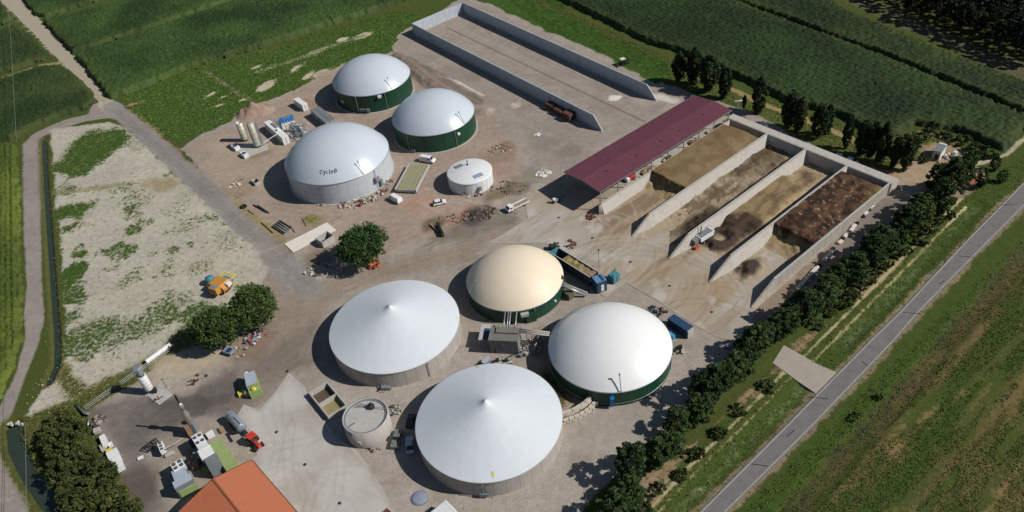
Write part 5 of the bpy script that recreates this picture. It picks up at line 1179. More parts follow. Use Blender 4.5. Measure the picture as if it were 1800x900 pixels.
# silos on slab
P = [(424, 256), (453, 246), (470, 250), (472, 263), (433, 277), (410, 262)]
sheet("silo_slab", P, .16, m_conc, .3)
def silo(u, v_, r, h, lab_, open_top=False):
    p = W(u, v_); t = thing("steel_silo", lab_, "silo", (p.x, p.y, .16))
    m_s = mat("silo_steel", A(182, 178, 160), .5, .08, 1, metal=.2)
    pr = [(r, .6), (r, h)] + ([(r - .1, h), (r - .1, h - .8), (.02, h - .85)] if open_top else [(r * .5, h + .25), (.02, h + .3)])
    MB().lathe(pr, 24).build("shell", m_s, t, True); MB().lathe([(r * .9, 0), (r * .9, .6)], 16).build("skirt", m_dark, t)
    for k in range(1, 5): MB().lathe([(r, h * k / 5), (r + .05, h * k / 5 + .03), (r + .05, h * k / 5 + .1), (r, h * k / 5 + .12)], 24).build("hoop", m_galv, t)
    mb = MB().tube([(r + .15, -.2, .2), (r + .15, -.2, h)], .03, 4).tube([(r + .15, .2, .2), (r + .15, .2, h)], .03, 4)
    for k in range(int(h / .5)): mb.tube([(r + .15, -.2, .4 + k * .5), (r + .15, .2, .4 + k * .5)], .02, 4)
    mb.build("ladder", m_galv, t); return t
silo(431, 247, 1.15, 7.2, "shorter steel silo with dark open top, left of the pair", True)
silo(453.5, 258, 1.2, 9.0, "taller cream steel silo, right of the pair")
p = W(460, 255); t = thing("stair_tower", "grey scaffold stair tower against the taller silo", "stair tower", (p.x, p.y, .16), .4)
for sx in (-.7, .7):
    for sy in (-.6, .6): MB().box(sx - .06, sx + .06, sy - .06, sy + .06, 0, 9.0).build("post", m_galv, t)
for k in range(9): MB().box(-.7, .7, -.6, .6, .9 * k + .8, .9 * k + .86).build("platform", m_galv, t)
p = W(447, 222, 7); q = W(482, 238, 3.2); 
MB_ = MB().tube([(*W(466, 249, 2.2), 2.2), (*W(488, 235, 3.3), 3.3)], .13, 8); o = MB_.build("white_gas_pipe", m_wpaint); tag(o, "straight white pipe running from the silos to the long white container", "pipe")
o = MB().tube([(*W(436, 226, 5.8), 5.8), (*W(446, 229, 6.2), 6.2)], .12, 6).build("cross_pipe", m_galv); tag(o, "short pipe bridging the two steel silos near their tops", "pipe")
def fanbox(name, label, a, b, c, h, nx_, ny_, mb_, zb=0, fr=.36, leg=True):
    ctr, ang, L, wd = box3(a, b, c, h); t = thing(name, label, "cooler", (ctr.x, ctr.y, 0), ang)
    MB().box(-L / 2, L / 2, -wd / 2, wd / 2, max(zb, h - 1.3), h).build("housing", mb_, t, bevel=.03)
    if leg:
        for sx in (-1, 1):
            for sy in (-1, 1): MB().box(sx * (L / 2 - .15) - .06, sx * (L / 2 - .15) + .06, sy * (wd / 2 - .15) - .06, sy * (wd / 2 - .15) + .06, 0, h - 1.3).build("leg", m_galv, t)
    for i in range(nx_):
        for j in range(ny_):
            x, y = -L / 2 + L * (i + .5) / nx_, -wd / 2 + wd * (j + .5) / ny_; r = min(L / nx_, wd / ny_) * fr
            f = MB().lathe([(r, h), (r, h + .12), (r * .86, h + .12), (r * .86, h + .02), (.01, h + .015)], 18, Matrix.Translation((x, y, 0))).build("fan", m_dark, t)
            MB().box(x - r * .8, x + r * .8, y - .05, y + .05, h + .05, h + .09).box(x - .05, x + .05, y - r * .8, y + r * .8, h + .04, h + .08).lathe([(r * .22, h + .03), (r * .22, h + .14)], 8, Matrix.Translation((x, y, 0)), cap=True).build("fan_blades", m_gpaint, f)
    return t
fanbox("fan_cooler", "small white cooler with dark fan at the left end of the silo slab", (405, 255.5), (413, 261), (422, 257.5), 1.3, 1, 1, m_wpaint, leg=False, fr=.42)
fanbox("fan_cooler", "small white cooler with dark fan in front of the silo slab", (421, 268), (428.5, 274), (436, 270), 1.3, 1, 1, m_wpaint, leg=False, fr=.42)
# ---- generator units lower left
fanbox("radiator_cooler", "white four fan radiator beside the silver exhaust stack", (335.3, 767.8), (352.2, 758), (364.7, 774), 4.3, 2, 2, m_wpaint)
fanbox("radiator_cooler", "white four fan radiator nearer the bottom edge behind the pale roof", (298.9, 816.7), (318.5, 805), (327.8, 815.5), 3.6, 2, 2, m_wpaint)
fanbox("condenser_unit", "small white condenser with a row of fans beside black hoses", (275.5, 779), (284.5, 774.5), (292.8, 787.5), 2.4, 1, 3, m_wpaint)
t, L, wd = unit("generator_container", "lime green generator container with white box roof next to the warehouse", "container", (386, 769), (415.3, 810.5), (394, 822), 2.7, m_lime, m_lime, ribs=False, doors=False)
t, L, wd = unit("exhaust_housing", "housing with bright white roof beside the lime green container", "housing", (346.5, 793), (368.5, 780.5), (379.5, 794.5), 4.6, m_gpaint, m_wpaint, ribs=False, doors=False)
for k in range(4): MB().box(-L / 2 + .1, L / 2 - .1, -wd / 2 + wd * (k + .5) / 4 - .06, -wd / 2 + wd * (k + .5) / 4 + .06, 4.6, 4.66).build("roof_rib", m_wpaint, t)
t, L, wd = unit("sloped_grey_housing", "grey roofed plant housing joined below the white roof", "housing", (358.5, 808.5), (380, 796), (390, 808.5), 4.2, m_gpaint, m_greyroof, ribs=False, doors=False)
t, L, wd = unit("roof_duct_box", "pale ribbed roof box of the second generator", "housing", (300.5, 829), (323.5, 817), (334, 831.5), 3.3, m_gpaint, m_paleroof, ribs=False, doors=False)
for k in range(3): MB().box(-L / 2 + .1, L / 2 - .1, -wd / 2 + wd * (k + .5) / 3 - .06, -wd / 2 + wd * (k + .5) / 3 + .06, 3.3, 3.36).build("roof_rib", m_paleroof, t)
t, L, wd = unit("roof_duct_box", "flat pale grey roof beside the green second generator", "housing", (302.4, 847.8), (333.8, 831), (339, 841.5), 3.9, m_gpaint, m_paleroof, ribs=False, doors=False)
t, L, wd = unit("generator_container", "lime green generator body under the flat pale roof near the warehouse", "container", (312, 858.5), (341.5, 843.5), (346, 850), 2.4, m_lime, m_lime, ribs=False, doors=False)
p = W(343, 758); t = thing("exhaust_stack", "silver exhaust stack with thin chimney above the four fan radiator", "chimney", (p.x, p.y, 0))
MB().lathe([(.65, 3.2), (.75, 3.4), (.75, 6.6), (.4, 7.1), (.4, 8.2), (.6, 8.3), (.6, 9.6), (.25, 9.9)], 20).build("silencer", mat("stainless_steel", A(190, 186, 178), .3, .1, 1, metal=.7), t, True)
MB().lathe([(.22, 9.8), (.22, 12.4), (.27, 12.4), (.27, 12.6), (.15, 12.6)], 12).build("chimney_pipe", m_rust, t, True); MB().box(-.7, .7, -.7, .7, 0, 3.3).build("base_frame", m_gpaint, t)
m_rtan = mat('rusty_tan_steel', A(146, 112, 86), .8, .2, 1.5, .01)
p = W(334, 762); t = thing("filter_frame", "rusty brown filter frame leaning beside the silver stack", "frame", (p.x, p.y, 0), math.radians(-55))
for k in range(3): MB().box(-1.7 + k * 1.1, -.8 + k * 1.1, -.5, .5, .4, 2.9 + .3 * k).build("filter_box", m_rtan, t)
MB().box(-1.9, 1.7, -.6, .6, .2, .4).build("base_frame", m_dark, t)
o = MB().tube([(*W(291, 789, 2.6), 2.6), (*W(322, 770, 3.0), 3.0)], .13, 6).build("insulated_pipe", m_conc); tag(o, "straight pale pipe from the small condenser to the rusty frame", "pipe")
for k in range(3):
    a_ = W(262 + k * 4, 796 - k * 3); mb = MB().tube([(a_.x, a_.y, .2), (a_.x - .8, a_.y + .6, 1.4), (a_.x + .6, a_.y + 1.6, 1.8), (a_.x + 2.4, a_.y + .8 - k * .5, 1.2), (a_.x + 2.8, a_.y - .6, .8)], .17, 6)
    o = mb.build("black_hose", m_black); tag(o, ["outermost thick black hose looping out of the small condenser", "middle thick black hose looping out of the small condenser", "innermost thick black hose looping out of the small condenser"][k], "hose", "black hoses at the small condenser")
for k, (a_, b_, z) in enumerate((((336, 803), (345, 796), 3), ((330, 790), (352, 812), 1.6), ((322, 822), (340, 806), 1.8))):
    o = MB().tube([(*W(*a_, z), z), (*W(*b_, z), z)], .12, 6).build("red_brown_pipe", m_rust); tag(o, ["red brown pipe high between the two generators", "low red brown pipe crossing behind the white roof", "red brown pipe beside the nearer radiator"][k], "pipe")
# flare / filter tower
p = W(266, 690); t = thing("flare_tower", "tall white cylindrical flare tower casting a long shadow", "tower", (p.x, p.y, 0))
MB().box(-1.2, 1.2, -1.2, 1.2, 0, .25).build("plinth", m_conc, t)
for sx in (-.7, .7):
    for sy in (-.7, .7): MB().tube([(sx, sy, .2), (sx * .9, sy * .9, 1.6)], .12, 6).build("leg", m_dark, t)
MB().lathe([(.98, 1.5), (1.02, 1.6), (1.02, 6.2), (.95, 6.25)], 28, cap=True).build("shroud", m_wpaint, t, True)
for z in (2.2, 3.2, 4.2, 5.2, 6.1): MB().lathe([(1.02, z), (1.06, z + .02), (1.06, z + .08), (1.02, z + .1)], 28).build("hoop", m_galv, t)
MB().lathe([(.85, 6.2), (.85, 8.0)], 24, cap=True).build("burner_neck", m_gpaint, t, True)
MB().lathe([(1.25, 8.0), (1.35, 8.1), (1.3, 8.9), (.9, 9.1), (.7, 9.1)], 6, cap=True).build("burner_head", m_galv, t)
MB().box(.8, 1.6, -.7, .3, .3, 1.5).build("control_box", m_dark, t)
o = MB().tube([(*W(259, 640), .75), (*W(302, 609), .8)], .62, 16).build("white_duct", m_wpaint); tag(o, "long white wrapped duct lying along the field edge behind the flare tower", "duct")
sheet("flare_slab", [(257, 694), (282, 676), (304, 694), (280, 712)], .12, m_conc, .3); 
p = W(294, 683); t = thing("lamp_post", "thin lamp post on the slab right of the flare tower", "lamp post", (p.x, p.y, 0)); MB().tube([(0, 0, 0), (0, 0, 3.4)], .06, 6).build("pole", m_dark, t); MB().box(-.35, .35, -.12, .12, 3.35, 3.5).build("lamp_head", m_galv, t); MB().box(-.4, .4, -.4, .4, 0, .15).build("base", m_conc, t)
p = W(280, 703); t = thing("valve_stand", "small pipe valve stand on the flare slab", "valve", (p.x, p.y, .12), .6); MB().tube([(-1.2, 0, .4), (1.2, 0, .4)], .1, 6).tube([(0, 0, 0), (0, 0, .9)], .08, 6).build("pipe", m_dark, t); MB().lathe([(.3, .9), (.3, .97)], 12, cap=True).build("hand_wheel", m_red, t)
# mobile generator
t, L, wd = unit("mobile_generator", "lime green mobile generator with pale blue grey roof in the dirt yard", "generator", (428.5, 657.5), (447, 651), (461.5, 669), 3.4, m_lime, m_paleroof, ribs=False, doors=False)
MB().box(-L / 2 + .1, L / 2 + .3, -wd / 2 - 1.3, -wd / 2 - .02, 0, 2.3).build("engine_bay", m_lime, t); MB().box(-L / 2 - 1.1, -L / 2 - .05, -wd / 2 - .2, -wd / 2 + 1.6, 0, 1.6).build("side_cabinet", m_gpaint, t)
MB().box(-L / 2 + .2, L / 2 - 1.6, wd / 2, wd / 2 + 1.0, 0, 2.9).build("white_cabinet", m_wpaint, t); MB().lathe([(.55, 2.3), (.55, 2.7), (.4, 2.8)], 12, Matrix.Translation((.1, -wd / 2 - .7, 0)), cap=True).build("yellow_fan", m_yellow, t)
p = W(425.5, 694); t = thing("yellow_box", "small cream yellow box on the ground left of the mobile generator", "box", (p.x, p.y, 0), math.radians(25)); MB().box(-.75, .75, -.65, .65, 0, 1.0).build("body", m_yellow, t, bevel=.04); MB().box(-.25, .25, -.2, .2, 1.0, 1.06).build("lid_plate", m_dark, t)
p = W(438, 687); t = thing("engine_unit", "dark engine with rusty pallets between the yellow box and the generator", "machine", (p.x, p.y, 0), math.radians(-50)); MB().box(-1.4, 1.2, -.8, .8, .1, 1.1).build("block", m_dark, t, bevel=.05)
for k in range(3): MB().box(-1.3 + k * .8, -.7 + k * .8, -.7, .7, 1.1, 1.3).build("pallet_board", m_orange if k == 1 else m_wood, t)
MB().lathe([(.35, 1.1), (.35, 1.5)], 10, Matrix.Translation((1.0, -.3, 0)), cap=True).build("filter_drum", m_galv, t)
# ---- pump house
ctr, ang, L, wd = box3((858.9, 597.5), (909.4, 599.9), (911.8, 577.3), 4.6); t = thing("pump_house", "square pump house with mossy grey flat roof between the four lower tanks", "building", (ctr.x, ctr.y, 0), ang)
m_pump = mat("grey_render", A(132, 132, 130), .85, .08, .6, .01, streak=.2)
x, y = L / 2, wd / 2; MB().box(-x, x, -y, y, 0, 4.45).build("wall", m_pump, t); MB().box(-x - .12, x + .12, -y - .12, y + .12, 4.45, 4.62).build("roof", m_greenroof, t)
MB().box(-x * .62, x - .15, y * .05, y - .1, 4.62, 5.0).build("raised_roof", m_greenroof, t)
for yy in (-y - .03,): MB().box(-.1, .9, yy, yy + .05, 2.4, 3.3).build("window", m_wpaint, t); MB().box(.0, .35, yy - .02, yy, 2.5, 3.2).box(.45, .8, yy - .02, yy, 2.5, 3.2).build("window_pane", m_glass, t); MB().box(-2.6, -2.1, yy, yy + .05, .2, 1.3).build("vent_grille", m_rust, t)
for k in range(5): MB().tube([(-x - .1 + k * (2 * x + .2) / 4, y + .1, 4.6), (-x - .1 + k * (2 * x + .2) / 4, y + .1, 5.7)], .035, 4).build("rail_post", m_galv, t)
MB().tube([(-x - .1, y + .1, 5.7), (x + .1, y + .1, 5.7)], .04, 4).build("handrail", m_galv, t); MB().tube([(-x - .1, -y, 4.6), (-x - .1, y + .1, 4.6), (-x - .1, y + .1, 6.2)], .05, 4).build("corner_pole", m_galv, t)
ctr, ang, L, wd = box3((840.5, 597.5), (860, 597.8), (862.6, 569.8), 3.0); t = thing("canopy", "flat white canopy with blue half attached left of the pump house", "canopy", (ctr.x, ctr.y, 0), ang)
MB().box(-L / 2, L / 2, -wd / 2, wd / 2, 2.9, 3.0).build("roof", m_conc, t); MB().box(-L * .12, L / 2, -wd / 2 + .1, wd * .22, 3.0, 3.05).build("blue_panel", m_navy, t)
for sx in (-1, 1):
    for sy in (-1, 1): MB().box(sx * (L / 2 - .2) - .06, sx * (L / 2 - .2) + .06, sy * (wd / 2 - .2) - .06, sy * (wd / 2 - .2) + .06, 0, 2.9).build("post", m_galv, t)
# pipe bridges
def pipes(name, label, a, b, z0, z1, n, gap, r, m, cat="pipe bridge", legs=0):
    a = Vector((*W(*a, z0), z0)); b = Vector((*W(*b, z1), z1)); d = (b - a); dn = Vector((d.x, d.y, 0)).normalized(); s = Vector((-dn.y, dn.x, 0))
    t = thing(name, label, cat, (a.x, a.y, 0))
    o0 = Vector((a.x, a.y, 0))
    for k in range(n):
        off = s * (k - (n - 1) / 2) * gap; MB().tube([a - o0 + off, b - o0 + off], r, 8).build("pipe", m, t, True)
    for k in range(legs):
        p = a + d * ((k + .5) / legs) - o0; MB().box(p.x - .07, p.x + .07, p.y - .07, p.y + .07, 0, p.z).box(p.x - gap * n / 2, p.x + gap * n / 2, p.y - .06, p.y + .06, p.z - .25, p.z - .12).build("support", m_galv, t)
    return t
pipes("pipe_bridge", "two silver pipes running from the pump house roof to the cream dome", (888, 575), (891, 547), 5.0, 5.2, 2, .8, .14, m_galv)
pipes("pipe_bridge", "wider pair of silver pipes from the pump house to the cream dome's rim", (900, 575), (903, 548), 5.0, 5.2, 2, 1.5, .17, m_galv)
pipes("pipe_bridge", "pale walkway pipes from the pump house to the white dome tank", (911, 581), (966, 587), 4.6, 4.4, 3, .55, .16, m_conc, legs=2)
random.seed(5)
p = W(932, 610); t = thing("pipe_manifold", "tangle of pipes and valves between the pump house and the white dome tank", "pipework", (p.x, p.y, 0), .1)
for k in range(14):
    x, y = random.uniform(-3.4, 3.2), random.uniform(-2.2, 2.4); z = random.uniform(.6, 2.2); MB().tube([(x, y, .05), (x, y, z), (x + random.uniform(-2, 2), y + random.uniform(-1, 1), z), (x + random.uniform(-2, 2), y + random.uniform(-2, 2), .3)], random.choice([.08, .12, .16]), 6).build("pipe", random.choice([m_galv, m_gpaint, m_conc]), t, True)
for k in range(4): MB().box(-3 + k * 1.4, -2.3 + k * 1.4, -2.9, -2.2, 0, .9).build("valve_box", random.choice([m_gpaint, m_conc]), t)
MB().tube([(3.2, -1, .1), (3.2, -1, 2.8), (3.2, 1.6, 2.8), (3.2, 1.6, .1)], .07, 5).build("frame", m_galv, t)
t, L, wd = unit("grey_hatch_box", "tilted grey box between the pump house and the nearest cone tank", "box", (845.5, 636), (856, 626), (864, 628.5), 1.6, m_gpaint, m_paleroof, ribs=False, doors=False)
random.seed(9)
for (u, v_, lb) in ((877, 637, "small pump bench with pipes at the rim of the nearest cone tank"), (893, 637, "pale pallet rack with pump right of the pump bench")):
    p = W(u, v_); t = thing("pump_bench", lb, "pump", (p.x, p.y, 0), 0); MB().box(-1.1, 1.1, -.7, .7, .3, .5).build("bench", m_conc, t); MB().box(-.7, .1, -.4, .4, .5, 1.2).build("motor", m_dark, t); MB().tube([(.1, 0, .8), (.9, 0, .8), (.9, 0, 2.0)], .1, 6).build("pipe", m_galv, t)
    for sx in (-1, 1): MB().box(sx - .08, sx + .08, -.6, .6, 0, .3).build("foot", m_gpaint, t)
# screen of wall south of the canopy: low walls
# ---- feed hopper
ctr, ang, L, wd = box3((968.6, 444.5), (1037, 487.2), (1050.5, 476.9), 3.7); t = thing("feed_hopper", "long dark steel feed hopper half full of silage beside the cream dome", "hopper", (ctr.x, ctr.y, 0), ang); x, y = L / 2, wd / 2
m_hop = mat("hopper_steel", A(62, 72, 82), .6, .15, .8, metal=.2)
for s in (-1, 1):
    MB().box(-x, x, s * y - .06, s * y + .06, .7, 3.62).build("side_wall", m_hop, t); MB().box(-x, x, s * y - .12, s * y + .12, 3.62, 3.74).build("top_rail", m_conc, t)
    r0 = MB().box(-.06, .06, s * (y + .06), s * (y + .2), .7, 3.6) if s > 0 else MB().box(-.06, .06, -(y + .2), -(y + .06), .7, 3.6)
    r0 = r0.build("side_rib", m_hop, t); r0.location = (-x + .4, 0, 0)
    for k in range(1, 16): inst(r0, t, (-x + .4 + k * (L - .8) / 15, 0, 0))
MB().box(-x - .1, -x, -y, y, .6, 3.7).build("end_wall", m_teal, t); MB().box(-x, x, -y, y, .6, .8).build("floor", m_dark, t); MB().box(-x - 1.6, -x - .1, -y + .2, y, .3, 2.6).build("drive_box", m_teal, t)
for k in range(5):
    for s in (-1, 1): MB().box(-x + 1 + k * (L - 2) / 4 - .12, -x + 1 + k * (L - 2) / 4 + .12, s * (y - .3) - .12, s * (y - .3) + .12, 0, .6).build("foot", m_dark, t)
heap_n = 40; us = np.linspace(-x * .72, x - .1, 60); vs = np.linspace(-y + .1, y - .1, 16); UU, VV = np.meshgrid(us, vs)
ZZ = .9 + 2.3 * sm(-x * .72, -x * .45, UU + (fbm(UU + 50, VV, 2, 3, 3) - .5)) + .3 * np.cos(VV / y * 1.3) + (fbm(UU + 9, VV + 5, 1, 3, 4) - .5) * .7
nz = fbm(UU + 3, VV, 1.5, 3, 8); CC = mixn(A(150, 132, 90), A(120, 112, 70), sm(.35, .65, nz)); CC = mixn(CC, A(160, 132, 116), sm(-x * .1, x, UU) * .6)
o = quad_mesh("silage_load", UU, VV, ZZ, np.ones(UU.shape, bool), CC, m_heap); o.location = (ctr.x, ctr.y, 0); o.rotation_euler = (0, 0, ang); tag(o, "loose silage load lying in the long feed hopper", "silage", kind='stuff')
# pit beneath
t, L, wd = unit("hopper_end_housing", "blue end housing of the long feed hopper", "housing", (1040, 486.6), (1049.2, 498.2), (1063.9, 488.5), 3.7, m_navy, mat("blue_grey_roof", A(96, 136, 168), .5, .1, 1), ribs=False, doors=True)
MB().box(-L / 2 + .2, L / 2 - .2, wd * .1, wd * .3, 3.7, 3.8).build("roof_plate", m_navy, t); MB().box(L / 2 + .05, L / 2 + .1, -wd * .1, wd * .2, .5, 2.6).build("white_door", m_wpaint, t)
t, L, wd = unit("teal_cabin", "small teal pump cabin right of the blue hopper housing", "cabin", (1068.2, 482.4), (1078.6, 488.7), (1090.2, 481.1), 2.4, m_teal, m_teal, ribs=False, doors=True)
MB().box(L * .1, L * .4, -wd * .3, -wd * .05, 2.4, 2.7).build("roof_box", m_galv, t); MB().tube([(-L * .3, wd * .4, 2.4), (-L * .3, wd * .4, 3.2), (0, wd * .4, 3.2)], .1, 6).build("roof_pipe", m_dark, t)
p = W(1053, 470); t = thing("lamp_post", "slender lamp post beside the feed hopper on the apron", "lamp post", (p.x, p.y, .09)); MB().tube([(0, 0, 0), (0, 0, 6.0)], .06, 6).build("pole", m_rust, t); MB().box(-.4, .4, -.12, .12, 5.95, 6.1).build("lamp_head", m_dark, t)
pipes("feed_conveyor", "inclined screw conveyor rising from the hopper to the cream dome tank", (1031, 519), (984, 501), .6, 4.0, 1, .6, .35, m_galv, "conveyor", legs=2)
pipes("feed_conveyor", "thin pale feed pipe beside the inclined conveyor", (1033, 515), (990, 497), .5, 3.8, 1, .6, .16, m_conc, "conveyor")
p = W(986, 513); t = thing("feed_inlet", "rusty brown feed inlet gantry on the cream dome tank's rim", "gantry", (p.x, p.y, 0), .3)
for sx in (-.8, .8): MB().box(sx - .08, sx + .08, -.6, -.44, 0, 4.4).build("post", m_galv, t)
MB().box(-1.4, 1.0, -.5, .8, 4.2, 4.9).build("inlet_box", m_rust, t); MB().box(-2.4, -1.4, -.1, .4, 4.5, 4.8).build("inlet_chute", m_rust, t)
t, L, wd = unit("green_machine_box", "dull green dosing box beneath the inclined conveyor", "machine", (989, 512), (1000, 520), (1009, 514), 1.8, mat("dull_green_paint", A(96, 98, 66), .7, .15, 1), mat("dull_green_paint", (0, 0, 0)), ribs=False, doors=False)
t, L, wd = unit("black_skip", "black steel box at the far end of the feed hopper", "skip", (963.5, 434.5), (977, 435), (978, 428.5), 1.3, m_dark, m_dark, ribs=False, doors=False)
# blue container near the white dome
t, L, wd = unit("blue_container", "dark blue container on the gravel right of the white dome", "container", (1173.5, 560), (1207.5, 582), (1216, 571.5), 2.6, m_navy, m_navy)
MB().box(L / 2, L / 2 + .35, -wd / 2 + .1, wd / 2 - .2, .2, 2.4).build("door_frame", m_conc, t)
t, L, wd = unit("cyan_tank_box", "small bright cyan box between the white dome and the blue container", "box", (1173, 585), (1182.5, 592), (1186, 588), 1.2, mat("cyan_paint", A(60, 150, 200), .5, .1, 1), mat("cyan_paint", (0, 0, 0)), ribs=False, doors=False)
# long steel frame rack
ctr, ang, L, wd = box3((696.9, 332.4), (721.8, 287), (751, 289), 1.5); t = thing("steel_frame_rack", "long white framed rack holding olive pipes beside the lettered dome tank", "rack", (ctr.x, ctr.y, 0), ang); x = L / 2; y = 3.3
for s in (-1, 1): MB().box(-x, x, s * y - .22, s * y + .22, .5, 1.5).build("side_beam", m_conc, t)
for k in range(6):
    for s in (-1, 1): MB().box(-x + .4 + k * (L - .8) / 5 - .1, -x + .4 + k * (L - .8) / 5 + .1, s * y - .1, s * y + .1, 0, .5).build("leg", m_dark, t)
MB().box(-x, -x + .3, -y, y, .5, 1.35).build("end_beam", m_conc, t); MB().box(-x + .1, x, -y + .3, y - .3, .55, .75).build("deck", m_dark, t)
mo = mat("olive_pipe", A(150, 146, 116), .6, .2, 1.5); g0 = None
for k in range(13):
    yy = -y + .55 + k * (2 * y - 1.1) / 12
    if g0 is None: g0 = MB().tube([(-x + .5, 0, 1.1), (x - .1, 0, 1.1)], .2, 8).build("stored_pipe", mo, t); g0.location = (0, yy, 0)
    else: inst(g0, t, (random.uniform(-.1, .1), yy, random.uniform(-.05, .1)))
# rusty boxes at the bunker wall
mrb = mat("rusty_brown_tank", A(92, 62, 50), .85, .25, 1.2, .02)
for k, (u, v_, sz, lb) in enumerate(((969, 191, 1.0, "far left rusty brown tank leaning row at the bunker wall"), (983, 200, 1.0, "middle rusty brown tank at the bunker wall"), (1000, 209, 1.25, "largest rusty brown tank at the bunker wall, nearest the slanted end"))):
    p = W(u, v_); t = thing("rusty_tank", lb, "tank", (p.x, p.y, 0), math.radians(-54)); MB().box(-1.9, 1.9, -1.3 * sz, 1.3 * sz, .3, 2.1 * sz).build("body", mrb, t, bevel=.25); MB().box(-1.6, -1.2, -1.0, 1.0, 0, .3).box(1.2, 1.6, -1.0, 1.0, 0, .3).build("skid", m_dark, t); MB().box(-1.92, -1.86, -.9, .9, .6, 1.6).build("end_plate", m_rust, t)
# two-cell pit
ctr, ang, L, wd = box3((542, 690.3), (576.5, 733), (606.7, 707.4), 1.5); t = thing("concrete_pit", "open two-cell concrete pit left of the small concrete tank", "pit", (ctr.x, ctr.y, 0), ang); x, y = L / 2, wd / 2
for (a0, a1, b0, b1) in ((-x, x, -y, -y + .3), (-x, x, y - .3, y), (-x, -x + .3, -y + .3, y - .3), (x - .3, x, -y + .3, y - .3), (-.15, .15, -y + .3, y - .3)): MB().box(a0, a1, b0, b1, -.1, 1.5).build("wall", m_conc, t)
MB().box(-x + .3, -.15, -y + .3, y - .3, .0, .14).build("floor", mat("brown_sludge", A(92, 76, 62), .7, .3, .8, .03), t); MB().box(.15, x - .3, -y + .3, y - .3, .0, .16).build("floor", mat("yellow_sludge", A(146, 132, 92), .7, .25, .8, .03), t)
# white slab and concrete box
sheet("white_slab", [(500.4, 429.5), (574.9, 391.9), (590.7, 404.9), (515.6, 443.9)], .22, mat("new_concrete", A(222, 214, 200), .85, .05, .5), .4)
def openbox(name, label, a, b, c, h, th=.2, m=None, fl=None):
    ctr, ang, L, wd = box3(a, b, c, h); t = thing(name, label, "concrete box", (ctr.x, ctr.y, 0), ang); x, y = L / 2, wd / 2
    for (a0, a1, b0, b1) in ((-x, x, -y, -y + th), (-x, x, y - th, y), (-x, -x + th, -y + th, y - th), (x - th, x, -y + th, y - th)): MB().box(a0, a1, b0, b1, 0, h).build("wall", m or m_conc, t)
    MB().box(-x + th, x - th, -y + th, y - th, 0, .1).build("floor", fl or m_dark, t); return t
openbox("concrete_box", "open concrete box beside the white slab and the round tree", (553.9, 418.6), (566.2, 426.6), (588.6, 414.3), 2.1)
openbox("concrete_box", "small open concrete box alone left of the lettered dome's shadow", (440.5, 316), (447.5, 322.5), (456, 317), 1.1, .15)
# disc, white roof and plum roof at the bottom edge
p = W(738, 876); t = thing("round_cover", "round blue grey manhole cover on the gravel near the bottom edge", "cover", (p.x, p.y, 0)); MB().lathe([(1.55, 0), (1.55, .22), (1.4, .28), (.01, .3)], 32).build("lid", mat("cover_grey_blue", A(140, 148, 168), .5, .08, 1), t, True); ring_box(MB(), 1.75, .2, -.1, .18, 32).build("collar", m_gpaint, t)
def bhouse(label, a, b, c, h, m, name="shed"):
    ctr, ang, L, wd = box3(a, b, c, h); t = thing(name, label, "shed", (ctr.x, ctr.y, 0), ang); MB().box(-L / 2 + .1, L / 2 - .1, -wd / 2 + .1, wd / 2 - .1, 0, h - .1).build("wall", m_gpaint, t)
    n = max(4, int(L / .9)); s0 = MB().box(.01, L / n - .01, -wd / 2, wd / 2, h - .1, h).box(L / n * .45, L / n * .55, -wd / 2, wd / 2, h, h + .05).build("roof_sheet", m, t); s0.location = (-L / 2, 0, 0)
    for k in range(1, n): inst(s0, t, (-L / 2 + k * L / n, 0, 0))
bhouse("shed with white ribbed roof cut by the bottom edge", (757, 900), (784.5, 878.5), (812, 905), 3.0, m_wpaint)
bhouse("small plum coloured roof at the bottom edge beside the concrete yard", (668, 903), (680, 892.5), (690, 903), 2.5, m_purple)
# retaining wall of blocks
bw = None; tt = None; pts = [(988, 746), (1002, 742), (1016, 736), (1030, 728), (1042, 718), (1046, 712)]
PW = [Vector(p) for p in WP(pts)]
p0 = PW[0]; t = thing("block_retaining_wall", "curved two-tier retaining wall of pale concrete blocks beside the nearest cone tank", "wall", (p0.x, p0.y, 0))
m_blk = mat("concrete_block", A(190, 182, 166), .9, .12, .8, .02)
def along(s):
    for i in range(len(PW) - 1):
        l = (PW[i + 1] - PW[i]).length
        if s <= l or i == len(PW) - 2: d = (PW[i + 1] - PW[i]) / l; return PW[i] + d * s, d
        s -= l
tot = sum((PW[i + 1] - PW[i]).length for i in range(len(PW) - 1)); nb = int(tot / 1.25); bm = None
for tier, (off, z, rows_) in enumerate(((0, 0, 2), (1.0, 1.3, 2))):
    for r in range(rows_):
        for k in range(nb):
            q, d = along((k + .5 * (r % 2 + .5)) * tot / nb); nrm_ = Vector((-d.y, d.x)); q = q + nrm_ * (off + r * .08) - p0
            if bm is None: bm = MB().box(-.59, .59, -.35, .35, .02, .63).build("block", m_blk, t, bevel=.03); bm.location = (q.x, q.y, z); bm.rotation_euler = (0, 0, math.atan2(d.y, d.x))
            else: inst(bm, t, (q.x, q.y, z + r * .65), math.atan2(d.y, d.x) + random.uniform(-.03, .03))
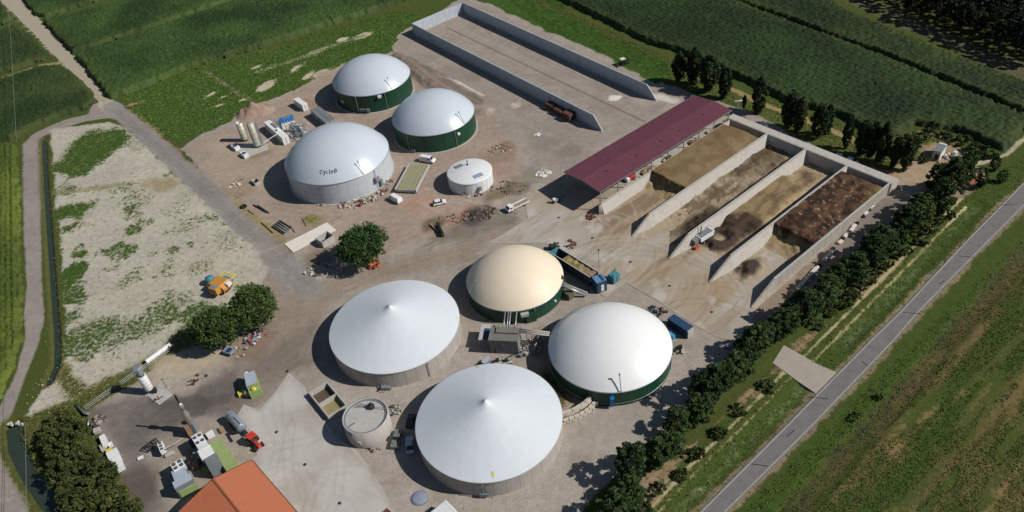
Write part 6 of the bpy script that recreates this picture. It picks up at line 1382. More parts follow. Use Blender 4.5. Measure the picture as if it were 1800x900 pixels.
# low white blocks along the outer clamp wall
t_ = None; random.seed(3)
nt_y = nb_y = -1
m_bag = mat("white_bag", A(205, 200, 190), .8, .12, 1)
for k in range(26):
    s = k / 25; u = 1404 + (1532 - 1404) * s; v_ = 503 + (352 + 8 - 503) * s
    if k in (8, 13, 17, 21): continue
    p = W(u + random.uniform(-1, 1), v_ + 4 + random.uniform(-1, 1)); dark = k > 5 and random.random() < .45
    if dark:
        o = MB().lathe([(.25, 0), (.55, .02), (.62, .15), (.55, .3), (.3, .3), (.28, .05)], 14).build("old_tyre", m_black); o.location = (p.x, p.y, .02); nt_y += 1; tag(o, f"old black tyre, {ordw(nt_y)} from the open end of the outer clamp wall's ballast row", "tyre", "old tyres along the outer clamp wall")
    else:
        o = MB().box(-.9, .9, -.45, .45, 0, .6).build("ballast_block", m_bag, bevel=.12); o.location = (p.x, p.y, 0); o.rotation_euler = (0, 0, CA + random.uniform(-.15, .15)); nb_y += 1; tag(o, f"pale ballast block, {ordw(nb_y)} from the open end of the outer clamp wall", "block", "ballast blocks along the outer clamp wall")
# ================================================================== TREES
m_leaf = attr_mat("tree_leaves", .6, 0, .2, 1.2, spec=.25, transl=.30)
nt_ = m_leaf.node_tree; oi = nn(nt_, "ShaderNodeObjectInfo"); hs_n = nn(nt_, "ShaderNodeHueSaturation"); mlt = [n for n in nt_.nodes if n.type == 'MIX'][0]
r_ = nn(nt_, "ShaderNodeMapRange"); r_.inputs[3].default_value = .47; r_.inputs[4].default_value = .515; nt_.links.new(oi.outputs["Random"], r_.inputs[0]); nt_.links.new(r_.outputs[0], hs_n.inputs["Hue"])
r2_ = nn(nt_, "ShaderNodeMapRange"); r2_.inputs[3].default_value = 1.3; r2_.inputs[4].default_value = .75; nt_.links.new(oi.outputs["Random"], r2_.inputs[0]); nt_.links.new(r2_.outputs[0], hs_n.inputs["Value"])
nt_.links.new(mlt.outputs[2], hs_n.inputs["Color"])
for n_ in nt_.nodes:
    if n_.type == 'BSDF_PRINCIPLED': nt_.links.new(hs_n.outputs[0], n_.inputs["Base Color"])
    if n_.type == 'BSDF_TRANSLUCENT': nt_.links.new(hs_n.outputs[0], n_.inputs["Color"])
m_bark = mat("bark", A(86, 74, 62), .95, .25, 3, .02)
def leaf_cloud(pts, sizes, cols, rng):
    n = len(pts); nrm = rng.normal(size=(n, 3)); nrm[:, 2] = abs(nrm[:, 2]) * 1.0 + .45; nrm /= np.linalg.norm(nrm, axis=1)[:, None]
    t = np.cross(nrm, rng.normal(size=(n, 3))); t /= np.linalg.norm(t, axis=1)[:, None] + 1e-9; b_ = np.cross(nrm, t)
    s = sizes[:, None]; V = np.empty((n, 4, 3)); V[:, 0] = pts - t * s; V[:, 1] = pts - b_ * s * .55 ; V[:, 2] = pts + t * s; V[:, 3] = pts + b_ * s * .6 + nrm * s * .2
    return V.reshape(-1, 3), np.repeat(cols, 4, 0)
def make_mesh(name, V, cols, m):
    n = len(V) // 4; me = bpy.data.meshes.new(name); me.vertices.add(len(V)); me.vertices.foreach_set("co", V.astype(np.float32).ravel())
    me.loops.add(4 * n); me.loops.foreach_set("vertex_index", np.arange(4 * n, dtype=np.int32)); me.polygons.add(n); me.polygons.foreach_set("loop_start", np.arange(n, dtype=np.int32) * 4); me.update(calc_edges=True)
    at = me.attributes.new("col", 'FLOAT_COLOR', 'POINT'); at.data.foreach_set("color", np.concatenate([cols, np.ones((len(cols), 1))], 1).astype(np.float32).ravel()); me.materials.append(m); return me
def crown_mesh(seed, R, H0, H1, n, shape="round", leaf=.3, c0=A(38, 62, 28, 1), c1=A(74, 98, 44, 1)):
    """leaf cloud gathered in many twig clumps that sit on limbs through the crown's volume"""
    rng = np.random.RandomState(seed); hc = (H0 + H1) / 2; hh = (H1 - H0) / 2
    nc = max(24, n // 42); P = []
    lob = rng.normal(size=(7, 3)); lob /= np.linalg.norm(lob, axis=1)[:, None]; la_ = rng.uniform(-.22, .26, 7)
    while len(P) < nc:
        d = rng.normal(size=3); d /= np.linalg.norm(d); r = rng.uniform(.45, 1) ** .6
        bump = 1 + sum(a_ * max(0, float(d @ l)) ** 3 for a_, l in zip(la_, lob)); q = d * r * bump
        if shape == "column": k = (1 - .38 * max(0, q[2]) - .25 * max(0, -q[2])); q[0] *= k; q[1] *= k
        if shape == "round" and q[2] < -.62: continue
        P.append(q * np.array([R, R, hh]))
    P = np.array(P); cr = R * (.22 if shape != "column" else .30)
    cs = rng.uniform(.6, 1.25, nc) * cr; k = n // nc
    c = np.repeat(P, k, 0); cc = np.repeat(cs, k); d = rng.normal(size=c.shape); d /= np.linalg.norm(d, axis=1)[:, None]
    pts = c + d * (rng.uniform(.3, 1, len(c)) ** .5 * cc)[:, None] * np.array([1, 1, .75 if shape != "column" else 1.3]); pts[:, 2] += hc
    pts[:, 2] = np.maximum(pts[:, 2], H0 * .6)
    t = np.repeat(rng.uniform(0, 1, nc), k) * .6 + rng.uniform(0, 1, len(c)) * .4
    col_ = np.array(c0) * (1 - t[:, None]) + np.array(c1) * t[:, None]
    V, CC = leaf_cloud(pts, rng.uniform(.65, 1.35, len(c)) * leaf, col_, rng); return make_mesh("crown", V, CC, m_leaf)
def trunk_mesh(seed, R, H0, H1, r0, shape):
    rng = random.Random(seed); mb = MB(); mb.tube([(0, 0, 0), (.1, 0, H0 * .6), (0, .1, H0 + .3), (0, 0, (H0 + H1) / 2)], r0, 8, r0 * .55)
    if shape == "column": mb.tube([(0, 0, (H0 + H1) / 2), (0, 0, H1 - .6)], r0 * .55, 6, r0 * .1)
    for k in range(6 if shape != "column" else 4):
        a = k * 1.05 + rng.uniform(-.3, .3); z = H0 * .7 + rng.uniform(0, .35) * (H1 - H0); l = R * (.8 if shape != "column" else .55)
        mb.tube([(0, 0, z), (l * .5 * math.cos(a), l * .5 * math.sin(a), z + l * .4), (l * math.cos(a), l * math.sin(a), z + l * .75)], r0 * .35, 5, r0 * .1)
    me = bpy.data.meshes.new("trunk"); me.from_pydata(mb.v, [], mb.f); me.materials.append(m_bark); return me
PROTO = {}
def tree(name, label, cat, pos, rz, protos, k, sc, group=None):
    cr, tr = protos[k % len(protos)]; t = thing(name, label, cat, (pos[0], pos[1], 0), rz, group)
    t.scale = sc if isinstance(sc, tuple) else (sc,) * 3
    for nm, me in (("trunk", tr), ("crown", cr)):
        o = bpy.data.objects.new(nm, me); C.objects.link(o); o.parent = t
    return t
G0, G1 = A(40, 60, 30, 1), A(78, 98, 50, 1)
big1 = [(crown_mesh(101, 5.9, 2.0, 10.2, 11000, "round", .30, A(40, 66, 32, 1), A(78, 106, 52, 1)), trunk_mesh(1, 5.4, 2.4, 9, .38, "round"))]
big2 = [(crown_mesh(102, 5.9, 1.6, 11.6, 12000, "round", .30, A(38, 60, 30, 1), A(72, 98, 48, 1)), trunk_mesh(2, 5, 2, 8, .34, "round"))]
big3 = [(crown_mesh(103, 5.6, 1.2, 10.4, 12000, "round", .30, A(38, 60, 30, 1), A(84, 106, 50, 1)), trunk_mesh(3, 5, 2, 8, .34, "round"))]
tree("round_tree", "big round dark green tree beside the white slab", "tree", W(640, 462), .4, big1, 0, 1.02)
tree("round_tree", "round tree beside the orange harvesting machine", "tree", W(456, 570), 1.2, big2, 0, 1.0)
tree("round_tree", "round tree at the corner of the sandy field, left of its twin", "tree", W(390, 606), 2.2, big3, 0, 1.0)
pop = [(crown_mesh(110 + i, 1.75, .4, 9.2, 4600, "column", .25, A(26, 42, 22, 1), A(52, 72, 36, 1)), trunk_mesh(10 + i, 1.6, 1.0, 9, .18, "column")) for i in range(4)]
poplars = [((1192, 144), 9.2, 1.35, "loose pale poplar next to the bunker wall's end"), ((1218, 148), 11.2, 1.05, "dark poplar second from the bunker wall"), ((1245, 160), 11.0, 1.45, "broad dark poplar just above the plum roof"), ((1273, 173), 9.6, 1.1, "leaning poplar at the far corner of the plum roof"),
           ((1307, 192), 4.6, .7, "very small poplar by the white post right of the plum roof"), ((1332, 199), 10.6, 1.0, "single slim poplar behind the clamp wall's far corner"),
           ((1385, 224), 10.5, 1.15, "poplar left in the pair behind the second clamp"), ((1402, 231), 10.4, .95, "poplar right in the pair behind the second clamp"), ((1437, 244), 10.3, 1.15, "bushy poplar standing alone behind the third clamp"), ((1452, 236), 8.6, .8, "thin poplar half hidden behind the bushy lone one"),
           ((1485, 261), 8.6, .8, "slender poplar with a pale trunk strip left of the dark trio"), ((1511, 273), 10.4, .95, "leftmost poplar of the dark trio above the white parked vehicles"), ((1527, 281), 10.8, .9, "middle poplar of the dark trio above the white parked vehicles"), ((1545, 285), 11.0, .95, "rightmost poplar of the dark trio above the white parked vehicles"),
           ((1568, 294), 8.4, .95, "poplar left of the pair on the sandy clearing"), ((1588, 300), 9.3, 1.0, "poplar right of the pair on the sandy clearing")]
for i, (px_, h, w_, lb) in enumerate(poplars):
    tree("poplar_tree", lb, "tree", W(*px_), i * 1.3, pop, i, (w_ * h / 8.6, w_ * h / 8.6, h / 7.3), "poplars along the maize field")
hedge = [(crown_mesh(130 + i, 2.2, .3, 8.4, 3800, "ovoid", .25, A(31, 50, 26, 1), A(68, 92, 44, 1)), trunk_mesh(30 + i, 2.2, 1.2, 6.5, .2, "round")) for i in range(5)]
random.seed(44)
HL = [(1083, 912), (1104, 862), (1142, 822), (1166, 795), (1190, 775), (1222, 732), (1262, 690), (1296, 655), (1330, 622), (1352, 600), (1400, 566), (1440, 535), (1480, 500), (1520, 466), (1560, 430), (1598, 398), (1622, 376)]
HP = [Vector(p) for p in WP(HL)]; tot = sum((HP[i + 1] - HP[i]).length for i in range(len(HP) - 1)); s = 0; k = 0
def along2(P, s):
    for i in range(len(P) - 1):
        l = (P[i + 1] - P[i]).length
        if s <= l or i == len(P) - 2: d = (P[i + 1] - P[i]) / l; return P[i] + d * s, d
        s -= l
while s < tot:
    q, d = along2(HP, s); nr = Vector((-d.y, d.x)); q = q + nr * random.uniform(-1.6, 1.2); f = s / tot
    sc = random.uniform(.72, 1.1) * (1.05 if f > .3 else 1.22)
    tree("hedge_tree", f"dark bushy tree, {ordw(k)} from the bottom edge in the long roadside row", "tree", q, random.uniform(0, 6), hedge, k, (sc * 1.22, sc * 1.22, sc * random.uniform(.9, 1.25)), "dense tree row between the yard and the road")
    s += random.uniform(2.8, 3.9) if f > .2 else random.uniform(4.4, 5.8); k += 1
print("hedge", k)
# taller dark clump at the north-east end and around the ruin
for i, (u, v_, sc, lb) in enumerate(((1648, 372, 1.35, "tall dark tree at the top end of the roadside row"), (1665, 345, 1.45, "tallest dark tree between the sandy clearing and the road"), (1688, 328, 1.15, "dark tree right of the tallest one by the dirt entrance"), (1640, 335, 1.1, "dark tree shading the sandy clearing"), (1700, 300, .8, "small tree beside the ruin's yard toward the field"), (1722, 330, .7, "little round tree at the dirt entrance by the road"), (1745, 300, .6, "low tree at the bend of the field path"), (1612, 262, .5, "low shrub tree left of the white ruin"), (1760, 320, .55, "low tree between the field path and the road"))):
    tree("bushy_tree", lb, "tree", W(u, v_), i * 1.7, hedge, i + 2, sc)
bush = [(crown_mesh(150 + i, 1.3, .05, 1.7, 650, "round", .2, A(34, 52, 24, 1), A(76, 92, 42, 1)), trunk_mesh(50 + i, 1.0, .3, 1.3, .06, "round")) for i in range(4)]
SL = [(1128, 893), (1160, 866), (1196, 836), (1224, 800), (1262, 762), (1300, 724), (1345, 682), (1440, 575), (1462, 548), (1480, 540), (1496, 524), (1514, 508), (1530, 494), (1546, 476), (1562, 466), (1580, 450), (1596, 440), (1615, 425), (1632, 410), (1650, 395), (1668, 382)]
for i, (u, v_) in enumerate(SL):
    tree("roadside_bush", f"low bush, {ordw(i)} from the bottom edge between the tree row and the rutted track", "bush", W(u + random.uniform(-4, 4), v_ + random.uniform(-4, 4)), i, bush, i, (random.uniform(1.0, 1.7),) * 2 + (random.uniform(.8, 1.4),), "low bushes along the rutted track")
for i, (u, v_, sc) in enumerate(((1600, 246, 1.2), (1630, 240, 1.3), (1665, 240, 1.2), (1690, 252, 1.4), (1712, 268, 1.5), (1738, 276, 1.3), (1705, 283, 1.2), (1655, 300, .9), (1625, 284, .9), (1675, 292, 1.0))):
    tree("ruin_bush", f"bush round the white ruin, {ordw(i)} clockwise from the poplar side", "bush", W(u, v_), i, bush, i, (sc * 1.3, sc * 1.3, sc * 1.1), "bushes round the white ruin")
for i, (u, v_, sc, lb) in enumerate(((1545, 700, .7, "lone bush on the verge right of the asphalt road"), (1505, 735, .8, "bush beside the ditch right of the road"), (1000, 668, .6, "weed clump on the mound behind the retaining wall"), (980, 660, .7, "larger weed clump on the mound near the white dome"), (962, 672, .5, "small weed clump at the rim of the cone tank"))):
    tree("verge_bush", lb, "bush", W(u, v_), i, bush, i, sc)
# thicket lower left
thick = [(crown_mesh(160 + i, 2.7, .2, 4.6, 3000, "ovoid", .24, A(42, 54, 26, 1), A(94, 104, 52, 1)), trunk_mesh(60 + i, 2.2, .8, 4, .16, "round")) for i in range(4)]
TP = np.array([(78, 775), (128, 745), (160, 790), (205, 850), (238, 915), (140, 925), (105, 850)]); k = 0; random.seed(12); used = []
for tr_ in range(4000):
    u, v_ = random.uniform(70, 250), random.uniform(740, 935)
    if sdf(np.array([u]), np.array([v_]), TP)[0] < 2: continue
    q = W(u, v_)
    if any((q - z).length < 2.9 for z in used): continue
    used.append(q); sc = random.uniform(.75, 1.15)
    tree("thicket_tree", "small leafy tree", "tree", q, random.uniform(0, 6), thick, k, (sc, sc, sc * random.uniform(.9, 1.2)), "thicket beside the green canal"); k += 1
used_t = [o for o in bpy.data.objects if o.name.startswith("thicket_tree")]; used_t.sort(key=lambda o: -o.location.y)
for i, o in enumerate(used_t): o["label"] = f"leafy tree of the lower left thicket, {ordw(i)} from its far end"
print("thicket", k)
# forest in the far corner
forest = [(crown_mesh(180 + i, 3.0, 2.6, 11.5, 2000, "ovoid", .36, A(22, 34, 18, 1), A(44, 60, 32, 1)), trunk_mesh(80 + i, 2.4, 3, 10, .22, "round")) for i in range(5)]
random.seed(77); k = 0; rows_ = [((1490, -26), (1850, 128), 0), ((1520, -32), (1870, 112), 1), ((1545, -42), (1880, 92), 2), ((1575, -46), (1890, 72), 3), ((1600, -52), (1900, 55), 4)]
rowname = ["front row facing the maize", "second row", "third row", "fourth row", "rear row"]
for (a_, b_, r) in rows_:
    A_, B_ = W(*a_), W(*b_); L = (B_ - A_).length; n = int(L / 5.2)
    for i in range(n):
        q = A_.lerp(B_, (i + random.uniform(-.2, .2)) / n); sc = random.uniform(.85, 1.2)
        tree("forest_tree", f"dark plantation tree, {ordw(i)} from the left in the {rowname[r]}", "tree", q, random.uniform(0, 6), forest, random.randrange(5), (sc, sc, sc * random.uniform(.9, 1.1)), "plantation in the top right corner"); k += 1
print("forest", k)

# ================================================================== GRASS AND WEEDS (uncountable)
def tufts(name, label, polys, n, hgt, wid, c0, c1, seed, patch=.45):
    rng = np.random.RandomState(seed); V = []; CC = []
    for poly in polys:
        P = np.array(WP(poly)); x0, y0 = P.min(0); x1, y1 = P.max(0); m_ = int(n / len(polys)); x = rng.uniform(x0, x1, m_ * 2); y = rng.uniform(y0, y1, m_ * 2)
        ok = (sdf(x, y, P) > .2) & (fbm(*((x, y) if seed < 304 or seed > 305 else ((x * .79 + y * .61) * .16, -x * .61 + y * .79)), 3.5, 4, seed) > patch + (0 if seed < 304 else .0)); x, y = x[ok], y[ok]
        kx = np.clip(np.searchsorted(gx, x), 1, nx - 1); ky = np.clip(np.searchsorted(gy, y), 1, ny - 1); z = Z.reshape(ny, nx)[ky, kx]; vv = veg.reshape(ny, nx)[ky, kx]
        ok = vv > .3; x, y, z = x[ok], y[ok], z[ok]; k = len(x); a = rng.uniform(0, 6.28, k); h = hgt * rng.uniform(.5, 1.3, k); w = wid * rng.uniform(.6, 1.4, k); ln = rng.normal(size=(k, 2)) * h[:, None] * .5
        Q = np.empty((k, 4, 3)); cx, sx_ = np.cos(a) * w, np.sin(a) * w
        Q[:, 0] = np.stack([x - cx, y - sx_, z - .03], 1); Q[:, 1] = np.stack([x + cx, y + sx_, z - .03], 1); Q[:, 2] = np.stack([x + cx * .6 + ln[:, 0] * 1.6, y + sx_ * .6 + ln[:, 1] * 1.6, z + h * .7], 1); Q[:, 3] = np.stack([x - cx * .9 + ln[:, 0] * 1.4, y - sx_ * .9 + ln[:, 1], z + h * .8], 1)
        t = rng.uniform(0, 1, k)[:, None] * .6 + fbm(x, y, 9, 3, seed + 1)[:, None] * .4; c_ = np.array(c0) * (1 - t) + np.array(c1) * t
        V.append(Q.reshape(-1, 3)); CC.append(np.repeat(c_, 4, 0))
    me = make_mesh(name, np.concatenate(V), np.concatenate(CC), m_leaf); o = bpy.data.objects.new(name, me); C.objects.link(o); tag(o, label, "grass", kind='stuff')
NW = [(205, 165), (330, 122), (450, 92), (560, 55), (700, 18), (745, 30), (700, 62), (660, 100), (560, 140), (470, 178), (405, 215), (312, 248), (262, 232)]
tufts("weeds", "rough green weeds between the maize and the new tanks", [NW], 60000, .26, .13, A(62, 98, 34, 1), A(104, 134, 56, 1), 301, .40)
tufts("weeds", "green weeds along the gravel strip right of the upper bunker", [[(870, -20), (960, -20), (1010, 25), (1110, 72), (1178, 100), (1180, 140), (1080, 105), (960, 52)]], 22000, .24, .13, A(62, 98, 34, 1), A(98, 128, 54, 1), 302, .36)
tufts("weeds", "scattered weeds on the bare sandy field", [[(92, 228), (195, 212), (300, 300), (455, 440), (448, 510), (330, 592), (140, 712), (58, 700), (112, 580), (88, 260)]], 16000, .18, .13, A(86, 108, 58, 1.1), A(138, 146, 92, 1.1), 303, .46)
tufts("verge_grass", "rough verge grass along both sides of the asphalt road", [[(1100, 900), (1300, 700), (1500, 500), (1620, 395), (1720, 330), (1830, 250), (1830, 310), (1600, 520), (1400, 715), (1200, 920)], [(1300, 905), (1480, 725), (1640, 570), (1830, 390), (1830, 455), (1650, 640), (1540, 770), (1420, 905)]], 34000, .2, .15, A(58, 86, 34, 1), A(102, 116, 54, 1), 304, .3)
tufts("field_weeds", "tangled weeds over the fallow field right of the road", [[(1420, 905), (1540, 770), (1650, 640), (1830, 455), (1900, 520), (1830, 940), (1420, 940)]], 40000, .16, .13, A(62, 88, 36, 1), A(100, 106, 54, 1), 305, .40)
tufts("canal_grass", "dry grass on the banks of the green canal", [[(20, 740), (140, 700), (230, 660), (200, 800), (245, 900), (90, 940), (30, 800)], [(60, 240), (110, 232), (120, 600), (130, 700), (70, 690), (80, 600)]], 14000, .22, .16, A(76, 86, 42, 1), A(124, 118, 68, 1), 306, .38)
tufts("strip_grass", "grass strip under the poplars", [[(1180, 100), (1300, 160), (1470, 215), (1560, 262), (1640, 225), (1700, 260), (1700, 330), (1500, 285), (1320, 196), (1180, 145)]], 14000, .25, .22, A(80, 104, 44, 1), A(136, 134, 70, 1), 307, .42)

# ================================================================== CLUTTER
def stones(name, label, u, v_, n, r, size, cols, cat="rubble", el=1.0, flat=.6, seed=0):
    rg = random.Random(seed + int(u)); p = W(u, v_); mb = MB()
    for k in range(n):
        a = rg.uniform(0, 6.28); d = r * math.sqrt(rg.random()); x, y = d * math.cos(a) * el, d * math.sin(a); s = size * rg.uniform(.4, 1.3); mb.col = rg.choice(cols)
        M = Matrix.Translation((x, y, s * flat * .35 + max(0, (r - d)) * .08)) @ Matrix.Rotation(rg.uniform(0, 3), 4, 'Z') @ Matrix.Rotation(rg.uniform(-.4, .4), 4, 'X')
        w = s * rg.uniform(.4, 1.2)
        if rg.random() < .5: mb.box(-s / 2, s / 2, -w / 2, w / 2, -s * flat / 2, s * flat / 2, M)
        else: mb.lathe([(s * .3, -s * flat / 2), (s * .55, 0), (s * .3, s * flat / 2)], 5, M, cap=True)
    o = mb.build(name, m_col); o.location = (p.x, p.y, 0); o["label"] = label; o["category"] = cat; o["kind"] = 'stuff'; return o
GR = [A(190, 184, 172), A(150, 142, 132), A(110, 102, 94)]; RU = [A(120, 70, 54), A(90, 60, 50), A(60, 52, 50)]; MX = GR + [A(150, 130, 116), A(110, 92, 84), A(120, 70, 58), A(190, 186, 180)]
stones("debris", "debris and hoses along the foot of the lettered tank", 630, 357, 46, 2.6, .8, MX, el=1.8)
for (u, v_) in ((600, 362), (655, 350), (672, 338), (682, 322), (563, 358)): stones("debris", f"scattered site debris at the lettered tank's foot near bearing {'left' if u < 620 else 'right'} side", u, v_, 20, 1.6, .8, MX, seed=u)
stones("debris", "red machine parts and boards under the round tree", 655, 466, 26, 2.4, 1.1, [A(150, 50, 44), A(90, 40, 38), A(200, 120, 60), A(60, 60, 66)]); stones("debris", "pale rubble in front of the round tree's shadow", 560, 475, 34, 2.8, .7, GR, el=1.4)
stones("scrap", "grey and pink scrap between the two corner trees", 446, 596, 30, 2.2, .9, [A(150, 158, 168), A(190, 196, 200), A(170, 90, 90), A(80, 90, 110)])
stones("scrap", "white and pink rubbish on the dirt right of the corner trees", 462, 590, 12, 2.6, .6, GR + [A(210, 120, 120)]); stones("debris", "loose stones beside the blue machine at the corner trees", 425, 616, 14, 2.6, .6, GR)
stones("debris", "small stones on the apron behind the feed hopper", 990, 432, 26, 2.2, .7, RU + [A(110, 96, 76)], el=1.6); stones("debris", "dark clods at the shed end by the first clamp wall", 1037, 381, 22, 1.4, .8, RU + GR)
stones("debris", "rubble in front of the small white tank", 833, 343, 22, 1.4, .6, GR + RU, el=1.8); stones("debris", "weedy stones right of the small white tank", 893, 330, 40, 4.2, .6, [A(110, 110, 76), A(150, 140, 120), A(86, 80, 60)], el=1.3)
stones("brick_rubble", "orange brick rubble beside the dark ash heap", 800, 384, 44, 2.6, .7, [A(158, 124, 104), A(146, 114, 98), A(140, 122, 108)], el=2.2); stones("ash_heap", "dark ash and charred clods on the haul road's edge", 848, 377, 60, 3.2, .8, [A(60, 56, 58), A(84, 76, 72), A(130, 108, 84)], el=1.4)
stones("pallets", "pile of white boards on the tan floor below the plum roof", 955, 304, 16, 2.2, 1.6, [A(225, 222, 216), A(190, 184, 176)], flat=.15); stones("pallets", "white boards near the centre of the bunker road", 945, 237, 5, 1.0, 1.0, [A(228, 224, 220)], flat=.12)
stones("debris", "brown clods in the middle of the bunker yard", 880, 262, 34, 3.0, .5, [A(120, 100, 76), A(160, 140, 110), A(200, 190, 170)], el=1.3)
stones("debris", "white waste at the end of the tree row on the apron", 1294, 609, 14, 1.8, .9, [A(220, 220, 218), A(120, 120, 124)], el=1.5); stones("debris", "tyres and pumps on the gravel right of the white dome", 1191, 618, 9, 1.4, .9, [A(50, 50, 52), A(170, 166, 160)]); stones("debris", "coiled hoses between the white dome and the blue container", 1152, 549, 24, 1.8, .9, [A(50, 60, 74), A(80, 90, 100), A(110, 80, 70)], el=1.7)
stones("debris", "stones and pipes at the foot of the small concrete tank", 655, 788, 16, 1.3, .5, RU + GR, el=1.6); stones("debris", "rubbish below the left cone tank", 672, 684, 16, 1.1, .5, RU + GR, el=2); stones("debris", "metal parts right of the small concrete tank", 692, 722, 24, 1.6, .7, [A(120, 118, 110), A(70, 70, 70), A(160, 156, 146)])
stones("debris", "white rubble around the ruin", 1672, 278, 26, 3, .9, [A(210, 204, 194), A(150, 130, 110), A(140, 90, 70)]); stones("debris", "boards and clods behind the far end of the shed", 1296, 216, 46, 3.2, .8, [A(150, 134, 120), A(110, 92, 80), A(190, 180, 168)], el=1.3)
stones("scrap", "brown scrap and a wheel near the leaning pole by the thicket", 173, 742, 30, 1.8, .8, [A(110, 92, 80), A(84, 74, 70), A(160, 152, 146)]); stones("debris", "small white stones on the earth left of the lettered tank", 407, 327, 16, 1.6, .6, [A(215, 208, 196)], el=2)
stones("debris", "brown parts on the pale ground right of the flare tower", 338, 673, 10, 1.0, .6, RU, el=1.6); stones("debris", "black stains and parts on the pale ground beside the brown parts", 352, 664, 10, 1.2, .5, RU, el=1.6)
stones("stones", "loose pale stones over the sandy field's lower corner", 92, 694, 30, 7, .3, [A(180, 172, 150), A(160, 150, 130)], el=1.2)
random.seed(31)
def crate(u, v_, ang, L, w, h, m, name, label, cat, extra=None):
    p = W(u, v_); t = thing(name, label, cat, (p.x, p.y, 0), ang); MB().box(-L / 2, L / 2, -w / 2, w / 2, .1, h).build("body", m, t, bevel=.04); MB().box(-L / 2 - .03, L / 2 + .03, -w / 2 - .03, w / 2 + .03, h, h + .07).build("lid", m, t)
    for s in (-1, 1): MB().box(s * L * .3 - .1, s * L * .3 + .1, -w / 2, w / 2, 0, .1).build("skid", m_dark, t)
    return t
al = math.radians(-58)
crate(186, 779, al, 3.4, 1.2, 1.2, m_wpaint, "white_crate", "long narrow white crate at the upper end of the white row by the thicket", "crate"); crate(196, 784, al, 1.2, .9, .7, m_wpaint, "white_crate", "small square white crate right of the long narrow one", "crate")
crate(183, 790, al, 2.0, 1.0, .8, m_conc, "white_crate", "pale low crate in the shade left of the long narrow one", "crate"); crate(195, 797, al, 1.3, 1.2, 1.0, m_yellow, "cream_crate", "cream crate in the middle of the white row", "crate")
crate(204, 807, al, 3.2, 2.3, 1.6, m_wpaint, "white_crate", "large white crate second from the bottom in the row by the thicket", "crate"); crate(211, 822, al, 2.9, 2.0, 1.5, m_wpaint, "white_crate", "large white crate at the bottom end of the row by the thicket", "crate"); crate(173, 760, .3, 1.4, 1.3, 1.0, m_conc, "pale_crate", "pale square box alone above the white row", "crate")
crate(248, 806, .4, 1.2, .8, .3, m_wpaint, "white_board", "small white board lying on the dark gravel", "board")
# more plant between the two generators
for k, (u, v_, an, L_, w_, h_, mm, nm, lb) in enumerate(((352, 805, -58, 3.4, 1.6, 2.0, m_gpaint, "heat_exchanger", "grey heat exchanger in the shade left of the white roofed housing"), (345, 790, -58, 2.2, 1.2, 2.6, m_dark, "oil_tank", "dark oil tank tucked behind the four fan radiator"), (372, 768, 32, 1.6, 1.0, 1.4, m_wpaint, "white_cabinet", "small white cabinet at the upper corner of the lime container"), (367, 829, 30, 1.6, .9, 1.5, m_lime, "lime_cabinet", "small lime green cabinet by the warehouse gable"), (345, 822, -58, 1.4, 1.4, 1.2, m_rtan, "pump_set", "rusty pump set between the second generator and the shade"), (300, 800, 20, 2.0, .9, .5, m_conc, "concrete_sleeper", "pale concrete sleeper between the condenser and the nearer radiator"), (405, 770, -58, 3.0, .3, .4, m_dark, "steel_beam", "dark steel beam on the ground left of the red tractor"), (391, 757, -58, 1.8, 1.0, .5, m_wood, "timber_pallet", "timber pallet behind the slurry tanker's shadow"))):
    crate(u, v_, math.radians(an), L_, w_, h_, mm, nm, lb, nm.replace("_", " "))
# blue machine and others at the corner trees
p = W(404, 621); t = thing("blue_trailer", "small blue grey trailer at the foot of the corner tree", "trailer", (p.x, p.y, 0), -.5); MB().box(-1.3, 1.3, -.9, .9, .5, 1.2).build("body", mat("blue_grey_paint", A(130, 140, 160), .6, .15, 1), t, bevel=.05); MB().box(-.2, .9, -.6, .6, 1.2, 1.5).build("cover", m_navy, t); add_wheels(t, (-.6, .6), .85, .3, .2)
# orange harvester
a, c = heading((376, 497), (402, 512)); t = thing("harvesting_machine", "old orange harvesting machine with teal drum at the edge of the sandy field", "machine", (W(390, 508).x, W(390, 508).y, 0), a + .2)
t.scale = (1.35,) * 3; MB().extr_y([(-2.6, .8), (2.2, .8), (2.4, 1.6), (1.4, 2.3), (-1.6, 2.1), (-2.6, 1.4)], -1.3, 1.3).build("body", m_orange, t, bevel=.05); MB().box(-.4, 1.6, -2.6, -1.2, .9, 2.4).build("hopper", m_orange, t, bevel=.05); MB().box(-.2, 1.3, -2.4, -1.4, 2.3, 2.45).build("hopper_mouth", m_gpaint, t)
MB().lathe([(.9, 0), (.95, .1), (.9, .9), (.3, 1.1)], 18, Matrix.Translation((-3.3, .6, .7)), cap=True).build("teal_drum", m_teal, t, True); MB().tube([(-2, 1.4, 1.2), (-1.2, 3.0, 1.8), (.6, 3.6, 1.0)], .16, 6).build("yellow_boom", m_yellow, t); MB().tube([(1.4, 1.6, 1.6), (1.9, 3.1, 2.0)], .12, 6).build("yellow_arm", m_yellow, t)
MB().box(-1.2, 1.0, 1.5, 2.6, .3, 1.2).build("teal_frame", m_teal, t); MB().box(1.8, 2.8, -.3, .7, 1.6, 2.3).build("white_tank", m_wpaint, t, bevel=.1); MB().box(-2.2, 2.2, -.5, .5, .4, .8).build("chassis", m_dark, t); add_wheels(t, (-1.6, 1.3), 1.25, .6, .4, m_orange)
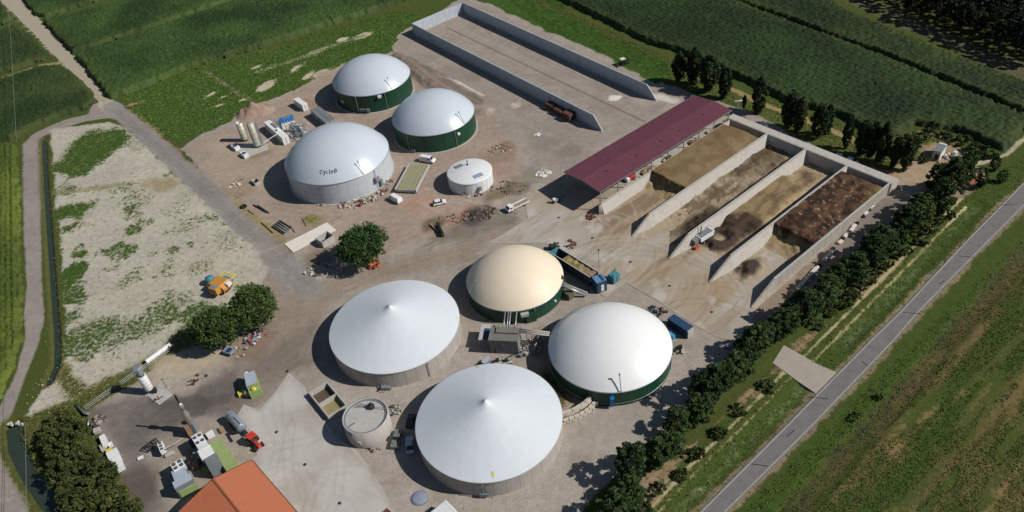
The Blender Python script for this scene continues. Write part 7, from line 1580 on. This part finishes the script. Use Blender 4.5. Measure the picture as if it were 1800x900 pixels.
# black pipes, tyre, timbers left of the white slab
for k in range(7):
    u0, v0, u1, v1 = (478 + k * 3.4, 399 - k * 2.6, 499 + k * 3.4, 412 - k * 2.6) if k < 5 else (446 + (k - 5) * 7, 361 + (k - 5) * 1, 468 + (k - 5) * 5, 374 + (k - 5) * 1)
    o = MB().tube([(*W(u0, v0), .22), (*W(u1, v1), .22)], .2, 8).build("dark_pipe", m_gpaint if k in (1, 2, 3) else m_black, None, True)
    tag(o, f"{'grey' if k in (1, 2, 3) else 'black'} plastic pipe, {ordw(k)} from the road side in the stack near the white slab", "pipe", "pipes lying between the road and the white slab")
p = W(428.5, 364); o = MB().lathe([(.45, 0), (1.0, .05), (1.1, .25), (1.0, .45), (.5, .45), (.45, .1)], 20).build("big_tyre", m_black, None, True); o.location = (p.x, p.y, .02); tag(o, "big black tyre lying at the verge beside the grey road", "tyre")
for k, (u0, v0, u1, v1) in enumerate(((511, 397, 519, 409), (532, 383, 539, 398), (436, 369, 447, 378), (460, 392, 480, 410))):
    o = MB().tube([(*W(u0, v0), .15), (*W(u1, v1), .15)], .16, 5).build("timber", m_wood if k < 3 else m_rust); tag(o, ["weathered timber nearest the pipe stack", "weathered timber near the green patch", "short timber by the big tyre", "rusty beam in the dry grass beside the road"][k], "timber")
# green skip with lid open
t, L, wd = unit("green_skip", "narrow black and green skip among weeds beside the haul road", "skip", (766, 391), (776, 411), (780, 409), 1.4, mat("skip_green", A(60, 74, 52), .7, .2, 1), m_black, ribs=True, doors=False)
crate(764, 402, math.radians(-62), 4.5, .5, .5, m_wood, "plank_stack", "weathered plank stack left of the green skip", "planks")
# clutter inside the shed: baler and machine at the open end
p = W(984, 351); t = thing("shaded_implement", "long farm implement parked in the shade at the shed's near end", "machine", (p.x, p.y, .09), math.radians(42)); MB().box(-2.6, 1.6, -.5, .3, .5, 1.0).build("frame", m_gpaint, t); MB().lathe([(.5, 0), (.5, .5)], 12, Matrix.Translation((-2.2, .2, 1.0)), cap=True).build("drum", m_wpaint, t); add_wheels(t, (-1.0,), .7, .4, .25)
p = W(1110, 315); t = thing("red_implement", "red and white implement between the shed posts and the first clamp wall", "machine", (p.x, p.y, .09), .6); MB().box(-1.0, 1.0, -.8, .8, .4, 1.5).build("body", m_red, t, bevel=.1); MB().box(-2.4, -1.1, -.7, .7, .2, 1.3).build("bag", m_wpaint, t, bevel=.2)
add_wheels(t, (.2,), .85, .4, .2); 
for k, (u, v_, s_) in enumerate(((1140, 305, 2.2), (1180, 283, 2.6), (1225, 252, 2.4), (1255, 236, 2.0))):
    stones("stored_straw", ["tan heap stored under the shed's near third", "brown heap stored under the middle of the shed", "grey brown heap stored under the shed's far third", "pale heap under the shed's far end"][k], u, v_, 40, s_, 1.0, [A(150, 130, 100), A(110, 90, 70), A(170, 160, 140)], seed=k)
# white ruin
ctr, ang, L, wd = box3((1641, 264), (1652, 249), (1666, 252), 3.2); t = thing("white_ruin", "small white walled ruin with grey roof among bushes", "building", (ctr.x, ctr.y, 0), ang); MB().box(-L / 2, L / 2, -wd / 2, wd / 2, 0, 3.0).build("wall", m_wpaint, t); MB().box(-L / 2 - .1, L / 2 - .8, -wd / 2 - .1, wd / 2 + .1, 3.0, 3.15).build("roof", m_greyroof, t); MB().box(-L / 2 - .04, -L / 2, -wd * .3, wd * .15, .3, 2.2).build("doorway", m_dark, t)
crate(1677, 277, .3, .9, .9, 2.0, m_wpaint, "white_cabinet", "small white cabinet beside the ruin", "cabinet")
# white vehicles under the poplars
a, c = heading((1490, 284), (1503, 289)); car("white_car", "white estate car in the shade below the dark trio of poplars", c, a, m_car_white, "hatch")
crate(1474, 278, -.5, 1.8, 1.5, 1.2, m_wpaint, "white_tank_crate", "white cube tank in the shade left of the shaded white car", "crate"); crate(1340, 220, -.5, 1.0, 1.0, 1.1, m_wpaint, "white_sack", "white big bag left of a pair near the far clamp corner", "bag"); crate(1347, 224, -.5, 1.1, 1.1, 1.2, m_wpaint, "white_sack", "white big bag right of a pair near the far clamp corner", "bag")
p = W(1297, 190); t = thing("white_post", "white marker pole with arms at the far corner of the plum roof", "post", (p.x, p.y, 0)); MB().tube([(0, 0, 0), (0, 0, 3.2)], .08, 6).build("pole", m_wpaint, t); MB().box(-1.2, 1.2, -.3, .3, 2.6, 2.75).build("arm", m_wpaint, t)
for k in range(9):
    u0, v0 = 1385 + k * 9, 236 + k * 5.6
    o = MB().tube([(*W(u0, v0), .25), (*W(u0 + 22, v0 + 11), .25)], .18, 6).build("stored_pipe", m_gpaint if k % 2 else m_dark, None, True); tag(o, f"long dark pipe, {ordw(k)} from the left in the row under the poplars", "pipe", "pipes lying in the shade under the poplars")
# leaning white pole by the thicket + wire fence along the sandy field
o = MB().tube([(*W(134, 713), .3), (*W(152, 731), .8), (*W(160, 732), 1.0)], .3, 8).build("grey_duct", m_gpaint, None, True); tag(o, "bent grey duct lying near the thicket's upper end", "duct")
o = MB().tube([(*W(157, 738), .3), (*W(156, 750), .5)], .25, 8).build("grey_duct", m_galv, None, True); tag(o, "short grey duct piece below the bent one", "duct")
A_, B_ = W(152, 722), W(308, 612); t = thing("wire_fence", "thin wire fence along the lower edge of the sandy field", "fence", (A_.x, A_.y, 0)); d = B_ - A_; n = 16; p0_ = None
for k in range(n + 1):
    q = d * (k / n)
    if p0_ is None: p0_ = MB().tube([(0, 0, 0), (0, 0, 1.6)], .05, 5).build("post", m_galv, t)
    else: inst(p0_, t, (q.x, q.y, 0))
for z in (.5, 1.0, 1.5): MB().tube([(0, 0, z), (d.x, d.y, z)], .025, 4).build("wire", m_galv, t)
# overhead wires on the left
for k, (pa, pb) in enumerate((((11, -40), (29, 250)), ((26, 250), (44, 560)))[:1]):
    z = 9.0; a3 = Vector((*W(*pa, z), z)); b3 = Vector((*W(*pb, z), z)); mdl = (a3 + b3) / 2 - Vector((0, 0, .6)); o = MB().tube([a3, mdl, b3], .05, 5).build("overhead_wire", m_galv); tag(o, "thin pale overhead wire crossing the far left maize plots", "wire")
for k, (pa, pb) in enumerate((((6, 690), (1, 960)), ((44, 745), (46, 930)))):
    z = 9.0; a3 = Vector((*W(*pa, z), z)); b3 = Vector((*W(*pb, z), z)); o = MB().tube([a3, (a3 + b3) / 2 - Vector((0, 0, .2)), b3], .04, 5).build("overhead_wire", m_dark if k == 0 else m_galv); tag(o, ["dark overhead wire at the very left edge over the grey road", "pale overhead wire above the green canal"][k], "wire")
# small dark drain covers on the concrete
for k, (u, v_) in enumerate(((486, 760), (536, 817), (597, 885), (505, 653), (982, 383), (1041, 419), (1108, 461), (1177, 503), (1251, 549))):
    p = W(u, v_); o = MB().lathe([(.38, .0), (.38, .03), (.01, .035)], 14).build("drain_cover", m_dark); o.location = (p.x, p.y, .1); tag(o, ["drain cover nearest the red tractor", "drain cover near the middle of the concrete yard", "drain cover at the yard's bottom edge", "drain cover at the yard's upper tip", "drain cover near the shed's near end", "drain cover above the feed hopper", "drain cover in front of the second clamp wall", "drain cover in front of the fourth clamp wall", "drain cover in front of the outermost clamp wall"][k], "drain cover")
